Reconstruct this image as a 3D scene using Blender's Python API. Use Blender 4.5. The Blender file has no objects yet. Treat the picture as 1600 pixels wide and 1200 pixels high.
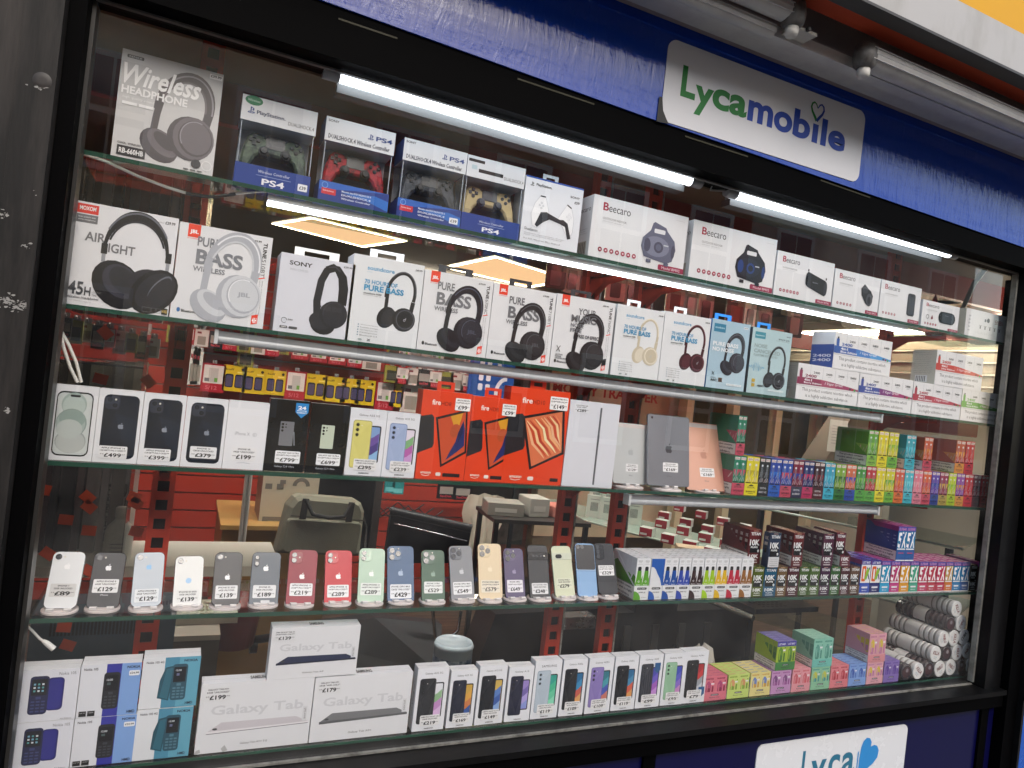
import bpy, math, random
from mathutils import Vector, Matrix
random.seed(7)
SC = bpy.context.scene
COL = SC.collection
# ---------------------------------------------------------------- camera
EYE = Vector((0.0, -1.77, 1.5))
RX = ((0.90341066, 0.10470492, 0.4157957), (-0.4135458, -0.04339068, 0.9094488), (0.11326542, -0.9935563, 0.00410068))
cd = bpy.data.cameras.new('camera')
cam = bpy.data.objects.new('camera', cd)
COL.objects.link(cam)
SC.camera = cam
cd.sensor_width = 36
cd.lens = 36 * 1100 / 1600
cd.clip_start = 0.05
cd.clip_end = 500
_m = Matrix(((RX[0][0], -RX[0][1], -RX[0][2]), (RX[1][0], -RX[1][1], -RX[1][2]), (RX[2][0], -RX[2][1], -RX[2][2])))
cam.matrix_world = Matrix.Translation(EYE) @ _m.to_4x4()
# ---------------------------------------------------------------- world, sun, exposure
W = bpy.data.worlds.new('World')
SC.world = W
W.use_nodes = True
nt = W.node_tree
sky = nt.nodes.new('ShaderNodeTexSky')
sky.sky_type = 'NISHITA'
sky.sun_disc = False
sky.sun_elevation = math.radians(42)
sky.sun_rotation = math.radians(172)
sky.dust_density = 3.0
sky.air_density = 1.4
nt.links.new(sky.outputs[0], nt.nodes['Background'].inputs[0])
nt.nodes['Background'].inputs[1].default_value = 0.105
sl = bpy.data.lights.new('sun', 'SUN')
sl.energy = 0.5
sl.angle = math.radians(28)
sl.color = (1.0, 0.985, 0.96)
sun = bpy.data.objects.new('sun', sl)
COL.objects.link(sun)
_a, _e = math.radians(172), math.radians(42)
_d = Vector((math.sin(_a) * math.cos(_e), math.cos(_a) * math.cos(_e), math.sin(_e)))
sun.rotation_euler = _d.to_track_quat('Z', 'Y').to_euler()
SC.view_settings.view_transform = 'Standard'
SC.view_settings.look = 'None'
SC.view_settings.gamma = 1
SC.view_settings.exposure = 1.4
SC.cycles.max_bounces = 10
SC.cycles.transparent_max_bounces = 24
SC.cycles.glossy_bounces = 4
SC.cycles.diffuse_bounces = 3
SC.cycles.caustics_reflective = False
SC.cycles.caustics_refractive = False
SC.cycles.sample_clamp_indirect = 4
LED = 4.0

# ---------------------------------------------------------------- photograph pixel -> point in the place
def _ray(u, v):
    d = (u - 800, v - 600, 1100)
    return [sum(RX[i][k] * d[k] for k in range(3)) for i in range(3)]
def PL(u, v, y=0.0):
    w = _ray(u, v); t = (1.77 + y) / w[1]
    return Vector((w[0] * t, y, 1.5 + w[2] * t))
def HZ(u, v, z):
    w = _ray(u, v); t = (z - 1.5) / w[2]
    return Vector((w[0] * t, w[1] * t - 1.77, z))
# ---------------------------------------------------------------- materials
def lin(c):
    c = c / 255
    return c / 12.92 if c <= 0.04045 else ((c + 0.055) / 1.055) ** 2.4
def rgb(h):
    h = h.lstrip('#')
    if len(h) == 3: h = ''.join(a * 2 for a in h)
    return tuple(lin(int(h[i:i + 2], 16)) for i in (0, 2, 4))
_MC = {}
def M(col, rough=0.42, metal=0.0, emit=0.0, var=0.06, vs=9.0, bump=0.0, bs=60.0, spec=0.4, coat=0.0, stretch=None, var2=None):
    key = (col, rough, metal, emit, var, vs, bump, bs, spec, coat, stretch, var2)
    if key in _MC: return _MC[key]
    m = bpy.data.materials.new('paint_' + col.strip('#'))
    m.use_nodes = True
    n = m.node_tree.nodes; l = m.node_tree.links
    b = n['Principled BSDF']
    c = rgb(col)
    b.inputs['Base Color'].default_value = (*c, 1)
    b.inputs['Roughness'].default_value = rough
    b.inputs['Metallic'].default_value = metal
    b.inputs['Specular IOR Level'].default_value = spec
    if coat:
        b.inputs['Coat Weight'].default_value = coat
        b.inputs['Coat Roughness'].default_value = 0.08
    if emit:
        b.inputs['Emission Color'].default_value = (*c, 1)
        b.inputs['Emission Strength'].default_value = emit
    if var or bump:
        tc = n.new('ShaderNodeTexCoord')
        src = tc.outputs['Object']
        if stretch:
            mp = n.new('ShaderNodeMapping'); mp.inputs['Scale'].default_value = stretch
            l.new(src, mp.inputs[0]); src = mp.outputs[0]
    if var:
        nz = n.new('ShaderNodeTexNoise'); nz.inputs['Scale'].default_value = vs; nz.inputs['Detail'].default_value = 5
        nz.inputs['Roughness'].default_value = 0.65
        l.new(src, nz.inputs['Vector'])
        mx = n.new('ShaderNodeMix'); mx.data_type = 'RGBA'
        k = var
        mx.inputs[6].default_value = (*[x * (1 - k) for x in c], 1)
        hi = rgb(var2) if var2 else [min(1, x * (1 + k) + 0.01 * k) for x in c]
        mx.inputs[7].default_value = (*hi, 1)
        if var2:
            rp = n.new('ShaderNodeValToRGB'); rp.color_ramp.elements[0].position = 0.45; rp.color_ramp.elements[1].position = 0.68
            l.new(nz.outputs[0], rp.inputs[0]); l.new(rp.outputs[0], mx.inputs[0])
        else:
            l.new(nz.outputs[0], mx.inputs[0])
        l.new(mx.outputs[2], b.inputs['Base Color'])
        mr = n.new('ShaderNodeMapRange'); mr.inputs[3].default_value = max(0.02, rough - 0.08); mr.inputs[4].default_value = min(1, rough + 0.1)
        l.new(nz.outputs[0], mr.inputs[0]); l.new(mr.outputs[0], b.inputs['Roughness'])
    if bump:
        n2 = n.new('ShaderNodeTexNoise'); n2.inputs['Scale'].default_value = bs; n2.inputs['Detail'].default_value = 4
        l.new(src, n2.inputs['Vector'])
        bp = n.new('ShaderNodeBump'); bp.inputs['Strength'].default_value = bump; bp.inputs['Distance'].default_value = 0.004
        l.new(n2.outputs[0], bp.inputs['Height']); l.new(bp.outputs[0], b.inputs['Normal'])
    _MC[key] = m
    return m
def glassmat(name, tint=(1, 1, 1), ior=1.5, rough=0.0, dirt_veil=0.0):
    m = bpy.data.materials.new(name); m.use_nodes = True
    n = m.node_tree.nodes; l = m.node_tree.links
    n.remove(n['Principled BSDF']); out = n['Material Output']
    tr = n.new('ShaderNodeBsdfTransparent'); tr.inputs[0].default_value = (*tint, 1)
    gl = n.new('ShaderNodeBsdfGlossy'); gl.inputs['Roughness'].default_value = rough
    fr = n.new('ShaderNodeFresnel'); fr.inputs[0].default_value = ior
    mx = n.new('ShaderNodeMixShader')
    ge = n.new('ShaderNodeNewGeometry'); iv = n.new('ShaderNodeMath'); iv.operation = 'SUBTRACT'; iv.inputs[0].default_value = 1
    ml = n.new('ShaderNodeMath'); ml.operation = 'MULTIPLY'
    l.new(ge.outputs['Backfacing'], iv.inputs[1]); l.new(fr.outputs[0], ml.inputs[0]); l.new(iv.outputs[0], ml.inputs[1])
    l.new(ml.outputs[0], mx.inputs[0]); l.new(tr.outputs[0], mx.inputs[1]); l.new(gl.outputs[0], mx.inputs[2])
    last = mx
    if dirt_veil:
        df = n.new('ShaderNodeBsdfDiffuse'); df.inputs[0].default_value = (0.6, 0.6, 0.6, 1)
        tc = n.new('ShaderNodeTexCoord'); nz = n.new('ShaderNodeTexNoise'); nz.inputs['Scale'].default_value = 2.2; nz.inputs['Detail'].default_value = 9
        nz.inputs['Roughness'].default_value = 0.7
        l.new(tc.outputs['Object'], nz.inputs['Vector'])
        mr = n.new('ShaderNodeMapRange'); mr.inputs[1].default_value = 0.42; mr.inputs[2].default_value = 0.8; mr.inputs[4].default_value = dirt_veil
        l.new(nz.outputs[0], mr.inputs[0])
        m2 = n.new('ShaderNodeMixShader'); l.new(mr.outputs[0], m2.inputs[0]); l.new(mx.outputs[0], m2.inputs[1]); l.new(df.outputs[0], m2.inputs[2])
        last = m2
    l.new(last.outputs[0], out.inputs[0])
    return m
G_PANE = glassmat('window_pane_glass', ior=1.9, dirt_veil=0.03)  # pale dirt patches, raised so their colour also imitates a reflection veil
G_SHELF = glassmat('shelf_glass', tint=(0.86, 0.93, 0.9), ior=1.5)
G_CLEAR = glassmat('clear_plastic', tint=(0.93, 0.94, 0.95), ior=1.45, rough=0.04)
G_ACR = glassmat('clear_acrylic', tint=(0.85, 0.83, 0.82), ior=1.45, rough=0.05, dirt_veil=0.12)
G_EDGE = M('#244a3b', rough=0.15, var=0.4, vs=5, spec=0.8)
WH = '#e4e6e9'
WHITE = M(WH, rough=0.38)
# ---------------------------------------------------------------- text cache
_TC = {}
def textmesh(s, style):
    k = (s, style)
    if k in _TC: return _TC[k]
    cu = bpy.data.curves.new('lettering', 'FONT'); cu.body = s
    cu.resolution_u = 6 if len(s) == 1 else 3 if len(s) < 7 else 2 if len(s) < 16 else 1
    if 'b' in style: cu.offset = 0.022
    if 'x' in style: cu.offset = 0.034
    if 'i' in style: cu.shear = 0.3
    if 'n' in style: cu.space_character = 0.9
    ob = bpy.data.objects.new('lettering', cu)
    me = bpy.data.meshes.new_from_object(ob)
    vs = [(v.co.x, v.co.y) for v in me.vertices]; fs = [tuple(p.vertices) for p in me.polygons]
    bpy.data.objects.remove(ob); bpy.data.curves.remove(cu); bpy.data.meshes.remove(me)
    if not vs: vs = [(0, 0), (1, 0), (1, 1)]; fs = []
    x0 = min(v[0] for v in vs); x1 = max(v[0] for v in vs); y0 = min(v[1] for v in vs); y1 = max(v[1] for v in vs)
    w = max(1e-6, x1 - x0); h = max(1e-6, y1 - y0)
    r = ([((v[0] - x0) / w, (v[1] - y0) / h) for v in vs], fs, w / h)
    _TC[k] = r
    return r
# ---------------------------------------------------------------- mesh builder
class MB:
    def __init__(s): s.v = []; s.f = []; s.fm = []; s.m = []; s.sm = []
    def mi(s, m):
        if isinstance(m, str): m = M(m)
        if m not in s.m: s.m.append(m)
        return s.m.index(m)
    def add(s, vs, fs, m, smooth=False):
        o = len(s.v); i = s.mi(m)
        s.v += [tuple(p) for p in vs]
        for f in fs: s.f.append(tuple(a + o for a in f)); s.fm.append(i); s.sm.append(smooth)
        return s
    def poly(s, pts, m): return s.add(pts, [tuple(range(len(pts)))], m)
    def box(s, x0, x1, y0, y1, z0, z1, m, top=None, bottom=None, front=None, left=None, right=None, back=None):
        vs = [(x0, y0, z0), (x1, y0, z0), (x1, y1, z0), (x0, y1, z0), (x0, y0, z1), (x1, y0, z1), (x1, y1, z1), (x0, y1, z1)]
        for f, k in (((0, 3, 2, 1), bottom), ((4, 5, 6, 7), top), ((0, 1, 5, 4), front), ((1, 2, 6, 5), right), ((2, 3, 7, 6), back), ((3, 0, 4, 7), left)):
            s.add(vs, [f], k or m) if (k or m) else None
        return s
    def tube(s, pts, r, m, seg=10, cap=True, smooth=True):
        pts = [Vector(p) for p in pts]; rings = []; n = len(pts)
        up = Vector((0, 0, 1))
        for i, p in enumerate(pts):
            d = (pts[min(n - 1, i + 1)] - pts[max(0, i - 1)]).normalized()
            a = d.cross(up)
            if a.length < 0.05: a = d.cross(Vector((1, 0, 0)))
            a.normalize(); b = a.cross(d)
            rr = r[i] if isinstance(r, (list, tuple)) else r
            rings.append([p + a * rr * math.cos(2 * math.pi * k / seg) + b * rr * math.sin(2 * math.pi * k / seg) for k in range(seg)])
        vs = [q for rg in rings for q in rg]; fs = []
        for i in range(n - 1):
            for k in range(seg):
                a, b = i * seg + k, i * seg + (k + 1) % seg
                fs.append((a, b, b + seg, a + seg))
        s.add(vs, fs, m, smooth)
        if cap:
            s.add(rings[0], [tuple(range(seg))[::-1]], m); s.add(rings[-1], [tuple(range(seg))], m)
        return s
    def prism(s, pts, y0, y1, m, back=None, side=None, bev=0.0):
        """outline pts (x,z) extruded along y (y0 is the front)"""
        n = len(pts)
        if bev:
            cx = sum(p[0] for p in pts) / n; cz = sum(p[1] for p in pts) / n
            def ins(k):
                out = []
                for i in range(n):
                    a = Vector(pts[i - 1]); b = Vector(pts[i]); c = Vector(pts[(i + 1) % n])
                    d = (b - a).normalized() + (c - b).normalized()
                    if d.length < 1e-6: out.append(tuple(b)); continue
                    d.normalize(); nn = Vector((-d.y, d.x))
                    out.append(tuple(b + nn * k))
                return out
            area = sum(pts[i][0] * pts[(i + 1) % n][1] - pts[(i + 1) % n][0] * pts[i][1] for i in range(n))
            q = ins(bev if area > 0 else -bev)
            vs = [(p[0], y0, p[1]) for p in q] + [(p[0], y0 + bev, p[1]) for p in pts] + [(p[0], y1 - bev, p[1]) for p in pts] + [(p[0], y1, p[1]) for p in q]
        else:
            vs = [(p[0], y0, p[1]) for p in pts] + [(p[0], y1, p[1]) for p in pts]
        k = len(vs) // n
        s.add(vs, [tuple(range(n))], m)
        s.add(vs, [tuple(range((k - 1) * n, k * n))[::-1]], back or m)
        fs = []
        for r_ in range(k - 1):
            for i in range(n):
                j = (i + 1) % n
                fs.append((r_ * n + i, (r_ + 1) * n + i, (r_ + 1) * n + j, r_ * n + j))
        s.add(vs, fs, side or m)
        return s
    def lathe(s, prof, m, c=(0, 0, 0), seg=24, smooth=True):
        vs = []; fs = []
        for r, z in prof:
            for k in range(seg): vs.append((c[0] + r * math.cos(2 * math.pi * k / seg), c[1] + r * math.sin(2 * math.pi * k / seg), c[2] + z))
        for i in range(len(prof) - 1):
            for k in range(seg):
                a, b = i * seg + k, i * seg + (k + 1) % seg
                fs.append((a, b, b + seg, a + seg))
        return s.add(vs, fs, m, smooth)
    def xf(s, mat):
        s.v = [tuple(mat @ Vector(p)) for p in s.v]; return s
    def mesh(s, name):
        me = bpy.data.meshes.new(name)
        me.from_pydata(s.v, [], s.f)
        for m in s.m: me.materials.append(m)
        me.polygons.foreach_set('material_index', s.fm)
        me.polygons.foreach_set('use_smooth', s.sm)
        me.update()
        return me
    def build(s, name, parent=None, loc=(0, 0, 0), rot=(0, 0, 0), label=None, cat=None, group=None, kind=None):
        o = bpy.data.objects.new(name, s.mesh(name))
        COL.objects.link(o)
        o.location = loc; o.rotation_euler = rot
        if parent: o.parent = parent
        return tag(o, label, cat, group, kind)
_LB = {}
def tag(o, label=None, cat=None, group=None, kind=None):
    if label:
        n = len(label.split())
        if n < 4 or n > 16: print('LABEL LEN', n, label)
        if cat:
            if label in _LB: print('DUP LABEL', label)
            _LB[label] = 1
        o['label'] = label
    if cat: o['category'] = cat
    if group: o['group'] = group
    if kind: o['kind'] = kind
    return o
def empty(name, loc, label, cat, group=None, rot=(0, 0, 0)):
    o = bpy.data.objects.new(name, None); COL.objects.link(o); o.location = loc; o.rotation_euler = rot
    o.empty_display_size = 0.05
    return tag(o, label, cat, group)
def rrect(x0, x1, z0, z1, r, n=4):
    r = min(r, (x1 - x0) / 2 - 1e-6, (z1 - z0) / 2 - 1e-6); p = []
    for cx, cz, a0 in ((x1 - r, z0 + r, -90), (x1 - r, z1 - r, 0), (x0 + r, z1 - r, 90), (x0 + r, z0 + r, 180)):
        for k in range(n + 1):
            a = math.radians(a0 + 90 * k / n); p.append((cx + r * math.cos(a), cz + r * math.sin(a)))
    return p
# ---------------------------------------------------------------- printing on a face
APPLE = [(.5, .74), (.62, .78), (.76, .8), (.88, .74), (.96, .64), (.86, .54), (.84, .42), (.9, .3), (1, .24), (.93, .1), (.82, -.04), (.7, -.08), (.6, -.04), (.5, -.02), (.4, -.04), (.3, -.08), (.18, -.02), (.06, .16), (0, .38), (.02, .56), (.1, .7), (.22, .78), (.36, .78)]
LEAF = [(.5, .84), (.52, .98), (.6, 1.08), (.72, 1.12), (.7, .98), (.62, .88)]
class F:
    """draws in fractions of a face: origin o, width vector U, height vector V, outward normal N"""
    def __init__(s, mb, o, U, V):
        s.mb = mb; s.o = Vector(o); s.U = Vector(U); s.V = Vector(V); s.N = s.U.cross(s.V).normalized(); s.k = 1; s.w = s.U.length; s.h = s.V.length
        s.st = 0.00006; s.rough = 0.35
    def mt(s, c): return M(c, rough=s.rough, var=0.05) if isinstance(c, str) else c
    def q(s, x, y): return s.o + s.U * x + s.V * y + s.N * (s.st * s.k)
    def p(s, pts, c): s.mb.poly([s.q(*a) for a in pts], s.mt(c)); s.k += 1; return s
    def r(s, x, y, w, h, c, rad=0):
        if rad:
            a = s.w / s.h
            pts = [(px, y + (py - y)) for px, py in [(u, v) for u, v in rrect(x, x + w, y / a, (y + h) / a, rad, 3)]]
            pts = [(px, py * a) for px, py in pts]
            return s.p(pts, c)
        return s.p([(x, y), (x + w, y), (x + w, y + h), (x, y + h)], c)
    def c(s, x, y, r, c, ry=None, rot=0, n=20, a0=0, a1=360):
        a = s.w / s.h; ry = r if ry is None else ry; R = math.radians(rot); pts = []
        full = (a1 - a0) == 360
        for k in range(n + (0 if full else 1)):
            t = math.radians(a0 + (a1 - a0) * k / n); px, py = r * math.cos(t), ry * math.sin(t)
            pts.append((x + px * math.cos(R) - py * math.sin(R), y + (px * math.sin(R) + py * math.cos(R)) * a))
        return s.p(pts, c)
    def ln(s, pts, wd, c, closed=False):
        """thick line, width wd in fractions of face width (may be a list)"""
        a = s.w / s.h; P = [Vector((x, y / a)) for x, y in pts]; n = len(P); L = []; R = []
        for i in range(n):
            A = P[i - 1] if (i or closed) else P[i]; B = P[(i + 1) % n] if (i < n - 1 or closed) else P[i]
            d = (B - A); d.normalize(); nn = Vector((-d.y, d.x)); w = (wd[i] if isinstance(wd, (list, tuple)) else wd) / 2
            L.append(P[i] + nn * w); R.append(P[i] - nn * w)
        vs = [s.q(p.x, p.y * a) for p in L + R]; fs = []
        for i in range(n if closed else n - 1):
            j = (i + 1) % n; fs.append((i, n + i, n + j, j))
        s.mb.add(vs, fs, s.mt(c)); s.k += 1; return s
    def arc(s, x, y, rx, ry, a0, a1, wd, c, rot=0, n=18):
        a = s.w / s.h; R = math.radians(rot); pts = []
        for k in range(n + 1):
            t = math.radians(a0 + (a1 - a0) * k / n); px, py = rx * math.cos(t), ry * math.sin(t)
            pts.append((x + px * math.cos(R) - py * math.sin(R), y + (px * math.sin(R) + py * math.cos(R)) * a))
        return s.ln(pts, wd, c)
    def t(s, txt, x, y, w, h, c, st='', al='l', vert=0):
        """text fitted to w x h (w None: natural width)"""
        vs, fs, ar = textmesh(txt, st)
        if w is None: w = h * s.h * ar / s.w * (0.8 if 'c' in st else 1)
        if al == 'c': x -= w / 2
        if al == 'r': x -= w
        if vert == 1:   # reads downward
            s.mb.add([s.q(x + b * w, y + (1 - a) * h) for a, b in vs], fs, s.mt(c))
        elif vert == 2:  # reads upward
            s.mb.add([s.q(x + (1 - b) * w, y + a * h) for a, b in vs], fs, s.mt(c))
        else:
            s.mb.add([s.q(x + a * w, y + b * h) for a, b in vs], fs, s.mt(c))
        s.k += 1; return s
    def apple(s, x, y, sz, c):
        a = s.w / s.h
        s.p([(x + (px - .5) * sz, y + (py - .4) * sz * a) for px, py in APPLE], c); s.k -= 1
        return s.p([(x + (px - .5) * sz, y + (py - .4) * sz * a) for px, py in LEAF], c)
def front(mb, x0, x1, z0, z1, y=0.0): return F(mb, (x0, y, z0), (x1 - x0, 0, 0), (0, 0, z1 - z0))
def leftf(mb, x, y0, y1, z0, z1): return F(mb, (x, y1, z0), (0, y0 - y1, 0), (0, 0, z1 - z0))
def topf(mb, x0, x1, y0, y1, z): return F(mb, (x0, y0, z), (x1 - x0, 0, 0), (0, y1 - y0, 0))
def fine(f, x, y, w, n, h, c='#777', gap=1.8):
    """rows of tiny print"""
    for i in range(n):
        f.t(random.choice(['compatible with all devices', 'up to 40 hours playtime', 'foldable lightweight design', 'fast charging included', 'voice assistant support']), x, y - i * h * gap, w * random.uniform(.75, 1), h, c)
def sticker(parent, F0, x, y, w, h, lines, price, big='x', bg='#eceded', stars=True, name='price_sticker', rot=0):
    """a paper price label stuck on a face; its own mesh"""
    mb = MB(); U = F0.U * w; V = F0.V * h
    o = F0.o + F0.U * x + F0.V * y + F0.N * (F0.st * F0.k + 0.0004)
    th = 0.0003
    f = F(mb, o, U, V); f.st = 0.00005
    f.rough = 0.6
    f.r(0, 0, 1, 1, bg, rad=0.05)
    n = len(lines); top = 0.9; lh = 0.13 if n > 1 else 0.16
    for i, L in enumerate(lines):
        f.t(L, .5, top - lh - i * (lh + .07), min(.9, .055 * len(L)), lh, '#26262a', 'b', 'c')
    f.t(price, .5, .1, .62 if not stars else .6, .32, '#121214', big, 'c')
    if stars:
        for sx in (.09, .16, .84, .91): f.t('*', sx, .24, .06, .14, '#222', 'x', 'c')
    return mb.build(name, parent)
# ---------------------------------------------------------------- shelves and rows
ZS = [1.902, 1.570, 1.232, 0.892, 0.553]       # top of each shelf, from the top one down
BLK = '#17181b'
def hp(f, x, y, s, style, D='#1d1e22', Md='#33353b', L='#55585f', logo=None):
    """a printed picture of headphones, centre x,y, size s (fraction of face width)"""
    a = f.w / f.h
    X = lambda u: x + u * s
    Y = lambda v: y + v * s * a
    if style == 'over':      # three-quarter view, near cup right, far cup lower left
        f.arc(X(.02), Y(.22), .44 * s, .66 * s, -12, 196, [.10 * s + .1 * s * math.sin(math.pi * k / 22) for k in range(23)], D, rot=-14, n=22)
        f.arc(X(.03), Y(.22), .47 * s, .69 * s, 0, 150, .03 * s, L, rot=-14)
        f.arc(X(.0), Y(.2), .38 * s, .58 * s, 0, 170, .035 * s, Md, rot=-14)
        f.ln([(X(-.38), Y(.3)), (X(-.42), Y(.05)), (X(-.45), Y(-.3))], .12 * s, D)
        f.c(X(-.33), Y(-.52), .36 * s, D, .27 * s, rot=-38)
        f.c(X(-.27), Y(-.46), .31 * s, Md, .19 * s, rot=-38)
        f.c(X(-.25), Y(-.42), .22 * s, D, .11 * s, rot=-38)
        f.ln([(X(.46), Y(.25)), (X(.42), Y(-.05)), (X(.3), Y(-.2))], [.15 * s, .13 * s, .1 * s], D)
        f.c(X(.18), Y(-.27), .4 * s, D, .42 * s, rot=10)
        f.c(X(.24), Y(-.25), .36 * s, Md, .4 * s, rot=10)
        f.c(X(.27), Y(-.25), .3 * s, D, .34 * s, rot=10)
        f.c(X(.28), Y(-.24), .27 * s, Md, .31 * s, rot=10)
        f.arc(X(.28), Y(-.24), .27 * s, .31 * s, 60, 200, .02 * s, L, rot=10)
        if logo: f.t(logo, X(.16), Y(-.32), .26 * s, .13 * s * a, L, 'b')
    elif style == 'front':    # both cups towards the viewer, wide band
        f.arc(X(.02), Y(.12), .46 * s, .62 * s, 4, 176, [.05 * s + .12 * s * math.sin(math.pi * k / 22) ** 2 for k in range(23)], D, n=22)
        f.arc(X(.02), Y(.13), .49 * s, .66 * s, 30, 150, .03 * s, L)
        f.arc(X(.02), Y(.1), .42 * s, .55 * s, 20, 160, .03 * s, Md)
        for sx in (-.44, .5): f.ln([(X(sx), Y(.2)), (X(sx), Y(-.08))], .055 * s, '#9a9da2'); f.ln([(X(sx), Y(.22)), (X(sx), Y(.05))], .09 * s, D)
        f.c(X(-.2), Y(-.42), .42 * s, D, .34 * s, rot=-50)
        f.c(X(-.16), Y(-.36), .3 * s, '#3a3a44', .24 * s, rot=-50)
        f.c(X(-.13), Y(-.33), .24 * s, Md, .17 * s, rot=-50)
        f.c(X(.2), Y(-.3), .26 * s, '#2b2b33', .2 * s, rot=20)
        f.c(X(.34), Y(-.45), .42 * s, D, .31 * s, rot=52)
        f.c(X(.36), Y(-.44), .36 * s, Md, .24 * s, rot=52)
        f.c(X(.42), Y(-.38), .26 * s, L, .1 * s, rot=56)
        f.c(X(.42), Y(-.41), .26 * s, Md, .1 * s, rot=56)
    else:    # slim on-ear: tall band, small round cups
        f.arc(X(.0), Y(.25), .4 * s, .62 * s, -8, 196, .095 * s, D, rot=-8, n=22)
        f.arc(X(.0), Y(.25), .43 * s, .65 * s, 10, 140, .025 * s, L, rot=-8)
        f.ln([(X(-.37), Y(.3)), (X(-.38), Y(-.2))], .1 * s, D)
        f.c(X(-.34), Y(-.42), .25 * s, D, .31 * s, rot=-25)
        f.c(X(-.27), Y(-.42), .2 * s, Md, .26 * s, rot=-25)
        f.ln([(X(.38), Y(.1)), (X(.34), Y(-.2))], .12 * s, D)
        f.c(X(.16), Y(-.42), .33 * s, D, .33 * s)
        f.c(X(.2), Y(-.41), .29 * s, Md, .3 * s)
        f.c(X(.2), Y(-.41), .25 * s, D, .26 * s)
        f.arc(X(.2), Y(-.41), .25 * s, .26 * s, 0, 360, .02 * s, L)
        f.t('d', X(.15), Y(-.46), .08 * s, .1 * s * a, '#b9bbc0', 'i')
def carton(mb, w, d, h, m=None, lean=0, topm=None, sidem=None):
    m = m or WHITE
    mb.box(-w / 2, w / 2, 0, d, 0, h, m, top=topm, left=sidem)
    e = 0.0006
    # lid flap seams and softened edges
    ed = M('#c9cbce', var=0)
    mb.box(-w / 2 + e, w / 2 - e, d * .5 - .0004, d * .5 + .0004, h, h + .0003, ed)
    return mb
def prod(px, row, art, name, label, cat, d=0.07, y0=0.012, m=None, lean=0, base=None, group=None, rot=0, side=None, top=None, tab=None, topm=None, h=None):
    """px = front top-left u,v and top-right u,v in the photograph; stands on shelf `row` (or at height base)"""
    a = PL(px[0], px[1], y0); b = PL(px[2], px[3], y0)
    z = ZS[row] if base is None else base
    w = b.x - a.x; hh = h or ((a.z + b.z) / 2 - z)
    mb = MB(); carton(mb, w - .0012, d, hh, m, topm=topm)
    f = front(mb, -w / 2, w / 2, 0, hh)
    if side:
        side(leftf(mb, -w / 2 + .0006, 0, d, 0, hh))
    if top: top(topf(mb, -w / 2, w / 2, 0, d, hh + .0004))
    if callable(art): kids = art(f)
    root = mb.build(name, None, ((a.x + b.x) / 2, y0, z), (math.radians(-lean), 0, math.radians(rot)), label, cat, group)
    for k in (f.mb_kids if hasattr(f, 'mb_kids') else []): k.parent = root
    if tab:
        c, tw = tab; t = MB(); zz = hh
        mm = M(c, rough=.4)
        t.box(-tw / 2, tw / 2, d * .5 - .0006, d * .5 + .0006, zz, zz + .007, mm)
        t.box(-tw / 2, -tw * .28, d * .5 - .0006, d * .5 + .0006, zz + .007, zz + .018, mm)
        t.box(tw * .28, tw / 2, d * .5 - .0006, d * .5 + .0006, zz + .007, zz + .018, mm)
        t.box(-tw / 2, tw / 2, d * .5 - .0006, d * .5 + .0006, zz + .018, zz + .026, mm)
        t.build('hang_tab', root)
    return root
def kid(f, o):
    if not hasattr(f, 'mb_kids'): f.mb_kids = []
    f.mb_kids.append(o)
# ---------------------------------------------------------------- top shelf: headphone box, controllers, speakers
def art_rb(f):
    f.r(0, 0, 1, 1, '#d2d2d2'); f.r(0, .3, 1, .7, '#cbcbcb'); f.r(0, .6, 1, .4, '#c4c4c5')
    f.r(.05, .93, .16, .03, '#555', rad=.01); f.t('REMAX', .07, .937, .12, .016, '#ddd')
    hp(f, .63, .45, .58, 'over', '#5b575a', '#757074', '#98949a')
    f.t('Wireless', .03, .69, .76, .19, '#ffffff', 'bi')
    f.t('HEADPHONE', .03, .6, .64, .075, '#f4f4f4', 'x')
    f.t('high quality sound', .05, .55, .3, .03, '#eee'); f.r(.05, .5, .14, .028, '#f0f0f0'); f.r(.21, .5, .14, .028, '#f0f0f0')
    f.t('COOL  WIRELESS', .05, .135, .22, .018, '#333', 'b')
    f.r(.05, .03, .27, .09, '#3c3a3c'); f.t('RB-660HB', .07, .05, .23, .05, '#f2f2f2', 'b')
    f.c(.82, .09, .05, '#46464a'); f.arc(.93, .09, .05, .05, 0, 360, .006, '#eee')
    f.r(.86, .93, .13, .045, '#f4f4f4'); f.t('£39.99', .87, .945, .11, .025, '#222', 'b')
    for i in range(3): f.r(.7 + i * .07, .02, .05, .012, '#777')
prod((192, 75, 350, 117), 0, art_rb, 'headphone_box', 'large grey headphone box with white script title, leftmost on the top shelf', 'headphone box', d=.09, m=M('#cfcfcf'))
def ps_mark(f, x, y, s, c):
    a = f.w / f.h
    f.r(x + .4 * s, y, .16 * s, 1 * s * a, c); f.p([(x + .5 * s, y + 1 * s * a), (x + .95 * s, y + .8 * s * a), (x + .9 * s, y + .45 * s * a), (x + .6 * s, y + .5 * s * a), (x + .72 * s, y + .62 * s * a), (x + .74 * s, y + .75 * s * a), (x + .56 * s, y + .86 * s * a)], c)
    f.p([(x, y + .15 * s * a), (x + .35 * s, y + .35 * s * a), (x + .35 * s, y + .22 * s * a), (x + .2 * s, y + .14 * s * a), (x + .35 * s, y + .1 * s * a), (x + .35 * s, y), (x + .1 * s, y + .03 * s * a)], c)
    f.p([(x + .6 * s, y + .35 * s * a), (x + 1.1 * s, y + .22 * s * a), (x + 1.0 * s, y + .08 * s * a), (x + .6 * s, y - .02 * s * a), (x + .6 * s, y + .1 * s * a), (x + .9 * s, y + .17 * s * a), (x + .6 * s, y + .24 * s * a)], c)
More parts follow.
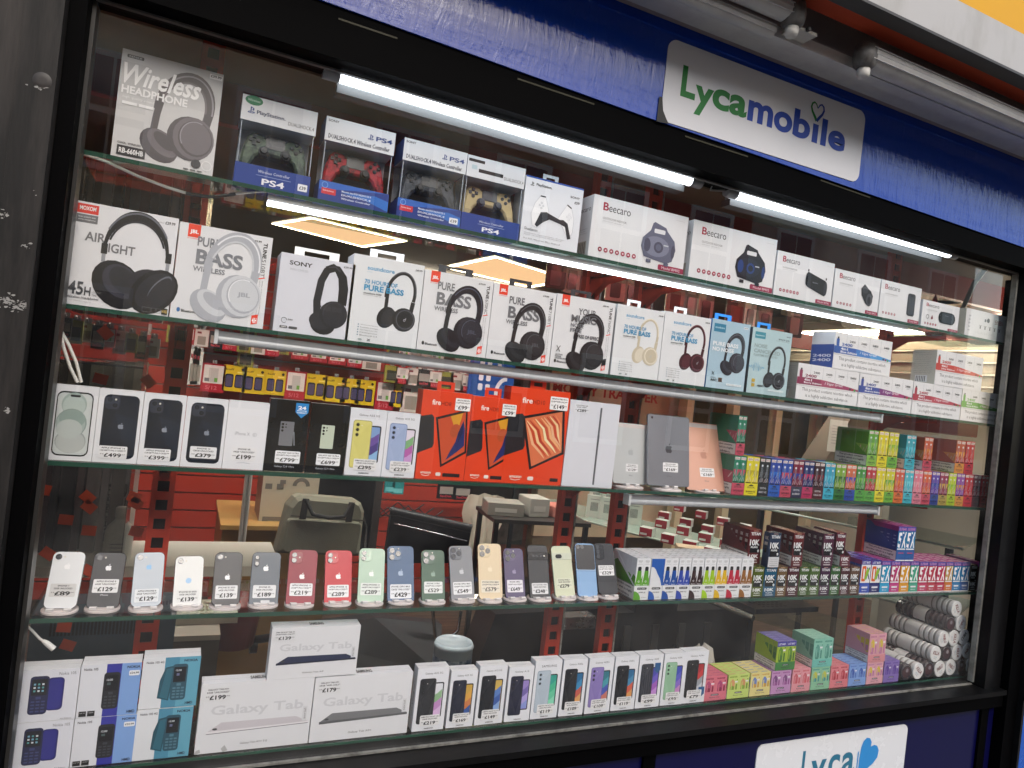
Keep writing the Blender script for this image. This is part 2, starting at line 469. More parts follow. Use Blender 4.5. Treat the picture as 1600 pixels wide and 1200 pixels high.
def controller(loc, s, body, trim, stickc, label, rx=-10, cam_=None):
    """game controller seen from the front: grips, sticks, pad and buttons; s = width in metres"""
    mb = MB()
    half = [(0, .17), (.16, .18), (.2, .23), (.36, .24), (.44, .16), (.5, -.1), (.52, -.3), (.47, -.4), (.4, -.38), (.3, -.16), (.22, -.1), (0, -.11)]
    pts = half + [(-x, z) for x, z in half[::-1][1:-1]]
    pts = pts[::-1]
    bm_ = M(body, rough=.6, var=.1, vs=55 if cam_ else 9, var2=cam_)
    mb.prism([(x * s, z * s) for x, z in pts], 0, .24 * s, bm_, bev=.035 * s)
    f = front(mb, -.5 * s, .5 * s, -.4 * s, .25 * s)
    r = mb.build('game_controller', None, loc, (math.radians(rx), 0, 0), label, 'game controller')
    def part(nm, fn, par=r): 
        b = MB(); fn(b); return b.build(nm, par)
    part('touchpad', lambda b: b.prism([(x * s, z * s) for x, z in rrect(-.15, .15, .0, .2, .02)], -.014 * s, .01, M(trim, rough=.35)))
    def disc(b, x, z, r_, m, h0=-.05):
        b.prism([(x * s + r_ * s * math.cos(t * math.pi / 8), z * s + r_ * s * math.sin(t * math.pi / 8)) for t in range(16)], h0 * s, .02, M(m, rough=.5), bev=.008 * s)
    for sx in (-1, 1):
        st = part('thumb_stick', lambda b: (disc(b, sx * .17, -.06, .085, trim, -.02), disc(b, sx * .17, -.06, .06, stickc, -.07)))
    part('button_pad', lambda b: [disc(b, .33 + .07 * math.cos(k * math.pi / 2), .1 + .07 * math.sin(k * math.pi / 2), .032, trim, -.025) for k in range(4)])
    part('direction_pad', lambda b: [b.box((-.33 + dx * .06 - .028) * s, (-.33 + dx * .06 + .028) * s, -.025 * s, .01, (.1 + dz * .06 - .028) * s, (.1 + dz * .06 + .028) * s, M(trim, rough=.5)) for dx, dz in ((1, 0), (-1, 0), (0, 1), (0, -1))])
    return r
def blister(px, label, clabel, head, foot, ctl):
    y0 = .014; a = PL(px[0], px[1], y0); b = PL(px[2], px[3], y0); w = b.x - a.x; h = (a.z + b.z) / 2 - ZS[0]; d = .085
    x = (a.x + b.x) / 2
    hw = w / 2
    mb = MB()
    mb.box(-hw, hw, 0, d, h * .72, h, M('#dcdfe3', rough=.35), left=M('#2a3c78'))
    mb.box(-hw, hw, 0, d, 0, h * .24, M('#24408c', rough=.35))
    mb.box(-hw + .002, hw - .002, d - .003, d - .0005, h * .24, h * .72, M('#b9c0c8', rough=.4))
    head(front(mb, -hw, hw, h * .72, h)); foot(front(mb, -hw, hw, 0, h * .24))
    root = mb.build('controller_box', None, (x, y0, ZS[0]), (0, 0, 0), label, 'controller box')
    c = MB()
    c.box(-hw + .001, hw - .001, .001, .0016, h * .24, h * .72, G_CLEAR)
    c.box(-hw + .0005, -hw + .001, .0016, d - .003, h * .24, h * .72, G_CLEAR)
    # moulded ribs of the clear shell
    for k in range(2): c.tube([(-hw + .004, .004, h * .25), (-hw + .004, .004, h * .71)] if k == 0 else [(hw - .004, .004, h * .25), (hw - .004, .004, h * .71)], .0013, M('#c9d0d6', rough=.1), seg=6)
    c.box(-hw + .003, hw - .003, .004, .0046, h * .245, h * .3, G_CLEAR)
    c.build('plastic_window', root)
    t = MB(); t.box(-hw * .9, hw * .9, d * .55, d * .9, h * .24, h * .3, M('#2f3136')); t.build('inner_tray', root)
    ctl((x, y0 + .03, ZS[0] + h * .49), w * .86, clabel)
def hd1(f):
    f.c(.15, .83, .115, '#1f7a4e', .065); f.t('Wireless', .07, .78, .16, .1, '#bfe3cf'); ps_mark(f, .08, .3, .09, '#1c3f86')
    f.t('PlayStation.', .2, .28, .38, .2, '#1b2b52', 'b'); f.t('DUALSHOCK.4', .62, .18, .35, .15, '#444')
def ft1(f):
    f.t('Wireless Controller', .3, .68, .42, .14, '#dfe6f4'); f.r(.28, .55, .46, .02, '#9db0da'); f.t('PS4', .36, .14, .3, .3, '#f0f3fa', 'b')
    f.r(.84, .22, .13, .34, '#e8eaee', rad=.01); f.t('£39', .86, .3, .09, .16, '#222', 'b')
def ft4(f):
    f.t('Wireless Controller', .3, .6, .42, .12, '#dfe6f4'); f.r(.28, .5, .46, .02, '#9db0da'); f.t('PS4', .36, .14, .3, .25, '#f0f3fa', 'b')
def hd2(f):
    f.t('SONY', .03, .8, .15, .1, '#222', 'b'); ps_mark(f, .6, .44, .08, '#1c3f86'); f.t('PS4', .72, .45, .24, .2, '#1c3f86', 'b')
    f.t('DUALSHOCK.4 Wireless Controller', .05, .1, .88, .2, '#1b2440', 'b')
def ft2(price):
    def g(f):
        f.r(0, 0, 1, 1, '#203a86'); f.p([(0, .55), (.5, .8), (1, 1), (0, 1)], '#2e62b8'); f.p([(.3, .6), (.8, .75), (1, .6), (1, .1), (.7, .4)], '#2a6cc0')
        f.r(.04, .36, .2, .3, '#c8303c'); f.t('Includes bonus', .06, .5, .15, .08, '#eee'); f.arc(.08, .8, .04, .04, 0, 360, .008, '#7fb0e8')
        for i in range(3): f.t(['Manette sans fil DUALSHOCK 4', 'DUALSHOCK.4', 'Wireless Controller'][i], .32, .6 - i * .18, .42, .1, '#e6ecf7', 'b')
        if price: f.r(.82, .2, .14, .32, '#e8eaee', rad=.01); f.t('£39', .84, .28, .1, .15, '#222', 'b')
    return g
def hd4(f):
    f.r(.02, .72, .27, .14, '#18191c'); f.r(.2, .28, .42, .17, '#18191c'); f.r(.08, .38, .09, .2, '#b9cdd4', rad=.01); f.t('DUALSHOCK.4', .64, .2, .34, .16, '#555')
blister((380, 145, 497, 177), 'white and blue controller box with a green oval, beside the grey headphone box', 'grey and green camouflage game controller inside the box with a green oval', hd1, ft1, lambda l, s, n: controller(l, s, '#6a7a64', '#2a2c31', '#202226', n, cam_='#22262a'))
blister((511, 180, 619, 209), 'controller box holding a red and black controller, second on the top shelf', 'red and black camouflage game controller seen through its box window', hd2, ft2(False), lambda l, s, n: controller(l, s, '#c41f30', '#24252a', '#191a1d', n, cam_='#201418'))
blister((633, 213, 731, 241), 'controller box with dark blue left side holding a black camouflage controller', 'black and dark grey camouflage game controller inside its box', hd2, ft2(True), lambda l, s, n: controller(l, s, '#555a62', '#1f2124', '#16171a', n, cam_='#0f1012'))
blister((732, 241, 822, 264), 'controller box with black bars on its white top, holding a gold controller', 'pale gold game controller with grey sticks seen through its box window', hd4, ft4, lambda l, s, n: controller(l, s, '#d8c290', '#3b4250', '#4a505c', n))
def art_ps5(f):
    f.r(0, 0, 1, 1, '#e2e6ec'); f.r(0, .975, 1, .025, '#2450a8'); ps_mark(f, .08, .86, .06, '#222'); f.t('PlayStation.', .18, .865, .27, .05, '#222', 'b')
    f.t('SONY', .78, .82, .17, .03, '#222', 'b'); f.t('£59', .86, .74, .09, .04, '#222', 'b')
    a = f.w / f.h
    L = [(.14, .45), (.19, .62), (.27, .74), (.36, .74), (.42, .58), (.44, .5), (.6, .46), (.68, .6), (.74, .7), (.82, .66), (.88, .5), (.88, .3), (.84, .22), (.76, .26), (.66, .4), (.44, .43), (.34, .36), (.26, .26), (.18, .28)]
    f.p(L, '#eff1f4'); f.ln(L, .006, '#b4b9c2', closed=True)
    f.p([(.3, .5), (.4, .52), (.46, .5), (.64, .45), (.7, .46), (.78, .42), (.86, .2), (.8, .18), (.74, .36), (.64, .39), (.46, .42), (.36, .36), (.26, .27), (.22, .3), (.27, .42)], '#2b2d33')
    f.ln([(.27, .74), (.36, .74)], .02, '#33353b'); f.ln([(.74, .7), (.82, .66)], .02, '#33353b')
    for dx, dy in ((.3, .6), (.33, .64), (.36, .6), (.33, .56)): f.c(dx - .03, dy, .013, '#dfe2e7'); f.arc(dx - .03, dy, .014, .014, 0, 360, .003, '#9aa0aa')
    for dx, dy in ((.79, .56), (.76, .52), (.82, .52), (.79, .48)): f.arc(dx, dy, .016, .016, 0, 360, .003, '#9aa0aa')
    f.t('DualSense', .06, .2, .22, .04, '#666'); fine(f, .06, .15, .7, 2, .014, '#888'); f.t('For PS5, Windows, Mac, Android', .06, .06, .62, .025, '#777')
prod((823, 273.4, 912.5, 295), 0, art_ps5, 'controller_box', 'plain white controller box with a printed white and black controller', 'controller box', d=.07, tab=('#c7cbd0', .05))
def bee(spk, model, price=True, n=7, logo=.28):
    def g(f):
        f.r(0, 0, 1, 1, '#e1e2e4'); a = f.w / f.h
        lw = logo; x = .1
        f.t('B', x, .78, lw * .2, .13, '#a3233c', 'b'); f.t('eecaro', x + lw * .21, .775, lw * .79, .085, '#26262a')
        f.t('OUTDOOR INDOOR', x + .01, .64, lw * .85, .035, '#666'); f.t('wireless speaker', x + .01, .6, lw * .75, .022, '#999')
        for i in range(n):
            cx = x + .01 + i * .058 * (1 if n > 5 else 1.2); f.c(cx, .15, .021, '#9c3248' if i else '#8d2338'); f.r(cx - .008, .15 - .012, .016, .024, '#e9d5da')
        f.r(.72, 0.02, .28, .09, '#962a4a' if model != 'x' else '#8e2b35', rad=.012); f.t('Model ' + model, .76, .04, .2, .045, '#ecd9df')
        spk(f, a)
        f.r(.86, .9, .1, .004, '#bbb')
    return g
def sp_handle(c1, c2, c3):
    def g(f, a):
        X = lambda u: .7 + u * .19
        Y = lambda v: .46 + v * .19 * a
        f.p([(X(-.95), Y(-.3)), (X(-.9), Y(.1)), (X(-.5), Y(.5)), (X(-.4), Y(.85)), (X(-.3), Y(.92)), (X(.35), Y(.75)), (X(.45), Y(.6)), (X(.9), Y(.2)), (X(1), Y(-.2)), (X(.85), Y(-.75)), (X(.5), Y(-.9)), (X(-.75), Y(-.75))], c1)
        f.r(X(-.3), Y(.42), .62 * .19, .2 * .19 * a, '#dcdde0', rad=.01)
        f.c(X(-.1), Y(-.2), .14, c2, .09); f.c(X(-.62), Y(-.2), .035, c3, .06); f.c(X(.02), Y(-.22), .05, c3); f.c(X(.02), Y(-.22), .03, c1); f.r(X(.3), Y(-.1), .05, .02, '#c8ccd2'); f.c(X(.85), Y(-.3), .02, c3, .06)
        f.r(X(-.6), Y(-1), .05, .03 * a, c1); f.r(X(.4), Y(-1.02), .05, .03 * a, c1)
    return g
def sp_cyl(f, a):
    X = lambda u: .7 + u * .2
    Y = lambda v: .47 + v * .2 * a
    f.p([(X(-.9), Y(.45)), (X(-.75), Y(.6)), (X(.8), Y(.25)), (X(.95), Y(.1)), (X(.98), Y(-.4)), (X(.8), Y(-.75)), (X(-.75), Y(-.35)), (X(-.92), Y(-.2))], '#1b1c1f')
    f.c(X(.86), Y(-.25), .03, '#34363b', .09); f.c(X(-.84), Y(.1), .02, '#0f1012', .08); f.t('Beecaro', X(-.3), Y(-.05), .09, .03, '#8d9096', 'b')
    for sx, sy in ((-.8, .62), (.8, .3)): f.r(X(sx), Y(sy), .02, .03 * a, '#1b1c1f')
def sp_knob(f, a):
    X = lambda u: .74 + u * .17
    Y = lambda v: .5 + v * .17 * a
    f.p([(X(-.9), Y(.5)), (X(-.5), Y(.95)), (X(0), Y(.6)), (X(.4), Y(.4)), (X(.7), Y(.0)), (X(.6), Y(-.6)), (X(.2), Y(-1)), (X(-.2), Y(-.8)), (X(-.8), Y(-.1))], '#2a2b2e')
    f.c(X(.25), Y(-.4), .07, '#4d4f54', .1); f.c(X(.25), Y(-.45), .04, '#2b2c30', .06); f.c(X(-.4), Y(.4), .07, '#3c3e42', .05)
def sp_tall(f, a):
    f.r(.67, .2, .19, .6, '#2d3036', rad=.04); f.r(.69, .25, .15, .5, '#3b3f47', rad=.02)
    for i in range(6): f.r(.7, .3 + i * .07, .13, .006, '#50555e')
    f.r(.73, .72, .08, .03, '#1e2024')
def sp_pill(f, a):
    f.r(.44, .26, .46, .44, '#1e2327', rad=.13); f.r(.5, .3, .36, .36, '#394249', rad=.1); f.t('Beecaro', .62, .56, .09, .02, '#aab'); f.c(.5, .48, .04, '#0e1012', .1)
    f.arc(.15, .4, .035, .035, 0, 360, .008, '#222'); f.c(.27, .38, .025, '#7a2230'); f.p([(.25, .4), (.29, .4), (.27, .5)], '#7a2230')
def bsd(f): f.t('Beecaro', .2, .75, .7, .08, '#333'); fine(f, .15, .45, .7, 3, .02, '#888'); f.r(.1, .04, .75, .22, '#a9a49a'); [f.r(.12 + i * .08, .06, .03, .18, '#444') for i in range(9)]
prod((929, 304, 1076.6, 339), 0, bee(sp_handle('#5f6378', '#7c8094', '#474b5e'), 'BM02'), 'speaker_box', 'large white speaker box showing a grey speaker with a carry handle', 'speaker box', d=.12, side=bsd, m=M('#dcdcde'))
prod((1085, 343, 1215, 375), 0, bee(sp_handle('#1d2129', '#252b37', '#24407a'), 'BM02'), 'speaker_box', 'white speaker box showing a black handled speaker with blue cones', 'speaker box', d=.12, side=bsd)
prod((1215.6, 390.6, 1304.7, 412.5), 0, bee(sp_cyl, 'BT06', n=6, logo=.29), 'speaker_box', 'white speaker box showing a long black barrel speaker with small feet', 'speaker box', d=.11, side=bsd)
prod((1306, 419, 1376.6, 436), 0, bee(sp_knob, 'BK2', n=5, logo=.34), 'speaker_box', 'white speaker box showing a slanted black round-ended speaker', 'speaker box', d=.1, side=bsd)
prod((1378, 436, 1440.6, 451.6), 0, bee(sp_tall, 'BM1', n=5, logo=.36), 'speaker_box', 'white speaker box showing an upright dark grey column speaker', 'speaker box', d=.1, side=bsd)
prod((1442.6, 468.4, 1500, 479.7), 0, bee(sp_pill, 'BP3', n=5, logo=.34), 'speaker_box', 'lowest white speaker box on the top shelf, showing a rounded oblong speaker', 'speaker box', d=.1, side=bsd)
def art_cctv(f):
    f.r(0, 0, 1, 1, '#dfe0e1')
    f.t('CCTV SECURITY', .84, .12, .07, .76, '#8a8f96', '', vert=2)
    for i in range(5): f.r(.06, .2 + i * .13, .04, .05, '#b9bcc1'); f.r(.3 + i * .1, .35, .02, .1, '#555'); f.r(.28 + i * .1, .46, .06, .02, '#999')
    f.c(.46, .7, .03, '#40444a'); f.c(.4, .68, .02, '#6b6f75')
    for i in range(2): f.t('HD', .6 + i * .08, .62, .05, .16, '#a34248', 'b', vert=2); f.t('KIT', .65 + i * .09, .64, .03, .13, '#a34248', 'b', vert=2)
    fine(f, .2, .2, .5, 2, .02, '#aaa')
prod((1511, 480.6, 1584, 498), 0, art_cctv, 'camera_kit_box', 'cream-sided white security camera box at the far right of the top shelf', 'camera box', d=.13, m=M('#dcd6c6'))
# ---------------------------------------------------------------- second shelf: headphone boxes
def jbl_base(f, model, price='£79.99', bg='#e3e4e6'):
    f.r(0, 0, 1, 1, bg); f.r(.09, .86, .13, .115 * f.w / f.h * 1.3, '#e8442a'); f.t('JBL', .11, .89, .09, .05, '#fff', 'x'); f.t('by HARMAN', .09, .84, .13, .012, '#e8442a', 'b')
    f.t('TUNE', .905, .76, .045, .17, '#1b1b1d', 'x', vert=1); f.t(model, .905, .56, .045, .19, '#555', '', vert=1)
    f.ln([(.89, .535), (.96, .555)], .012, '#e8442a')
    for i in range(2): f.t('wireless on-ear headphones 40H battery', .9 + i * .03, .14, .014, .38, '#555', '', vert=1)
    f.t(price, .78, .925, .1, .022, '#222', 'b')
    f.p([(.86, .03), (.93, .05), (.93, .15), (.86, .13)], '#e8442a'); f.t('40H', .87, .05, .05, .06, '#fff', 'b')
    f.c(.08, .09, .018, '#3a6ea8' if model == '510BT' else '#333', .026); f.t('Bluetooth', .11, .07, .17, .03, '#333', 'b')
def pb(f, x, c, top=.78):
    f.t('PURE', x, top, .24, .1, c, 'b'); f.t('BASS', x, top - .19, .5, .16, c, 'x'); f.t('WIRELESS', x - .02, top - .265, .34, .055, c, 'b')
def art_mox(f):
    f.r(0, 0, 1, 1, '#e4e5e8'); f.r(.03, .89, .2, .09, '#d8382e'); f.t('MOXOM', .055, .92, .15, .04, '#fff', 'b'); f.r(.03, .8, .2, .08, '#6f7074'); f.t('HIGH QUALITY AND', .05, .845, .16, .016, '#ddd', 'b'); f.t('stereo headphones', .05, .82, .16, .016, '#ddd', 'b')
    f.t('£29.99', .87, .92, .1, .03, '#222', 'b'); f.t('wireless 5.0', .8, .925, .06, .015, '#777')
    f.t('AIR', .13, .63, .19, .09, '#75767a', 'b'); f.t('LIGHT', .3, .55, .31, .09, '#75767a', 'b')
    hp(f, .61, .5, .66, 'front', '#17171a', '#2a2b30', '#6b6e76')
    f.t('45', .03, .1, .14, .13, '#4c4e52', 'b'); f.t('H', .18, .1, .06, .085, '#4c4e52', 'b'); f.t('LONG PLAY', .25, .13, .09, .02, '#777'); f.t('TIME', .25, .1, .05, .02, '#777')
    f.t('Wireless Headphones', .03, .06, .29, .028, '#555', 'b'); fine(f, .03, .035, .28, 1, .012, '#888')
    for i, w in enumerate((.08, .04, .04)): f.ln([(.74 + (0, .09, .14)[i], .02), (.74 + (0, .09, .14)[i] + w, .02), (.74 + (0, .09, .14)[i] + w, .065), (.74 + (0, .09, .14)[i], .065)], .004, '#777', closed=True)
    f.r(.93, .015, .06, .06, '#1b1a14'); f.t('HI-RES', .935, .03, .05, .03, '#d8b96a', 'b')
def art_j1(f):
    jbl_base(f, '510BT', '£49.99'); pb(f, .2, '#808389'); hp(f, .58, .46, .6, 'over', '#b0b3ba', '#cfd2d6', '#e9ebee', None)
    f.t('JBL', .68, .3, .14, .06, '#a3a7ae', 'x')
prod((117, 309.7, 279.7, 344), 1, art_mox, 'headphone_box', 'white headphone box with big black cupped headphones and a red corner logo', 'headphone box', d=.09)
prod((282, 345, 426.6, 373), 1, art_j1, 'headphone_box', 'white box showing pale grey headphones over large grey lettering', 'headphone box', d=.08)
def art_sony(f):
    f.r(0, 0, 1, 1, '#dadce4'); f.t('SONY', .12, .86, .3, .055, '#111', 'b'); f.t('WH-CH520', .13, .79, .24, .03, '#a9adb6'); f.t('£59.99', .84, .93, .12, .024, '#222', 'b')
    a = f.w / f.h
    f.ln([(.56, .2), (.53, .45), (.56, .72), (.62, .86), (.7, .9)], .1, '#26272b'); f.ln([(.66, .91), (.76, .9), (.84, .8), (.87, .65), (.87, .44)], [.08, .1, .12, .13, .12], '#1b1c20')
    f.ln([(.61, .88), (.7, .93), (.79, .88)], .07, '#1b1c20'); f.ln([(.64, .905), (.73, .925), (.8, .87)], .014, '#4a4b51')
    f.c(.64, .16, .17, '#1d1e22', .14, rot=-10); f.c(.6, .2, .15, '#2a2b30', .12, rot=-10); f.c(.77, .3, .19, '#202126', .19); f.c(.79, .31, .17, '#292a30', .18); f.arc(.78, .31, .15, .16, 60, 190, .008, '#45464d')
    f.t('YOUR EDGE', .58, .34, .3, .06, '#3a3b41', 'b')
    f.arc(.13, .15, .035, .035, 0, 320, .006, '#444'); f.t('360', .18, .155, .06, .02, '#444', 'b'); f.r(.08, .05, .1, .03, '#555', rad=.01); f.r(.2, .05, .11, .03, '#555', rad=.01); f.t('50H', .1, .057, .06, .016, '#eee', 'b')
prod((440, 393, 556, 414), 1, art_sony, 'headphone_box', 'white box with slim black headphones and black serif name, third on its shelf', 'headphone box', d=.09, m=M('#c9c9cf'), tab=('#e6e6e0', .11))
def art_sc(dk, md, lt, price='£49.99', dots=True, bg='#e3e6e8'):
    def g(f):
        f.r(0, 0, 1, 1, bg); f.t('soundcore', .2, .84, .38, .05, '#3b97c4', 'b'); f.t('by ANKER', .2, .81, .07, .012, '#77aecb')
        hp(f, .7, .5, .5, 'slim', dk, md, lt)
        f.t('70 HOURS OF', .18, .68, .46, .05, '#3b97c4', 'b'); f.t('PURE BASS', .18, .6, .56, .07, '#3b97c4', 'x')
        f.t('soundcore H30i', .18, .56, .25, .022, '#333', 'b'); f.t('Wireless on-ear headphones', .18, .54, .25, .013, '#777')
        for i in range(5): f.c(.16, .2 - i * .03, .008, '#3b6f8a'); f.t(['Wireless Headphones', 'Foldable Design', 'Fast Charge 5 min = 4 h', 'Multipoint', 'Bluetooth 5.3'][i], .19, .192 - i * .03, .24, .014, '#555')
        f.c(.2, .03, .03, '#9aa', .012); f.ln([(.3, .02), (.34, .045)], .008, '#555'); f.ln([(.3, .045), (.34, .02)], .008, '#555'); f.t(price, .87, .92, .1, .02, '#222', 'b')
    return g
prod((554, 395, 664, 416), 1, art_sc('#1b1c1f', '#2c2d31', '#5b5d63'), 'headphone_box', 'white box with blue lettering and slim black headphones, fourth on its shelf', 'headphone box', d=.08, tab=('#e4e6e8', .09))
def art_j2(f): jbl_base(f, '670NC'); f.k += 1; pb(f, .2, '#77797d'); hp(f, .6, .42, .52, 'over', '#16171d', '#23252e', '#4d5060', 'JBL')
def art_j3(f): jbl_base(f, '710BT'); pb(f, .26, '#6e7074', .76); hp(f, .6, .37, .5, 'over', '#1b1b1d', '#2b2b2e', '#55565b', 'JBL')
def art_j4(f):
    jbl_base(f, '760NC', '£89.99'); f.t('YOUR', .38, .76, .3, .09, '#6e7074', 'b'); hp(f, .58, .35, .5, 'over', '#1b1b1d', '#2b2b2e', '#55565b', None)
    f.t('MUSIC', .27, .65, .42, .1, '#6e7074', 'x'); f.t('NOISE', .27, .58, .22, .055, '#77797d', 'b'); f.t('FREE', .27, .51, .19, .055, '#77797d', 'b'); f.t('FREE OF EFFECTS', .4, .44, .42, .05, '#3c3d41', 'b')
    f.ln([(.08, .3), (.14, .22)], .01, '#555'); f.ln([(.14, .3), (.08, .22)], .01, '#555'); f.t('ACTIVE', .07, .17, .12, .02, '#222', 'b'); f.t('NOISE', .07, .145, .1, .02, '#222', 'b'); f.t('CANCELLING', .07, .12, .19, .02, '#222', 'b'); f.p([(.86, .1), (.93, .12), (.93, .21), (.86, .19)], '#1b1b1d')
prod((665, 418, 771.6, 442), 1, art_j2, 'headphone_box', 'white box with blue-black headphones and condensed grey lettering, left of three alike', 'headphone box', d=.08, tab=('#2a2b2e', .1), m=M('#dcdcde'))
prod((772.4, 442, 870, 458), 1, art_j3, 'headphone_box', 'white box with matt black headphones low on its front, middle of three alike', 'headphone box', d=.08, tab=('#202124', .07))
prod((871, 458.5, 962.5, 474), 1, art_j4, 'headphone_box', 'white box with four-line grey lettering and black headphones, right of three alike', 'headphone box', d=.08, tab=('#202124', .07))
prod((965.6, 474, 1039, 488), 1, art_sc('#c9bfa8', '#ddd5c2', '#f0ead9'), 'headphone_box', 'white box with blue lettering and cream headphones', 'headphone box', d=.09, m=M('#cfd2d4'), tab=('#d7dadc', .05))
prod((1039.7, 488, 1112, 496), 1, art_sc('#3e1b22', '#52262e', '#7c4650'), 'headphone_box', 'white box with blue lettering and maroon headphones', 'headphone box', d=.09, tab=('#d7dadc', .05))
def art_b1(f):
    f.r(0, 0, 1, 1, '#a9c6d6'); f.p([(0, 0), (1, 0), (1, .35), (0, .15)], '#b6d0dd'); f.r(.06, .82, .3, .12, '#2f7fa0'); f.t('soundcore', .09, .87, .24, .03, '#bfe0ee', 'b'); f.r(.83, .92, .12, .03, '#e8ecef'); f.t('£69.99', .84, .927, .1, .016, '#333', 'b')
    hp(f, .64, .5, .5, 'over', '#2a2d34', '#3b3f48', '#666b75'); f.t('PURE BASS', .07, .62, .66, .06, '#eef3f6', 'x'); f.t('NO NOISE', .07, .54, .56, .06, '#eef3f6', 'x')
    f.t('ARC', .1, .1, .16, .035, '#222', 'x'); f.t('wireless', .1, .145, .14, .02, '#333'); f.r(.3, .1, .1, .06, '#5c4a40'); f.ln([(.12, .19), (.18, .24)], .012, '#333'); f.ln([(.18, .19), (.12, .24)], .012, '#333'); f.r(.52, .06, .4, .03, '#e8f0f3'); f.t('App available on phones', .55, .067, .34, .015, '#678')
def art_b2(f):
    f.r(0, 0, 1, 1, '#b4ced3'); f.r(.07, .84, .26, .1, '#3f8fa0'); f.t('soundcore', .09, .875, .21, .025, '#cfe8ee', 'b'); f.t('SPACE Q45', .66, .86, .28, .025, '#222', 'b'); f.t('noise cancelling', .6, .84, .34, .014, '#555'); f.t('£99.99', .86, .92, .1, .018, '#333', 'b')
    f.t('NOISE', .08, .7, .32, .06, '#98acae', 'x'); f.t('CANCELLED', .08, .62, .66, .06, '#98acae', 'x'); f.t('PLAYTIME EXTENDED', .08, .57, .6, .035, '#98acae', 'b')
    pts = [(.0 + i * .02, .4 + (.09 if i % 2 else -.09) * math.exp(-((i - 9) / 6) ** 2) * random.uniform(.4, 1)) for i in range(20)]
    f.ln(pts, .012, '#3f9fd0'); hp(f, .68, .4, .5, 'slim', '#1b1c20', '#2c2e33', '#666870')
    f.r(.1, .17, .08, .05, '#c8a83c'); f.r(.1, .1, .08, .05, '#c8a83c'); f.t('ARC', .24, .11, .16, .03, '#222', 'x'); f.r(.52, .06, .4, .03, '#d4e4e6')
prod((1114, 497, 1173, 508), 1, art_b1, 'headphone_box', 'sky blue headphone box with white lettering and dark headphones', 'headphone box', d=.09, m=M('#1e7fc4'), tab=('#2b86d6', .07))
prod((1177, 510.6, 1238.5, 521), 1, art_b2, 'headphone_box', 'pale teal headphone box with a blue sound wave and black headphones', 'headphone box', d=.09, m=M('#30424a'), tab=('#2b86d6', .06))
def art_24(cols, flav, x=.0):
    def g(f):
        f.r(0, 0, 1, 1, '#e5e5e6')
        for i in range(1, 5): f.r(.2 * i - .002, .62, .004, .36, '#b9babd')
        for i in range(1, 5): f.t('2400', .05 + .2 * i, .76, .1, .06, '#333', 'b'); f.r(.08 + .2 * i, .71, .05, .012, '#bbb')
        n = len(cols) - 1
        for i in range(8):
            c = cols[0] if i < 3 or n == 0 else cols[min(n, (i - 1) // 2)]
            x0, x1 = i / 8, (i + 1) / 8
            tp = lambda t: .62 - .16 * max(0, t - .35) ** 1.3 * 1.6
            f.k -= 1 if i else 0
            f.p([(x0, .42), (x1, .42 - (0.0)), (x1, tp(x1)), (x0, tp(x0))], c)
        f.r(0, .40, 1, .025, '#e5e5e6')
        f.t('2400', .12, .645, .18, .08, cols[0], 'b'); f.t('4in1', .11, .53, .12, .07, '#f0f0f2', 'b'); f.t(flav + ' Edition', .11, .45, .28, .06, '#f0f0f2', 'b')
        f.t('I Vape Great', .44, .47, .3, .1, '#f2eef2', 'i'); f.r(.03, .42, .045, .4, cols[0], rad=.008); f.r(.04, .82, .025, .05, '#333')
        for i in range(3): f.c(.86 + i * .04, .46 - i * .01, .014, ['#333', '#a33', '#4a4'][i])
        f.r(0, 0, 1, .39, '#e9e9ea'); f.r(0, .385, 1, .006, '#999')
        f.t('This product contains nicotine which', .09, .22, .82, .12, '#2b2b2e', ''); f.t('is a highly addictive substance.', .15, .06, .7, .12, '#2b2b2e', '')
    return g
def sd24(f): f.r(0, 0, 1, 1, '#cfcabd'); fine(f, .1, .9, .8, 12, .03, '#8c8a80'); f.r(.2, .05, .5, .2, '#eee'); [f.r(.24 + i * .07, .07, .03, .16, '#333') for i in range(6)]
VB = 'multipack vape box'
prod((1248, 567, 1343.5, 581), 1, art_24(['#8c2f52', '#a84a68', '#9a3560'], 'Berry'), 'vape_multipack', 'white multipack with a dark pink swoosh, lower row beside the teal headphone box', VB, d=.1, side=sd24)
prod((1344.5, 581, 1427.5, 595), 1, art_24(['#3c4f9e', '#7a2f78', '#a02f6a'], 'Blueberry'), 'vape_multipack', 'white multipack with a blue to magenta swoosh, second in the lower row', VB, d=.1)
prod((1428.5, 595, 1503.5, 608), 1, art_24(['#ac3346', '#bb4455'], 'Red'), 'vape_multipack', 'white multipack with a crimson swoosh, third in the lower row', VB, d=.1)
prod((1504.5, 608, 1570, 617), 1, art_24(['#6fae58', '#4f9a3c', '#3c8a30'], 'Apple'), 'vape_multipack', 'white multipack with a green swoosh, at the right end of its shelf', VB, d=.1)
_zt = PL(1248, 567, .012).z + .001
prod((1306, 519, 1395, 533), 1, art_24(['#2f5aa8', '#3f7cc4', '#4a9ad8'], 'Blue'), 'vape_multipack', 'white multipack with a blue swoosh, stacked on top of the pink one', VB, d=.1, base=_zt, side=lambda f: (f.r(0, 0, 1, 1, '#2b4c9a'), f.r(0, .65, 1, .35, '#dfe0e4'), f.t('2400', .1, .3, .8, .08, '#dde', 'b'), f.t('2400', .1, .18, .8, .08, '#dde', 'b')))
prod((1465, 547, 1537.5, 559), 1, art_24(['#c0392f', '#cc5044'], 'Juicy'), 'vape_multipack', 'white multipack with a scarlet swoosh, stacked on the crimson and green ones', VB, d=.1, base=_zt, side=sd24)
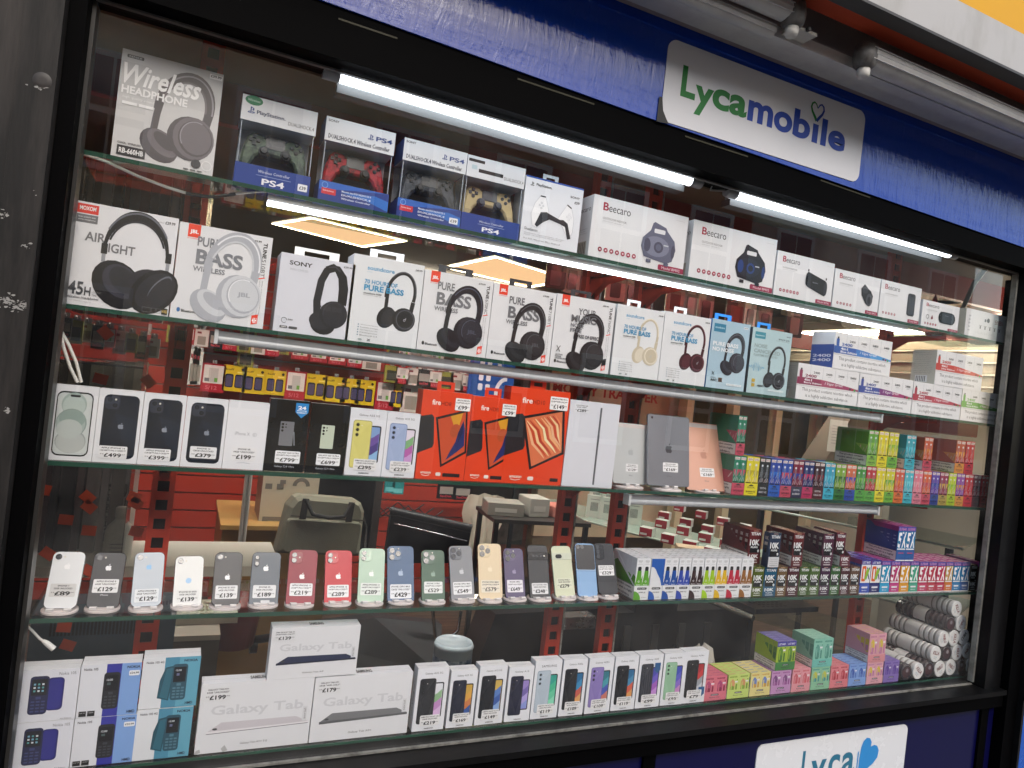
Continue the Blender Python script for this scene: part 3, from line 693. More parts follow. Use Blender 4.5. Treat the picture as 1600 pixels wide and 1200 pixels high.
# ---------------------------------------------------------------- third shelf: phone and tablet boxes
def st(f, x, y, w, h, lines, price, big='x', bg='#e6e7e8', stars=True): kid(f, sticker(None, f, x, y, w, h, lines, price, big, bg, stars))
def art_ip15(f):
    f.r(0, 0, 1, 1, '#e0e2e5'); f.r(.12, .06, .78, .86, '#17181a', rad=.14); f.r(.145, .08, .73, .82, '#c6cdcb', rad=.12)
    f.c(.5, .75, .27, '#9fb0aa', .3); f.c(.5, .73, .24, '#b3c1bc', .27); f.c(.5, .26, .33, '#99a19f', .3); f.c(.5, .25, .31, '#b4bab8', .28)
    f.c(.48, .5, .33, '#8b9b96', .36); f.c(.47, .49, .31, '#a3b2ad', .34); f.c(.49, .56, .28, '#8fa29c', .22); f.c(.45, .42, .28, '#b6bfbc', .24)
    f.r(.4, .85, .22, .03, '#17181a', rad=.03)
def art_ip(lines, price, font, sx=.12, sy=.06, blackbot=False):
    def g(f):
        f.r(0, 0, 1, 1, '#e2e4e7'); f.r(.12, .06, .8, .87, '#1d232e', rad=.13)
        f.p([(.4, .7), (.14, .2), (.14, .78), (.3, .85)], '#181d26'); f.p([(.4, .68), (.91, .6), (.91, .2), (.6, .3)], '#222a37')
        f.r(.15, .73, .32, .18, '#343944', rad=.08); 
        for cx, cy in ((.25, .86), (.37, .785)): f.c(cx, cy, .065, '#14161b'); f.arc(cx, cy, .065, .065, 0, 360, .008, '#4d5360'); f.c(cx, cy, .03, '#272c38')
        f.c(.38, .865, .025, '#d8d6c8'); f.apple(.55, .5, .13, '#8e95a0')
        st(f, sx, sy, .64, .17, lines, price, font)
    return g
PB = 'phone box'
prod((82.5, 599.5, 156, 606), 2, art_ip15, 'phone_box', 'white phone box with a framed screen of overlapping green-grey bubbles', PB, d=.03)
prod((156.6, 606, 226, 613), 2, art_ip(['APPLE IPHONE 14', '128GB**UNLOCKED**'], '£499', 'b'), 'phone_box', 'phone box with dark blue phone, next to the bubble screen one, priced 499', PB, d=.03)
prod((226.8, 613, 292.5, 620), 2, art_ip(['APPLE IPHONE 13', '128GB**UNLOCKED**'], '£399', 'b'), 'phone_box', 'middle one of the three boxes picturing a dark blue phone, priced 399', PB, d=.03)
prod((293.2, 620, 358, 625.5), 2, art_ip(['IPHONE 13', '128GB UNLOCKED'], '£379', 'x', .2, .13), 'phone_box', 'phone box with dark blue phone beside the plain white one, priced 379', PB, d=.03)
def art_xr(f):
    f.r(0, 0, 1, 1, '#e6e7ea'); f.t('iPhone X', .22, .5, .36, .05, '#9a9ca2'); f.arc(.7, .52, .045, .045, 0, 360, .008, '#9a9ca2'); f.t('R', .68, .505, .04, .025, '#9a9ca2')
    st(f, .18, .13, .62, .2, ['IPHONE XR', '64GB "UNLOCKED"'], '£199', 'x', '#e8e8e9'); f.ln([(.34, .09), (.5, .1), (.66, .09)], .012, '#b3b6bc')
prod((358.7, 625, 422.5, 631), 2, art_xr, 'phone_box', 'plain white phone box with faint grey writing, between blue-phone and black boxes', PB, d=.03)
def art_gal(body, pen, lines, price, shield=False, name='Galaxy S24 Ultra'):
    def g(f):
        f.rough = .25
        f.r(0, 0, 1, 1, '#0c0d10'); f.r(.31, .36, .34, .34, body, rad=.02)
        for dx, dy in ((.37, .66), (.37, .615), (.37, .57)): f.c(dx, dy, .03, '#15171a')
        for dx, dy in ((.45, .66), (.45, .62)): f.c(dx, dy, .018, '#15171a')
        if pen: f.ln([(.66, .56), (.7, .37)], .025, '#8d9096')
        if shield:
            f.p([(.64, .97), (.96, .97), (.96, .84), (.8, .76), (.64, .84)], '#2d86c8'); f.t('24', .7, .88, .2, .05, '#fff', 'x'); f.t('MONTHS', .68, .855, .24, .015, '#fff', 'b'); f.t('WARRANTY', .67, .825, .26, .02, '#fff', 'b')
        st(f, .26, .12, .62, .17, lines, price, 'b', '#eef0f2'); f.t(name, .26, .05, .5, .035, '#c9ccd2')
    return g
K = M('#0b0c0f', rough=.3)
prod((423, 622.5, 486, 628), 2, art_gal('#77787c', True, ['GALAXY S24 ULTRA', '256GB**UNLOCKED**'], '£799', True), 'phone_box', 'black phone box with grey phone, stylus and a blue shield sticker', PB, d=.035, m=K)
prod((488, 630, 548, 634.5), 2, art_gal('#c3cdb9', False, ['GALAXY S23 ULTRA', '256GB**UNLOCKED**'], '£699', name='Galaxy S23 Ultra'), 'phone_box', 'black phone box showing a small pale green phone', PB, d=.035, m=K)
def wall_(f, x0, x1, y0, y1, cols):
    n = len(cols)
    f.r(x0, y0, x1 - x0, y1 - y0, cols[0], rad=.03)
    for i in range(1, n):
        t = i / n
        f.p([(x0 + .02, y0 + .01), (x1 - .01, y0 + .01), (x1 - .01, y0 + (y1 - y0) * (1 - t) + .04), (x0 + (x1 - x0) * .5, y0 + (y1 - y0) * (1 - t - .05)), (x0 + .01, y0 + (y1 - y0) * (1 - t - .12))], cols[i])
def art_ga(body, dk, title, lines, price, screen, font='x', bx=(.12, .64), sx=.98, brand='SAMSUNG', pk=True):
    """a printed pair: phone back on the left, phone screen behind on the right"""
    def g(f):
        f.r(0, 0, 1, 1, '#e3e5ea')
        f.t(title, .24, .885, .56, .04, '#2b2c30')
        x0, x1 = bx
        f.r(x1 - .1, .2, sx - x1 - .0, .56, '#1a1b1f', rad=.05); wall_(f, x1 - .08, sx - .135, .22, .74, screen)
        f.r(x0 - .015, .11, x1 - x0 + .03, .72, dk, rad=.07); f.r(x0, .12, x1 - x0, .7, body, rad=.06)
        f.p([(x0 + .05, .5), (x1 - .03, .8), (x1 - .02, .5), (x0 + .3, .15)], M(body, rough=.15, var=.1))
        for i in range(3): f.c(x0 + .11, .76 - i * .075, .055, dk); f.c(x0 + .11, .76 - i * .075, .038, '#0f1013'); f.c(x0 + .12, .765 - i * .075, .012, '#565a64')
        f.c(x0 + .22, .75, .014, '#e9e6da')
        if lines: st(f, .22, .08, .62, .17, lines, price, font, '#e6e6e6')
        f.t(brand, .38, .03, .28, .018, '#222', 'x')
    return g
prod((549, 637, 606, 642.5), 2, art_ga('#d9d27a', '#a9a35a', 'Galaxy A55 5G', ['SAMSUNG GALAXY A55', '128GB UNLOCKED'], '£295', ['#7fa0cf', '#6b4f9e', '#4a3a80', '#8cb7df'], bx=(.12, .6)), 'phone_box', 'white phone box with a lemon yellow phone printed on it', PB, d=.03)
prod((606.6, 642.5, 659, 648), 2, art_ga('#a3b4d6', '#7688b0', 'Galaxy A35 5G', ['GALAXY A35 5G', '128GB**UNLOCKED**'], '£239', ['#e3d9e6', '#7fb07a', '#b45fa8', '#c99ad0'], 'b', bx=(.12, .6)), 'phone_box', 'white phone box with a powder blue phone, beside the orange tablet boxes', PB, d=.03)
OR = '#e0421c'
ORM = M(OR, rough=.35)
def art_fire(name, price, ten=False):
    def g(f):
        f.r(0, 0, 1, 1, OR); a = f.w / f.h
        f.t('fire', .2, .84, .17, .06, '#f6e9e2', 'b'); f.t(name, .38, .84, .2, .045, '#7c2413')
        f.p([(0, .28), (.3, .36), (.32, .4), (.27, .7), (.22, .73), (.0, .7)], '#26262a')
        q = [(.42, .17), (.99, .3), (.9, .82), (.28, .68)] if not ten else [(.45, .12), (.98, .28), (.88, .8), (.22, .66)]
        q = [(.3, .7), (.93, .82), (1.0, .32), (.5, .14)]
        if ten: q = [(.22, .7), (.93, .82), (1.0, .34), (.44, .15)]
        f.p([(min(.998, x), y) for x, y in q][::-1], '#1c1a1c')
        c = (sum(x for x, y in q) / 4, sum(y for x, y in q) / 4)
        iq = [(c[0] + (min(.998, x) - c[0]) * .87, c[1] + (y - c[1]) * .9) for x, y in q]
        f.p(iq[::-1], '#c8502c' if not ten else '#d8744c')
        L = lambda s, t: (iq[0][0] * (1 - s) * (1 - t) + iq[1][0] * s * (1 - t) + iq[2][0] * s * t + iq[3][0] * (1 - s) * t, iq[0][1] * (1 - s) * (1 - t) + iq[1][1] * s * (1 - t) + iq[2][1] * s * t + iq[3][1] * (1 - s) * t)
        if not ten:
            f.p([L(.45, 0), L(.9, 0), L(.75, .3), L(.6, .35)][::-1], '#d99a2c')
            f.p([L(.6 + .2 * math.cos(t * math.pi / 8), .38 + .16 * math.sin(t * math.pi / 8)) for t in range(16)][::-1], '#b5502a')
            f.p([L(.92, .2), L(.98, .45), L(.97, .85), L(.7, .9), L(.15, .96), L(.35, .82), L(.6, .65), L(.72, .45)][::-1], '#1f2c66')
            f.p([L(.92, .24), L(.9, .5), L(.7, .7), L(.72, .45)], '#16204e')
        else:
            cols = ['#e9b48a', '#c4482c', '#f0cf9a', '#b83c2a', '#e88a5a', '#f2e2b0', '#c8563a', '#eeb07a']
            for i in range(13):
                s = i / 13
                f.ln([L(max(0.02, s - .12), .05), L(min(.95, s + .08), .3), L(min(.95, s + .12), .55), L(min(.97, s + .32), .8), L(min(.98, s + .42), .95)], [.01, .035, .045, .03, .008], cols[i % 8])
        f.t('amazon', .12, .06, .2, .022, '#f2dccf', 'b'); f.ln([(.14, .045), (.22, .035), (.3, .047)], .01, '#f2dccf')
        f.r(.42, .04, .1, .04, '#ecd9d0', rad=.02); f.r(.56, .035, .35, .04, '#2a1a18', rad=.01) if not ten else f.r(.8, .04, .14, .035, '#2a1a18', rad=.01)
        st(f, .66, .8, .31, .14, ['AMAZON FIRE HD' + name[2:], '32GB**WIFI-ONLY**'], price, 'b', '#f0efee')
    return g
TB = 'tablet box'
tabo = ('#d23e1c', .05)
prod((662, 607.5, 739, 617), 2, art_fire('HD8', '£99'), 'tablet_box', 'orange tablet box, left of the three orange ones', TB, d=.05, m=ORM, tab=tabo)
prod((739.8, 615.6, 810, 628), 2, art_fire('HD8', '£99'), 'tablet_box', 'orange tablet box in the middle of three, lowest of them', TB, d=.05, m=ORM, tab=tabo)
prod((799.7, 604, 892, 613), 2, art_fire('HD10', '£149', True), 'tablet_box', 'tall orange tablet box with a swirling orange and cream screen', TB, d=.05, m=ORM, tab=tabo, y0=.011)
def art_pad(f):
    f.r(0, 0, 1, 1, '#d9dbe2'); f.ln([(.62, .03), (.62, .94)], .035, '#2c2e33'); f.ln([(.624, .03), (.624, .94)], .012, '#7a7d84'); f.r(.6, .5, .04, .12, '#4b4d53')
    st(f, .08, .86, .3, .1, ['APPLE IPAD AIR', '64GB**WIFI**'], '£289', 'b', '#dfe1e6')
prod((892, 624, 970, 633), 2, art_pad, 'tablet_box', 'tall plain white tablet box with a thin dark edge-on tablet down its middle', TB, d=.04)
# ---------------------------------------------------------------- phones and stands
def slab(name, w, h, t, col, loc, lean, label, cat, side='#8b8e93', r=.013, rough=.36, rot=0, draw=None, metal=0.0):
    mb = MB()
    mb.prism(rrect(-w / 2, w / 2, 0, h, r), 0, t, M(col, rough=rough, metal=metal, var=.04), side=M(side, rough=.25, metal=.8, var=.03), back='#0d0e10', bev=.0009)
    f = front(mb, -w / 2, w / 2, 0, h)
    if draw: draw(f)
    o = mb.build(name, None, loc, (math.radians(-lean), 0, math.radians(rot)), label, cat)
    for k in getattr(f, 'mb_kids', []): k.parent = o
    return o
def cams(o, w, h, kind, col):
    """raised camera plate and lenses near the top left of a phone back (its top is z=h)"""
    dark = '#16171b'
    def lens(par, x, z, r, yy=-.0018, c=dark):
        b = MB(); n = 14
        b.prism([(x + r * math.cos(2 * math.pi * k / n), z + r * math.sin(2 * math.pi * k / n)) for k in range(n)], yy - .0012, yy + .001, M('#5a5d63', rough=.2, metal=.7), bev=.0003)
        b.prism([(x + r * .78 * math.cos(2 * math.pi * k / n), z + r * .78 * math.sin(2 * math.pi * k / n)) for k in range(n)], yy - .0014, yy, M(c, rough=.06, spec=.8))
        b.build('camera_lens', par)
    def plate(x0, x1, z0, z1, r, c):
        b = MB(); b.prism(rrect(x0, x1, z0, z1, r), -.0018, .001, M(c, rough=.25), bev=.0005); return b.build('camera_plate', o)
    L = -w / 2
    if kind == 1: lens(o, L + .012, h - .012, .0065, -.0008, '#3a3c41'); b = MB(); b.prism(rrect(L + .022, L + .026, h - .014, h - .010, .002), -.0006, 0, '#d8d5c8'); b.build('flash', o)
    elif kind == 11: p = plate(L + .006, L + .018, h - .037, h - .007, .006, '#3b3e46'); lens(p, L + .012, h - .014, .0048); lens(p, L + .012, h - .029, .0048)
    elif kind == 2: p = plate(L + .005, L + .034, h - .035, h - .006, .009, col); lens(p, L + .013, h - .014, .0062); lens(p, L + .013, h - .0275, .0062); lens(p, L + .026, h - .02, .002, c='#e9e6da')
    elif kind == 3: p = plate(L + .004, L + .039, h - .04, h - .005, .01, col); lens(p, L + .013, h - .0135, .0078); lens(p, L + .013, h - .031, .0078); lens(p, L + .03, h - .022, .0078); lens(p, L + .031, h - .009, .0022, c='#e9e6da')
    elif kind == 6:
        p = plate(-w / 2 + .0005, w / 2 - .0005, h - .044, h - .020, .002, '#0e0f12'); [lens(p, L + .018 + i * .012, h - .032, .0035) for i in range(3)]; lens(p, w / 2 - .014, h - .032, .003, c='#cfcabd')
    elif kind == 7:
        p = plate(-w / 2 + .0005, w / 2 - .0005, h - .042, h - .022, .002, '#c9cebb'); b = MB(); b.prism(rrect(L + .012, L + .034, h - .038, h - .026, .006), -.003, -.0015, '#1b1c20'); b.build('camera_lens', p)
    elif kind == 5: lens(o, L + .009, h - .012, .007, -.0008, '#23252b'); lens(o, L + .024, h - .012, .007, -.0008, '#23252b'); 
    elif kind == 9: p = plate(L + .003, L + .034, h - .05, h - .004, .008, '#17181b'); [lens(p, L + .011, h - .012 - i * .0145, .0055) for i in range(3)]; [lens(p, L + .026, h - .014 - i * .014, .003) for i in range(2)]
def stand(loc, n, label, wide=False, col='#d8cfcc', rot=0):
    r = MB(); w = .036 if not wide else .05
    m = M(col, rough=.3); pts = []
    base = rrect(-w, w, -.034, .034, .03, 5)
    vs = [(x, y, 0) for x, y in base] + [(x, y, .006) for x, y in base] + [(x * .93, y * .93, .0085) for x, y in base]
    k = len(base); fs = [tuple(range(k))[::-1], tuple(range(2 * k, 3 * k))]
    for a in range(2):
        for i in range(k): fs.append((a * k + i, a * k + (i + 1) % k, (a + 1) * k + (i + 1) % k, (a + 1) * k + i))
    r.add(vs, fs, m)
    o = r.build('phone_stand', None, loc, (0, 0, math.radians(rot)), label, 'phone stand', 'stands under the leaning phones')
    b = MB(); b.xf(Matrix.Identity(4))
    b.prism(rrect(-.016, .016, 0, .085, .008), .012, .0155, m, bev=.0006); b.xf(Matrix.Rotation(math.radians(-20), 4, 'X') @ Matrix.Translation((0, -.012, .006))); b.build('back_plate', o)
    b = MB(); b.box(-.022, .022, -.022, .004, .0085, .0115, m); b.build('front_bar', o)
    for sx in (-1, 1):
        b = MB(); x = sx * .017
        b.tube([(x - .007, -.024, .018), (x + .007, -.024, .018)], .0042, M('#e3dfde', rough=.25), seg=8); b.box(x - .007, x + .007, -.027, -.003, .011, .0145, M('#e3dfde', rough=.25)); b.build('hook', o)
    return o
def lbl(f, x, y, w, h, lines, price, big='x', bg='#e9eaeb'): st(f, x, y, w, h, lines, price, big, bg)
PH = [  # TL, TR, BL, BR px, body, side, camera, plate, logo(y,colour), sticker(y,h,lines,price,font), label
 ((77, 861), (131, 862.5), (66, 950), (119, 952), '#e0e3e6', '#c9ccd0', 1, '', (.73, '#f3f4f6'), (.2, .23, ['IPHONE 7', '32GB UNLOCKED'], '£89', 'x', '#cfcfcf'), 'silver white phone priced 89, leftmost of the standing phones'),
 ((149, 862.5), (197.5, 864), (133, 950.6), (185, 952.5), '#3a3b3f', '#1c1d20', 1, '', (.72, '#f2f3f5'), (.28, .24, ['APPLE IPHONE 8', '64GB "UNLOCKED"'], '£129', 'x', '#e6e7e8'), 'charcoal phone priced 129, second of the standing phones'),
 ((213, 862.5), (259, 863), (205, 947.5), (250, 948), '#b9c2cb', '#9aa0a6', 1, '', (.72, '#86b9e4'), (.08, .24, ['APPLE IPHONE 8', '64GB "UNLOCKED"'], '£129', 'x', '#dfe3e6'), 'pale silver-blue phone with sky blue logo, priced 129'),
 ((277.5, 868), (320, 869), (269, 951.6), (314, 952.5), '#e4e6e4', '#c9ccd0', 1, '', (.53, '#9fc6ea'), (.12, .24, ['IPHONE SE 2020', '64GB UNLOCKED'], '£139', 'x', '#e0e2e1'), 'shortest white phone with a round pale blue mark, priced 139'),
 ((334, 862.5), (376.6, 863), (331, 945), (373, 947), '#46474b', '#1b1c1f', 1, '', (.52, '#f2f3f5'), (.12, .25, ['IPHONE SE 2020', '64GB UNLOCKED'], '£139', 'x', '#e6e7e8'), 'dark grey phone with white logo at mid height, priced 139'),
 ((392, 862.5), (435, 863), (388, 949), (434, 950), '#5d6670', '#2b2e33', 11, '', (.7, '#f2f3f5'), (.17, .23, ['IPHONE XS', '64GB UNLOCKED'], '£189', 'x', '#e3e4e5'), 'slate grey phone with an upright twin camera, priced 189'),
 ((451, 858), (494, 860), (445.6, 947), (491, 948), '#8f1f35', '#7d1a2b', 2, '#8b2436', (.52, '#f5eff0'), (.18, .22, ['APPLE IPHONE 11', '64GB**UNLOCKED**'], '£219', 'b', '#ecedee'), 'deep crimson phone priced 219'),
 ((507.5, 859), (548, 860), (506, 946), (549, 947.5), '#c02b38', '#a3222e', 2, '#bb303c', (.52, '#f5eff0'), (.15, .22, ['APPLE IPHONE 12', '64GB**UNLOCKED**'], '£289', 'b', '#ecedee'), 'bright red phone with flat edges, priced 289'),
 ((558, 856), (598, 857), (558, 943), (599, 944), '#b3cdb8', '#8fae98', 2, '#b9d2be', (.53, '#f0f4f1'), (.15, .22, ['APPLE IPHONE 12', '64GB**UNLOCKED**'], '£289', 'b', '#e3e9e4'), 'mint green phone with two lenses, priced 289'),
 ((601, 852.5), (642.5, 853), (605, 943), (647.5, 944), '#4a6588', '#33445c', 3, '#54708f', (.52, '#9fb3cc'), (.09, .24, ['IPHONE 12PRO MAX', '128GB "UNLOCKED"'], '£429', 'x', '#e3e6ea'), 'navy blue phone with three lenses, priced 429'),
 ((655, 859), (690.6, 859), (659, 941), (695.6, 942), '#42614f', '#2f463a', 3, '#4e6a5a', (.53, '#87a293'), (.17, .22, ['IPHONE 13 PRO', '128GB**UNLOCKED**'], '£529', 'b', '#e6e9e7'), 'dark green phone with three lenses, priced 529'),
 ((700, 852.5), (739, 852.5), (705, 940), (743, 941), '#8b8d91', '#5f6165', 3, '#797b80', (.53, '#c4c6ca'), (.13, .22, ['IPHONE 13PRO MAX', '128GB**UNLOCKED**'], '£549', 'b', '#e6e7e8'), 'graphite grey phone with three lenses, priced 549'),
 ((742.5, 849), (779, 849), (749, 936), (785.6, 937.5), '#dbc8a6', '#b9a37a', 3, '#d2c09c', (.53, '#e8d9bd'), (.12, .22, ['IPHONE 13PRO MAX', '256GB**UNLOCKED**'], '£579', 'b', '#e4dccb'), 'champagne gold phone with three lenses, priced 579'),
 ((785, 856), (818, 857), (791, 936), (821, 936), '#5a5070', '#3f3850', 3, '#655b7a', (.53, '#9389a8'), (.13, .24, ['IPHONE 14PRO', '128GB**UNLOCKED**'], '£649', 'b', '#e5e3e8'), 'purple phone with three lenses, priced 649'),
 ((818, 851.6), (853, 852), (829, 937), (861, 937), '#38393c', '#1b1c1f', 6, '', None, (.1, .2, ['GOOGLE PIXEL 6PRO', '128GB UNLOCKED'], '£248', 'x', '#dddedf'), 'black phone with a full width camera bar, priced 248'),
 ((859, 852.5), (890, 853), (868, 934), (900, 934), '#ced2b6', '#a9ad92', 7, '', None, (.17, .2, ['GOOGLE PIXEL 7', '128GB UNLOCKED'], '£279', 'x', '#d5d8c2'), 'pale lime phone with a camera bar, priced 279'),
 ((895, 848.4), (924, 849), (904, 933), (934, 933), '#7fa6cf', '#6b8fb5', 5, '', None, None, 'folding phone with black top half and light blue lower half'),
 ((925, 848.4), (953, 849), (936, 929), (967, 928), '#37383c', '#1b1c1f', 9, '', None, (.36, .2, ['GALAXY S21 ULTRA', '256GB**UNLOCKED**'], '£329', 'b', '#e6e7e8'), 'matt black phone with a corner camera block, rightmost standing phone'),
]
LEAN = 24
for i, (tl, tr, bl, br, col, side, ck, pc, logo, stk, lab) in enumerate(PH):
    y0 = .035 + (.006 if i % 2 else 0)
    B = PL((bl[0] + br[0]) / 2, (bl[1] + br[1]) / 2, y0); wl = PL(*bl, y0); wr = PL(*br, y0)
    w = wr.x - wl.x
    # length along the lean: intersect the ray of the top centre with the leaning plane
    ry = _ray((tl[0] + tr[0]) / 2, (tl[1] + tr[1]) / 2); ta = math.tan(math.radians(LEAN))
    # y = y0 + (z-B.z)*ta ; y = t*ry1-1.77 ; z = 1.5+t*ry2
    t = (y0 + (1.5 - B.z) * ta + 1.77) / (ry[1] - ry[2] * ta)
    zt = 1.5 + t * ry[2]; h = (zt - B.z) / math.cos(math.radians(LEAN))
    w = max(.064, min(w, .08))
    def draw(f, logo=logo, stk=stk, i=i, w=w, h=h):
        if i == 16:
            f.r(.03, .5, .94, .47, '#2b2c31', rad=.1); f.r(0, .49, 1, .012, '#9db6d2'); f.r(0, .475, 1, .006, '#56779c')
        if logo:
            if i == 3: f.c(.5, logo[0], .1, logo[1]); 
            else: f.apple(.5, logo[0], .19, logo[1])
        if stk: st(f, .11, stk[0], .78, stk[1], stk[2], stk[3], stk[4], stk[5])
        if i == 5: f.r(.4, .04, .3, .09, '#c9cbce')
        if i in (1,): f.t('iPhone', .38, .23, .24, .025, '#c9cbce', 'b')
    o = slab('display_phone', w, h, .0078, col, (B.x, y0, B.z), LEAN, lab, 'phone', side, draw=draw, r=.010 if ck in (6,) else .012, rot=random.Random(i * 7 + 1).uniform(-5, 5))
    cams(o, w, h, ck, pc or col)
    s = stand((B.x, y0 + .012, ZS[3]), i, 'pale stand under the ' + lab.split(',')[0].replace('priced', 'marked'), rot=0)
    s.scale = (1, 1, max(.6, (B.z - ZS[3] - .002) / .0145)) if B.z - ZS[3] < .02 else (1, 1, 1.3)
# the power lead draped behind the phones
PADS = [((969, 661), (1022, 664), (958, 755), (1011, 757.5), '#c9cdcd', 9, (.36, .15, ['IPAD MINI 4', '64GB**UNLOCKED**'], '£129'), 'silver white tablet with a pale top strip, half hidden by a grey one', .040),
        ((1012.5, 645.6), (1077.5, 653), (1012, 756.6), (1077.5, 763), '#85878d', 10, (.36, .15, ['IPAD 6TH GEN', '32GB**WIFI-ONLY**'], '£169'), 'space grey tablet, middle and front of the three bare tablets', .022),
        ((1066, 657), (1125, 665), (1074, 765), (1137, 769), '#d9a892', 19, (.36, .15, ['IPAD 6TH GEN', '32GB**UNLOCKED**'], '£169'), 'rose gold tablet leaning beside the green vape packs', .040)]
for tl, tr, bl, br, col, ln_, s4, lab, y0 in PADS:
    B = PL((bl[0] + br[0]) / 2, (bl[1] + br[1]) / 2, y0); w = PL(*br, y0).x - PL(*bl, y0).x
    ry = _ray((tl[0] + tr[0]) / 2, (tl[1] + tr[1]) / 2); ta = math.tan(math.radians(ln_))
    t = (y0 + (1.5 - B.z) * ta + 1.77) / (ry[1] - ry[2] * ta); h = (1.5 + t * ry[2] - B.z) / math.cos(math.radians(ln_))
    def draw(f, s4=s4, col=col):
        if col != '#85878d': f.r(.06, .925, .88, .06, '#cfc6c2', rad=.02)
        f.c(.1, .95, .025, '#222') if col == '#85878d' else None
        f.apple(.5, .52, .16, {'#85878d': '#3d3f44', '#c9cdcd': '#b5b9ba', '#d9a892': '#c08c78'}[col])
        st(f, .36, .2, .36, .13, s4[2], s4[3], 'b', '#e9e9ea'); f.t('iPad', .46, .13, .1, .02, '#6a6c70')
    slab('tablet', w, h, .0075, col, (B.x, y0, B.z), ln_, lab, 'tablet', col, r=.008, rough=.38, draw=draw, metal=.35)
    s = stand((B.x, y0 + .012, ZS[2]), 0, 'pale stand under the ' + lab.split(',')[0].split(' leaning')[0], wide=True)
    s.scale = (1, 1, max(.5, (B.z - ZS[2] - .002) / .0145))
# ---------------------------------------------------------------- bottom shelf: keypad phones, tablets, slim phone boxes
def keypad(f, x, y, w, h, c, scr, kc):
    f.r(x, y, w, h, c, rad=w * .2); f.r(x + w * .1, y + h * .5, w * .8, h * .42, scr, rad=.01)
    for r_ in range(4):
        for k in range(3): f.r(x + w * (.13 + .27 * k), y + h * (.06 + .085 * r_), w * .2, h * .045, kc, rad=.005)
    f.r(x + w * .36, y + h * .4, w * .28, h * .07, kc, rad=.01)
def art_n1(f):
    f.r(0, 0, 1, 1, '#dcdfe8'); f.t('Nokia 105', .67, .88, .27, .06, '#666a72'); a = f.w / f.h
    f.r(.5, .2, .27, .64, '#23246e', rad=.07); f.r(.52, .23, .22, .58, '#2c2d85', rad=.06); keypad(f, .23, .14, .3, .74, '#1e2248', '#14161f', '#3a3f70')
    for i in range(3):
        for j in range(3): f.r(.29 + j * .065, .58 + i * .065, .035, .035, ['#5aa0a0', '#d6dde2', '#7ab0c8'][(i + j) % 3], rad=.006)
    f.t('4th Edition', .76, .02, .18, .03, '#777')
def art_n2(f):
    f.r(0, 0, 1, 1, '#dcdfe6'); f.r(.42, 0, .25, 1, '#34369a'); f.r(.67, 0, .33, 1, '#7ea3da'); f.t('Nokia 105', .05, .89, .23, .05, '#3c3e44', 'b'); f.t('NOKIA', .76, .9, .22, .05, '#151b33', 'x')
    keypad(f, .39, .14, .27, .7, '#26272c', '#121318', '#3e4046'); f.t('12:00', .44, .68, .1, .04, '#cfd3d8', 'b'); f.r(.45, .6, .06, .05, '#4a5a5c')
    f.r(.8, .76, .18, .1, '#e9ebef', rad=.02); f.t('£24.99', .815, .79, .15, .04, '#222', 'b'); f.t('HMD', .83, .04, .13, .055, '#151b33', 'b'); f.r(.04, .03, .12, .1, '#222'); f.r(.18, .03, .12, .1, '#222')
    f.t('dual sim', .05, .09, .1, .02, '#ccc'); f.t('radio', .19, .09, .09, .02, '#ccc')
def art_n3(f):
    f.r(0, 0, 1, 1, '#dcdfe3'); f.r(.38, 0, .25, 1, '#4b8ba6'); f.r(.63, 0, .37, 1, '#62a3ba'); f.t('Nokia 105 4G', .06, .89, .3, .045, '#3c3e44', 'b'); f.t('NOKIA', .71, .9, .24, .05, '#151b33', 'x')
    f.p([(.3, .2), (.5, .14), (.58, .84), (.4, .8), (.32, .55)], '#24505f'); f.p([(.34, .22), (.48, .17), (.54, .8), (.42, .77)], '#316577'); keypad(f, .52, .14, .27, .72, '#2d5262', '#12161c', '#527a8a')
    f.t('12:00', .58, .72, .1, .035, '#d3d6da', 'b'); f.r(.6, .63, .05, .05, '#6a6c8c'); f.t('HMD', .8, .05, .13, .05, '#151b33', 'b')
GN = 'stacked keypad phone boxes'
zN = PL(116, 1123, .012).z
def nk(px, art, lab, base, h, lean=0): return prod(px, 4, art, 'phone_box', lab, 'keypad phone box', d=.05, base=base, h=h, group=GN)
hN = zN - ZS[4] - .001
nk((16, 1134, 116, 1125), art_n1, 'white keypad phone box, lower left of the stack with dark blue phones', ZS[4], hN)
nk((26, 1050, 126, 1044), art_n1, 'white keypad phone box, upper left of the stack with dark blue phones', zN, .113)
nk((117, 1125, 214, 1118), art_n2, 'keypad phone box with purple and light blue stripes, lower of two', ZS[4], hN)
nk((127.5, 1041, 222, 1036), art_n2, 'keypad phone box with purple and light blue stripes, upper of two', zN, .118)
nk((214.5, 1112.5, 302.5, 1105), art_n3, 'keypad phone box with teal stripes, lower of two', ZS[4], hN + .008)
nk((224.5, 1029, 315, 1021), art_n3, 'keypad phone box with teal stripes, upper of two', zN + .009, .117)
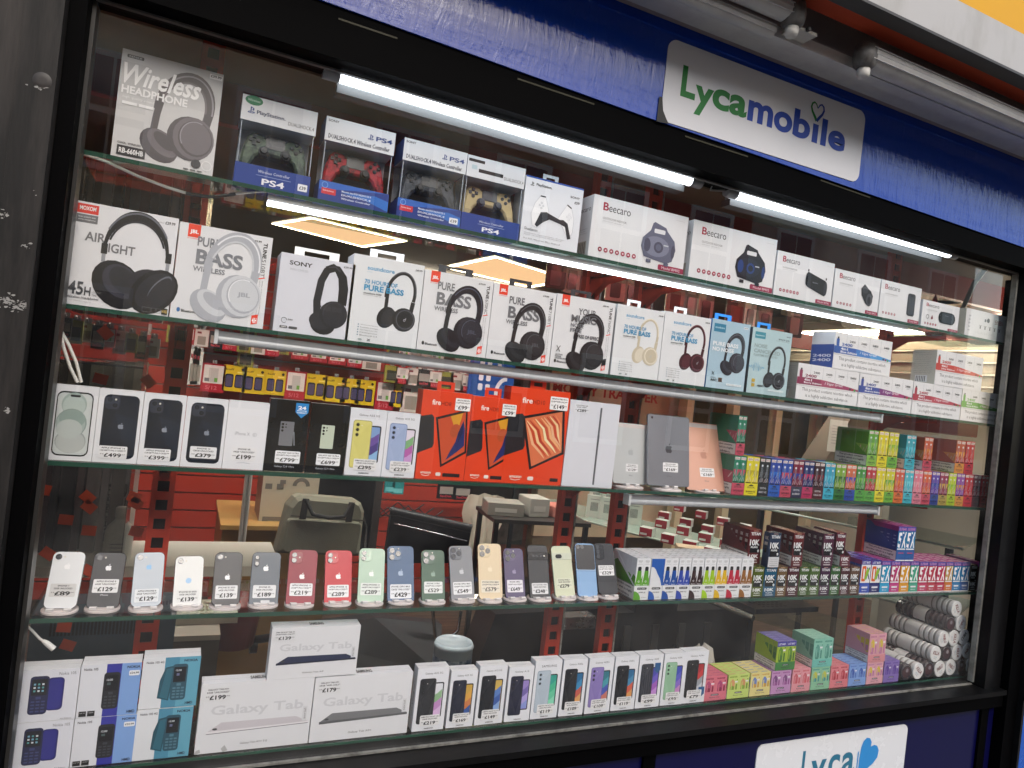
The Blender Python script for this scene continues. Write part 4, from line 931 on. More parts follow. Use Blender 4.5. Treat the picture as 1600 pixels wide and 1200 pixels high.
def art_tab(name, price, lines, body, edge, sx=.03, font='x', dirt_veil=False):
    def g(f):
        f.r(0, 0, 1, 1, '#dedfe2'); f.t('Galaxy Tab', .1, .5, .82, .18, '#cbccd0', 'b')
        a = f.w / f.h
        f.p([(.08, .3), (.2, .43), (.86, .43), (.98, .34), (.98, .31), (.1, .28)], body); f.p([(.08, .27), (.98, .31), (.98, .34), (.08, .31)], edge); f.p([(.08, .27), (.98, .31), (.98, .318), (.08, .278)], '#3b3c40'); f.c(.15, .34, .022, '#3b3c40', .01)
        f.t(name, .38, .08, .24, .04, '#333'); f.r(.92, .35, .04, .22, '#d2d3d6'); f.t('serial', .93, .38, .02, .16, '#777', '', vert=2)
        if dirt_veil: f.p([(.0, .0), (.05, .02), (.04, .07), (.01, .05)], '#a8a9aa'); f.p([(.24, .0), (.28, .02), (.25, .1), (.22, .05)], '#b0b0b0')
        st(f, sx, .75, .23, .2, lines, price, font, '#dcdddf')
    return g
def toptab(f): f.t('SAMSUNG', .42, .3, .16, .4, '#333', 'x')
tb1 = prod((316, 1067.5, 492, 1060), 4, art_tab('Galaxy Tab A9+ 5G', '£199', ['GALAXY TAB A9+', '64GB "UNLOCKED"'], '#c8c3c8', '#e2dfe2', dirt_veil=True), 'tablet_box', 'white tablet box with a silver tablet lying flat, lower left of three', TB, d=.045, top=toptab)
tb2 = prod((493.5, 1060, 646, 1049), 4, art_tab('Galaxy Tab A9+', '£179', ['GALAXY TAB A9+', '64GB "WIFI-ONLY"'], '#77787a', '#5b5c5e'), 'tablet_box', 'white tablet box with a grey tablet lying flat, lower right of three', TB, d=.045, top=toptab)
_zb = PL(440, 1063, .012).z + .003
prod((426, 981, 564, 977.5), 4, art_tab('Galaxy Tab A9', '£139', ['SAM GALAXY TAB A9', '64GB**WIFI-ONLY**'], '#252d4a', '#1b2138', font='b'), 'tablet_box', 'white tablet box with a navy tablet, stacked on top of two others', TB, d=.045, base=_zb, top=toptab)
GA = [((654, 1045, 703, 1041), '#27282c', '#15161a', 'Galaxy A35 5G', ['SAMSUNG GALAXY A35', '128GB UNLOCKED'], '£219', ['#dfe0e6', '#8fb58a', '#c08bc4', '#d9b6dc'], 'charcoal phone and pastel screen, priced 219'),
 ((706, 1049, 747.5, 1045.5), '#262a3a', '#171a26', 'Galaxy A25 5G', ['SAMSUNG GALAXY A25', '128GB UNLOCKED'], '£169', ['#c9a24a', '#d8a24a', '#c87a4a', '#3a5a9a'], 'navy phone and amber screen, priced 169'),
 ((751, 1040.6, 794, 1038.5), '#1e2026', '#121318', 'Galaxy A15 5G', ['SAMSUNG GALAXY A15 5G', '128GB UNLOCKED'], '£149', ['#cfae58', '#5a7fc0', '#3a5aa0', '#88a8d8'], 'black phone and gold and blue screen, priced 149'),
 ((797, 1042.5, 835, 1040.6), '#24263a', '#171826', 'Galaxy A15', None, '', ['#9a86c8', '#7a6ab0', '#b0a0dc', '#8a9ad8'], 'dark indigo phone and lilac screen, without a price sticker'),
 ((838, 1033, 879, 1031), '#b5c3cf', '#8fa0b0', 'SAMSUNG', ['SAMSUNG GALAXY A06', '64GB UNLOCKED'], '£119', ['#3aa090', '#4ab890', '#6ac8a0', '#8ad8b8'], 'icy blue phone and green screen, priced 119'),
 ((882, 1030.6, 919, 1029), '#202226', '#121316', 'Galaxy A05s', ['SAMSUNG GALAXY A05S', '64GB UNLOCKED'], '£109', ['#2a6a98', '#3a8ab8', '#c0584a', '#d8a060'], 'black phone and sunset screen, priced 109'),
 ((922, 1028, 961, 1026.6), '#8a7ab8', '#6a5a98', 'Galaxy A05s', ['SAM GALAXY A05S', '64GB**UNLOCKED**'], '£109', ['#3a7a8a', '#4a9aa8', '#4a5ab0', '#c87a6a'], 'lavender phone and teal screen, priced 109'),
 ((963, 1025.6, 999, 1025), '#1d1e22', '#111214', 'Galaxy A05s', ['SAM GALAXY A05S', '128GB "UNLOCKED"'], '£119', ['#2a6a98', '#4a8ab0', '#d0604a', '#d89a5a'], 'black phone between the lavender and striped ones'),
 ((1001, 1023, 1037.5, 1022.5), '#33353e', '#1d1e24', 'Galaxy A05', ['SAMSUNG GALAXY A05', '128GB UNLOCKED'], '£99', ['#4a4ab0', '#6a5ac0', '#a05ab8', '#c08ad0'], 'striped grey phone and a small blue shield sticker'),
 ((1040, 1021, 1073, 1020), '#93bd9c', '#6a9a78', 'Galaxy A05', ['SAM GALAXY A05', '64GB**UNLOCKED**'], '£95', ['#3a4ab0', '#5a5ac0', '#8a6ac8', '#c88ac0'], 'green phone and violet screen, priced 95'),
 ((1072, 1018, 1108, 1016.6), '#17181b', '#0d0e10', 'Galaxy A04e', ['SAM GALAXY A04E', '32GB "UNLOCKED"'], '£79', ['#a82a30', '#c83a3a', '#9aa0a8', '#c8ccd2'], 'black phone and red screen, last before the pink packs')]
def gside(f): f.r(0, 0, 1, 1, '#d4d7dc'); f.t('Galaxy A 128GB dual sim', .35, .2, .25, .6, '#55585e', '', vert=2)
for i, (px, body, dk, title, lines, price, scr, lab) in enumerate(GA):
    def art(f, a_=art_ga(body, dk, title, lines, price, scr, 'x' if i not in (6, 9) else 'b', bx=(.12, .6)), i=i):
        a_(f)
        if i in (8, 10): f.p([(.66, .84), (.9, .84), (.9, .7), (.78, .64), (.66, .7)] if i == 8 else [(.7, .3), (.96, .3), (.96, .16), (.83, .1), (.7, .16)], '#2a5a8c')
        if i == 8: [f.r(.2 + k * .09, .16, .012, .55, '#50535e') for k in range(4)]
    prod(px, 4, art, 'phone_box', 'narrow white phone box with ' + lab, PB, d=.035, side=gside, top=lambda f: f.r(.3, .3, .4, .06, '#b9bcc2'), m=M('#dfe0e2'), rot=random.Random(i + 40).uniform(-2.5, 1.5))
# ---------------------------------------------------------------- display trays of vape packs
ORD = ['first', 'second', 'third', 'fourth', 'fifth', 'sixth']
WARN = '#e8e5de'
def tray(x0, x1, z, H, hl, d, fc, fart, tdesc, cat='display tray', sidec=None, sart=None, ncol=2, nrow=5, pw=None, pack=None, pdesc='', pcat='vape pack', y0=.012, packh=None, group=None, skip=(), closed=False, pgroup=None):
    """carton with a low printed front and sides cut on the slant; packs stand inside"""
    w = x1 - x0; hw = w / 2 - .0006; xm = (x0 + x1) / 2; t = .0006
    mb = MB(); mf = M(fc, rough=.4); ms = M(sidec or fc, rough=.4); wn = M(WARN, rough=.5)
    mb.box(-hw, hw, 0, t, 0, hl, mf); mb.box(-hw + t, hw - t, t, d, 0, t, mf)
    if closed: mb.box(-hw, hw, 0, d, hl, H, WHITE)
    else: mb.box(-hw, hw, d - t, d, t, H * .98, ms)
    for sx in (-1, 1):
        X0, X1 = (-hw, -hw + t) if sx < 0 else (hw - t, hw)
        pts = [(t, 0), (d - t, 0), (d - t, H * .97), (d * .86, H * .97), (t, hl)]
        vs = [(X0, y, zz) for y, zz in pts] + [(X1, y, zz) for y, zz in pts]; n = 5
        mb.add(vs, [tuple(range(n))[::-1], tuple(range(n, 2 * n))], ms); mb.add(vs, [(i, (i + 1) % n, (i + 1) % n + n, i + n) for i in range(n)], ms)
    f = front(mb, -hw, hw, 0, hl); fart(f)
    lf = leftf(mb, -hw, 0, d, 0, H)
    fr = hl / H
    lf.p([(.01, 0), (.99, 0), (.99, fr * .98), (.01, fr * 1.02 if fr > .28 else fr)], WARN)
    lf.ln([(.01, fr * .03), (.99, fr * .03)], .012, '#2a2a2c'); lf.ln([(.01, fr * .97), (.99, fr * .97)], .012, '#2a2a2c')
    lf.t('This product contains', .14, fr * .66, .74, fr * .22, '#2b2b30', 'b'); lf.t('nicotine which is a highly', .08, fr * .38, .84, fr * .22, '#2b2b30', 'b'); lf.t('addictive substance.', .16, fr * .1, .68, fr * .22, '#2b2b30', 'b')
    if sart: sart(lf, fr)
    tr = mb.build('display_tray', None, (xm, y0, z), (0, 0, 0), tdesc, cat, group)
    if not pack: return tr
    pw_ = (w - .0028) / ncol; pd = (d - .003) / nrow; ph = (packh or H) - .0012
    src = None
    for r in range(nrow):
        for c in range(ncol):
            if (r, c) in skip: continue
            side_ = ('left ' if c == 0 else 'right ') if ncol == 2 else ''
            where = ('front ' if r == 0 else ORD[r] + ' row ')
            lab = (where + side_ + pdesc).strip()
            if src is None:
                b = MB(); pack(b, pw_ - .0006, pd - .0006, ph)
                o = b.build({'vape pack': 'vape_pack', 'pastel vape pack': 'pastel_pack'}.get(pcat, 'vape_box')); src = o
            else:
                o = src.copy(); COL.objects.link(o)
            o.location = (xm - w / 2 + .0014 + pw_ * (c + .5), y0 + .0012 + pd * r, z + .0008)
            tag(o, lab, pcat, pgroup or 'vape packs in display trays')
    return tr
# --- slim packs of the third shelf
def pack_cr(c1, c2):
    def g(b, w, d, h):
        b.box(-w / 2, w / 2, 0, d, 0, h, M(c1, rough=.3))
        f = front(b, -w / 2, w / 2, 0, h); f.rough = .25
        f.r(0, .3, 1, .35, c2); f.p([(0, .3), (1, .3), (1, .6), (.5, .42), (0, .62)], c1)
        f.r(.1, .9, .8, .07, '#e0e0da'); f.t('CRYSTAL', .14, .91, .72, .045, '#a02a2a', 'b')
        f.c(.5, .79, .17, '#d8dde0'); f.r(.38, .35, .24, .42, '#9aa2a8', rad=.1); f.ln([(.5, .36), (.5, .76)], .14, c1)
        f.ln([(.1, .34), (.3, .44), (.5, .36), (.7, .46), (.9, .36)], .05, '#dfc6c4'); f.ln([(.05, .48), (.25, .54), (.3, .62)], .03, '#c9ccd0'); f.p([(0, .62), (1, .62), (1, .9), (0, .9)][::1], c1) if False else None
        f.r(.1, .31, .8, .025, '#1b1b1d')
        g2 = leftf(b, -w / 2, 0, d, 0, h); g2.r(0, .3, 1, .3, c2); g2.ln([(.1, .32), (.4, .5), (.6, .38), (.9, .56)], .07, '#d9b6b4')
        topf(b, -w / 2, w / 2, 0, d, h).r(.2, .2, .6, .6, c2)
    return g
def lab_cr(c, txt):
    def g(f):
        f.p([(.3, .85), (.5, .95), (.7, .85), (.62, .8), (.38, .8)], '#16161a'); f.t('CRYSTAL', .2, .6, .6, .16, '#16161a' if c not in ('#16171a', '#2a2c48', '#4a1c22') else '#c9cacd', 'b')
        f.t(txt, .14, .25, .72, .16, '#16161a' if c not in ('#16171a', '#2a2c48', '#4a1c22') else '#c9cacd', 'b'); f.r(.3, .14, .4, .03, '#16161a')
    return g
Y0 = .012
HC = PL(1148.6, 711.6, Y0).z - ZS[2]
CRB = [132, 196, 262, 316, 374, 430, 484, 537, 590, 643, 697, 748, 797, 848, 895, 942, 990, 1036, 1082, 1125, 1166, 1210, 1250, 1292, 1335, 1375, 1413, 1450]
CRC = [('#1f7a5c', '#b5485c', '#b8455a', 'APPLE PEACH', 'teal and pink'), ('#d6c81e', '#b8a818', '#d8cb1c', 'BANANA ICE', 'bright yellow'), ('#1c1d20', '#3a3b3f', '#16171a', 'BERRY ICE', 'black'), ('#1f3f9a', '#2f6ac0', '#2558b0', 'BLUE RAZZ', 'royal blue'),
       ('#2a4a9e', '#b8455a', '#b5475a', 'CHERRY PEACH', 'blue and rose'), ('#7a1f3a', '#2a3a8a', '#2a2c48', 'BLUEBERRY', 'wine and navy'), ('#1f2c66', '#b82a5a', '#b02a58', 'RASPBERRY', 'navy and magenta'), ('#3a1a22', '#7a2a34', '#4a1c22', 'COLA ICE', 'dark maroon'),
       ('#3a9ab8', '#5ab8d0', '#3fa6c0', 'FIZZY LEMON', 'cyan'), ('#7aa03a', '#2f6a2f', '#2f6a30', 'GUMMY BEAR', 'olive green'), ('#c86a4a', '#2a4ab0', '#26449e', 'FIZZ', 'coral and blue'), ('#3f8a3a', '#7ab84a', '#4f9a3a', 'GREEN GRAPE', 'leaf green'),
       ('#b02a34', '#4f9a3a', '#55a03e', 'KIWI MIX', 'red and green'), ('#d8c81e', '#e0d84a', '#d6ca22', 'LEMON PEACH', 'canary yellow'), ('#c9c42a', '#6aa83a', '#6aa83c', 'LEMON LIME', 'yellow-green'), ('#c8543a', '#d8843a', '#cc6a34', 'MANGO ICE', 'burnt orange'),
       ('#4ab0c0', '#7ad0d8', '#3fa8b8', 'MENTHOL', 'aqua'), ('#d8788a', '#e0a0a8', '#c8788a', 'PEACH ICE', 'soft pink'), ('#c85a34', '#b8485a', '#b8485a', 'PINEAPPLE', 'rust and rose'), ('#5a3a9a', '#2a4a9a', '#2a3f86', 'RAINBOW', 'violet and navy'),
       ('#8a2a48', '#c8a84a', '#a8924a', 'ROSE', 'plum and gold'), ('#b8c82a', '#8ab82a', '#a0b82c', 'SOUR APPLE', 'acid lime'), ('#8a4a9a', '#d08a3a', '#c88a40', 'SKITTLES', 'purple and orange'), ('#b82a34', '#c8343a', '#b82a38', 'STRAWBERRY', 'red'),
       ('#7a2230', '#4a1c22', '#5a1c26', 'TIGER', 'dark red'), ('#c03a44', '#a82a34', '#b0303c', 'WATERMELON', 'light red'), ('#2f7a5a', '#b04a5a', '#a83a4a', 'MELON', 'green and red')]
for i, (c1, c2, lc, txt, cn) in enumerate(CRC):
    ub = [1100 + CRB[k] / 3.2 for k in (i, i + 1)]
    vb = [775.6 + (u - 1141) * .0447 for u in ub]
    x0, x1 = PL(ub[0], vb[0], Y0).x, PL(ub[1], vb[1], Y0).x
    tray(x0, x1, ZS[2], HC, HC * .3, .14, lc, lab_cr(lc, txt), cn + ' display tray in the long row of slim vape packs', nrow=2, pack=pack_cr(c1, c2), pdesc='slim pack in the ' + cn + ' tray of the long lower row', pgroup='slim vape packs', group='trays of the slim vape row', skip=((1, 0), (1, 1)))
ZU = ZS[2] + HC + .001
def upu(u0, u1, v0, v1, c1, c2, lc, txt, cn, nrow=1, zb=ZU, bb=None):
    a, b = PL(u0, v0, Y0), PL(u1, v1, Y0); H = (a.z + b.z) / 2 - zb
    tray(a.x, b.x, zb, H, H * .3, .14, lc, lab_cr(lc, txt), cn + ' display tray stacked on top of the slim vape row', sidec=c1, nrow=5, pack=pack_cr(c1, c2), pdesc='slim pack in the ' + cn + ' tray stacked on top', pgroup='slim vape packs', group='trays stacked on the slim vape row', skip=() if nrow > 1 else tuple((r, c) for r in (1, 2, 3, 4) for c in (0, 1)))
upu(1155, 1169, 648, 651, '#1f7a5c', '#b5485c', '#b8455a', 'APPLE PEACH', 'teal and pink', 5)
upu(1359, 1374.5, 672, 673, '#5f9a34', '#8ab84a', '#7fb040', 'GREEN APPLE', 'grass green', 5)
upu(1375, 1390.5, 673, 675, '#d8c81e', '#e4dc50', '#d6ca22', 'LEMON PEACH', 'lemon yellow')
upu(1391, 1406.5, 675, 677, '#c9c42a', '#8ab83a', '#6aa83c', 'LEMON LIME', 'yellow and lime')
upu(1418, 1433.5, 679.5, 681, '#2f9aa8', '#5ac0d0', '#3fa8b8', 'MENTHOL', 'turquoise', 5)
upu(1446, 1460, 683, 684.5, '#c05a3a', '#d08a4a', '#b8485a', 'PEACH MANGO', 'terracotta and rose', 5)
upu(1496, 1510.5, 688, 689, '#b0503a', '#d8904a', '#d08a3a', 'ORANGE FIZZ', 'amber', 5)
upu(1511, 1525, 689, 690.5, '#b82a34', '#c8444a', '#b82a38', 'CHERRY ICE', 'scarlet')
# --- white slim packs with coloured bottles on the fourth shelf
def pack_wh(c, cap='#26282b'):
    def g(b, w, d, h):
        b.box(-w / 2, w / 2, 0, d, 0, h, WHITE)
        f = front(b, -w / 2, w / 2, 0, h)
        f.r(.2, .93, .6, .012, '#555'); f.r(.25, .89, .5, .008, '#888'); f.r(.15, .85, .7, .005, '#999')
        f.p([(0, .35), (.15, .55), (.22, .7), (.78, .7), (.84, .5), (1, .6), (1, .3), (0, .3)], c)
        f.r(.24, .68, .5, .12, cap, rad=.15); f.r(.24, .3, .5, .4, c, rad=.05); f.r(.3, .32, .1, .36, M(c, rough=.1)); f.r(0, .3, 1, .12, c)
        f.arc(.5, .44, .1, .1, 0, 360, .05, '#e0e2e4'); f.t('flavour', .2, .35, .6, .025, '#e6e8ea', 'b')
        g2 = leftf(b, -w / 2, 0, d, 0, h); g2.p([(0, .3), (1, .3), (1, .55), (.5, .6), (0, .42)], c)
        topf(b, -w / 2, w / 2, 0, d, h).r(.2, .3, .5, .3, '#b9bcbe')
    return g
def lab_wh(c, txt):
    def g(f):
        f.c(0, 0, .5, c, n=10, a0=0, a1=90) if False else f.p([(0, 0)] + [(.48 * math.cos(t * math.pi / 16), .62 * math.sin(t * math.pi / 16)) for t in range(9)], c)
        f.r(.2, .72, .66, .16, '#17181b', rad=.06); f.t('IVG BAR', .26, .76, .52, .08, '#cfd2d4', 'b'); f.t(txt, .3, .48, .5, .09, '#33353a', 'b'); f.t('nicotine', .55, .14, .3, .07, '#555')
    return g
WX = [996, 1019, 1040, 1062, 1082, 1102, 1121, 1140, 1160, 1179]
WC = [('#5fa032', 'APPLE', 'grass green bottles'), ('#2a5cae', 'BLUE RAZZ', 'one big blue and white wave'), ('#1f4f9e', 'BLUEBERRY', 'deep blue bottles'), ('#3049a8', 'BERRY ICE', 'violet-blue bottles'), ('#3a2526', 'CHERRY COLA', 'dark brown bottles'), ('#9cc41e', 'LEMON LIME', 'lime bottles'), ('#dcb21e', 'PINEAPPLE', 'golden yellow bottles'), ('#b8243c', 'RASPBERRY', 'ruby bottles'), ('#8f5e28', 'TOBACCO', 'tan bottles')]
XW = [PL(u, 872.5 + (u - 996) * .0246, Y0) for u in WX]
HW = XW[0].z - ZS[3]
def sart_w(lf, fr): lf.p([(.3, fr), (.99, fr), (.3, .66), (.02, .97), (.02, fr)][::-1] if False else [(.02, fr), (.95, fr), (.5, .62), (.2, .8), (.02, .7)], '#4f8a34')
for i, (c, txt, cn) in enumerate(WC):
    tray(XW[i].x, XW[i + 1].x, ZS[3], HW, HW * .34, .13, '#dfe1e3', lab_wh(c, txt), 'white display tray of slim packs showing ' + cn, sart=sart_w if i == 0 else None, sidec='#dfe1e3', nrow=5, pack=None if i == 1 else pack_wh(c), pdesc='white slim pack in the tray of ' + cn, closed=(i == 1), pcat='vape pack', pgroup='white slim vape packs', group='white vape trays')
b = MB(); _w = XW[2].x - XW[1].x - .002; f = front(b, -_w / 2, _w / 2, HW * .34, HW - .001); f.r(0, 0, 1, 1, '#2a5cae'); f.p([(0, 0), (.9, 0), (.75, .25), (.5, .45), (.35, .6), (.2, .68), (0, .7)], '#dfe1e4')
b.build('printed_front', bpy.data.objects['display_tray.036'] if 'display_tray.036' in bpy.data.objects else None, (0, 0, 0))
_bf = bpy.data.objects[b and 'printed_front']
for o in bpy.data.objects:
    if o.get('label', '').endswith('one big blue and white wave'): _bf.parent = o
_bf.location = (0, -.0004, 0)
# --- single file boxes: dark TITAN ones and bright EX ones
def pack_ti(c, front_t=True):
    def g(b, w, d, h):
        b.box(-w / 2, w / 2, 0, d, 0, h, M(c, rough=.22), top=M('#8a2f28' if c in ('#5c1a1e', '#5a1c2c') else c, rough=.2))
        f = front(b, -w / 2, w / 2, 0, h); f.rough = .2
        f.r(.1, .3, .8, .32, '#1b1c1e', rad=.1); f.t('TITAN', .12, .84, .78, .09, '#dfe2e4', 'x'); f.t('10K', .08, .54, .8, .18, '#e6e9ea', 'x'); f.t('PUFFS', .2, .46, .55, .055, '#e6e9ea', 'x'); f.c(.82, .38, .08, '#cfd2d4', .09)
        f.r(.3, .965, .4, .012, '#d8b09a')
        g2 = leftf(b, -w / 2, 0, d, 0, h); g2.rough = .2; g2.t('10K', .25, .78, .5, .1, '#c9b9b4', 'b'); g2.r(.2, .62, .5, .09, '#9a9088'); g2.r(.28, .4, .35, .2, '#1b1416', rad=.05)
    return g
def lab_ti(f): f.t('10K', .12, .52, .74, .34, '#e6e9ea', 'x'); f.t('PUFFS', .24, .3, .5, .12, '#e6e9ea', 'b'); f.r(.2, .12, .6, .06, '#d8dadc')
TX = [1178, 1196, 1216, 1232, 1251, 1267, 1283, 1299.5, 1315, 1330, 1345.5]
TC = [('#4e5c1c', 'dark olive'), ('#1b5270', 'petrol blue'), ('#6a5232', 'umber'), ('#44141c', 'oxblood'), ('#3d5a22', 'moss green'), ('#4a6430', 'sage green'), ('#3c1c3a', 'aubergine'), ('#2f5a2a', 'forest green'), ('#4a2226', 'chestnut'), ('#5a4232', 'coffee brown')]
XT = [PL(u, 885.3, Y0).x for u in TX]; HT = PL(1267, 885.5, Y0).z - ZS[3]
for i, (c, cn) in enumerate(TC):
    tray(XT[i], XT[i + 1], ZS[3], HT, HT * .33, .13, c, lab_ti, cn + ' display tray in the lower row of dark vape boxes', nrow=5, ncol=1, pack=pack_ti(c), pdesc=cn + ' box in the lower row of dark boxes', pcat='vape box', pgroup='dark square vape boxes', group='trays of dark vape boxes', y0=.012)
ZT2 = ZS[3] + HT + .001
H2 = PL(1249, 833, Y0).z - ZT2
for (u0, u1, c, cn, sk, fr_, dy) in ((1241, 1258, '#5c1a1e', 'deep red', (), .33, 0), (1288, 1305.5, '#4a1c34', 'burgundy', (), .33, 0), (1317, 1333, '#5a1c2c', 'brick red', ((0, 0),), .33, -.0)):
    tray(PL(u0, 835, Y0).x, PL(u1, 836, Y0).x, ZT2, H2, H2 * fr_, .13, c, lab_ti, cn + ' display tray on top of the dark vape boxes', nrow=5, ncol=1, pack=pack_ti(c), pdesc=cn + ' box in a tray stacked on dark boxes', pcat='vape box', pgroup='dark square vape boxes', group='stacked dark trays', skip=sk)
tray(PL(1205, 833, Y0).x - .062, PL(1205, 833, Y0).x - .004, ZT2, H2, H2 * .33, .13, '#5c1a1e', lab_ti, 'deep red display tray behind the lone slate blue box', nrow=5, ncol=1, pack=pack_ti('#5c1a1e'), pdesc='deep red box in the tray left of the slate box', pcat='vape box', pgroup='dark square vape boxes', group='stacked dark trays', y0=.045, skip=())
b = MB(); _xa, _xb = PL(1205, 833, .004).x, PL(1222, 834, .004).x; _w = _xb - _xa
pack_ti('#28364e')(b, _w, .028, H2); f = front(b, -_w / 2, _w / 2, 0, H2); f.k = 30; f.r(.02, .0, .96, .3, '#cfd1d3'); [f.t(t_, .15, .22 - k * .06, .7, .03, '#444') for k, t_ in enumerate(['This product', 'contains nicotine', 'which is a highly', 'addictive'])]
b.build('vape_box', None, ((_xa + _xb) / 2, .006, ZT2), (0, 0, 0), 'lone slate blue box with a white warning base, on the dark boxes', 'vape box')
def pack_ex(c, bot, hd='#9a3a7c', orange=False):
    def g(b, w, d, h):
        b.box(-w / 2, w / 2, 0, d, 0, h, M(bot, rough=.3), top=M(hd if not orange else '#3a2f86', rough=.3))
        f = front(b, -w / 2, w / 2, 0, h); f.rough = .25
        f.r(0, .86, 1, .14, '#4a4a9e' if not orange else '#37308a'); f.t('ELFBAR' if not orange else 'LOST MARY', .08, .885, .84, .08, '#c88ab8' if not orange else '#dcdcec', 'b')
        f.r(0, .32, 1, .54, c if not orange else '#e3e4e8'); f.r(0, .22, 1, .1, bot)
        if orange:
            f.r(.1, .36, .42, .46, '#d8601e', rad=.1); f.r(.24, .44, .16, .3, '#e3e4e8', rad=.05); f.t('X', .55, .42, .4, .36, '#2a2a6a', 'x'); f.p([(.4, .4), (.62, .42), (.85, .66), (.8, .78), (.55, .7)], '#8ab83a')
        else:
            f.t('5', .06, .38, .42, .44, '#f4f4f6', 'x'); f.t('X', .5, .38, .46, .46, '#f4f4f6', 'x')
            f.p([(.3, .4), (.44, .38), (.66, .6), (.72, .76), (.58, .8), (.46, .72), (.36, .58)], bot); f.p([(.36, .43), (.44, .42), (.62, .64), (.58, .72)], c)
        f.r(.05, .32, .9, .035, '#e9e9ec'); f.r(.2, .17, .6, .05, '#e6e6ea', rad=.03); f.t('flavour', .25, .08, .5, .04, '#e9e9ec', 'b'); f.r(0, 0, 1, .035, '#e9e9ec')
        g2 = leftf(b, -w / 2, 0, d, 0, h); g2.r(0, .86, 1, .14, hd); g2.r(0, .3, 1, .56, '#3f4a8a' if c == '#2a78a8' else bot); [g2.r(.3, .4 + .1 * k, .4, .03, '#8a92b8') for k in range(4)]
        topf(b, -w / 2, w / 2, 0, d, h).r(.1, .1, .8, .8, M('#b04a8c', rough=.25) if not orange else M('#4a3f98', rough=.25))
    return g
def exrow(u0, u1, v, c, bot, cn, orange=False, hd='#9a3a7c', zb=None, n=1):
    zb = ZS[3] if zb is None else zb
    a, b2 = PL(u0, v, Y0), PL(u1, v + .5, Y0); H = a.z - zb
    def lab_(f): f.r(0, 0, 1, .12, '#e9e9ec'); f.r(.2, .66, .6, .2, '#e6e6ea', rad=.05); f.t('flavour', .25, .34, .5, .14, '#e9e9ec', 'b')
    tray(a.x, b2.x, zb, H, H * .24 + .001, .14, bot, lab_, cn + ' display tray of bright tall vape boxes', nrow=5, ncol=n, pack=pack_ex(c, bot, hd, orange), pdesc='tall box in the ' + cn + ' tray', pcat='tall vape box', pgroup='bright tall vape boxes', group='trays of bright tall vape boxes')
for u0, u1, v, c, bot, cn, og in ((1347.5, 1363, 875, '#2a2f86', '#2a4aa8', 'orange-numbered blue-based', True), (1363, 1379, 875.5, '#2a2f86', '#1f2366', 'orange-numbered indigo-based', True), (1379, 1394, 876.5, '#2a8ab0', '#2a9ac8', 'sky blue', False), (1394, 1409, 876.5, '#a83a5c', '#b83a7c', 'magenta', False), (1409, 1424, 877, '#d0981e', '#d0921e', 'mustard', False),
        (1424, 1438, 877, '#3aa080', '#3f9a80', 'sea green', False), (1438, 1452.5, 877.5, '#b03a54', '#b8385c', 'hot pink', False), (1452.5, 1466, 877.5, '#b83a50', '#b03a48', 'raspberry red', False), (1466, 1479.5, 878, '#c03a5c', '#b02a48', 'cherry pink', False), (1479.5, 1491.5, 878, '#b8a05a', '#c8742a', 'orange-based gold', False),
        (1491.5, 1504, 878.5, '#2a80b0', '#2a7ab0', 'cobalt', False), (1504, 1517, 878.5, '#2f86b8', '#2f5a9a', 'steel blue', False)):
    exrow(u0, u1, v, c, bot, cn, og)
exrow(1529.5, 1542.5, 879, '#4a2a28', '#4a1c22', 'dark brown')
tray(PL(1518, 882, Y0).x, PL(1529, 882, Y0).x, ZS[3], PL(1518, 882, Y0).z - ZS[3], .04, .13, '#33302c', lab_ti, 'charcoal display tray between steel blue and brown tall boxes', nrow=5, ncol=1, pack=pack_ti('#33302c'), pdesc='charcoal box between the tall bright boxes', pcat='vape box', pgroup='dark square vape boxes')
_zx = ZS[3] + PL(1409, 876.8, Y0).z - ZS[3] + .001
_a, _b = PL(1405, 822.5, Y0), PL(1433, 823, Y0)
tray(_a.x, _b.x, _zx, _a.z - _zx, (_a.z - _zx) * .3, .14, '#2f5a9a', lambda f: (f.r(0, 0, 1, .1, '#e9e9ec'), f.r(.1, .72, .3, .08, '#c8404a'), f.r(.6, .72, .3, .08, '#c8404a'), f.r(.495, 0, .01, 1, '#1b2a5a')), 'blue and pink display tray stacked on the bright tall boxes', sidec='#3a4a8c', nrow=5, ncol=2, pack=pack_ex('#2a78a8', '#2f5a9a'), pdesc='tall box in the stacked blue and pink tray', pcat='tall vape box', pgroup='bright tall vape boxes')
# --- pastel packs on the bottom shelf
def pack_el(c, d1, d2, topc=None):
    def g(b, w, d, h):
        b.box(-w / 2, w / 2, 0, d, 0, h, M(c, rough=.3), top=M(topc or c, rough=.3))
        f = front(b, -w / 2, w / 2, 0, h); f.rough = .25
        if topc: f.r(0, .82, 1, .18, topc); f.t('LOST MARY', .12, .87, .76, .07, '#dcdcf0', 'b')
        else: f.r(.12, .87, .7, .06, d2); f.t('LOST MARY', .16, .88, .62, .035, c, 'b')
        f.r(.2, .32, .44, .42, d1, rad=.12); f.r(.3, .7, .22, .1, d1, rad=.05); f.r(.24, .28, .36, .24, d2, rad=.1); f.r(.28, .36, .09, .32, M(c, rough=.15), rad=.04)
        f.r(.64, .66, .26, .06, '#e9e6ea'); f.r(.72, .3, .16, .3, d2, rad=.06); f.c(.84, .78, .05, d2)
        g2 = leftf(b, -w / 2, 0, d, 0, h); g2.r(.1, .35, .8, .45, d1, rad=.1); g2.r(.2, .4, .6, .2, d2, rad=.1)
        topf(b, -w / 2, w / 2, 0, d, h).r(.15, .25, .6, .2, M(d1 if not topc else '#6a62b0', rough=.3))
    return g
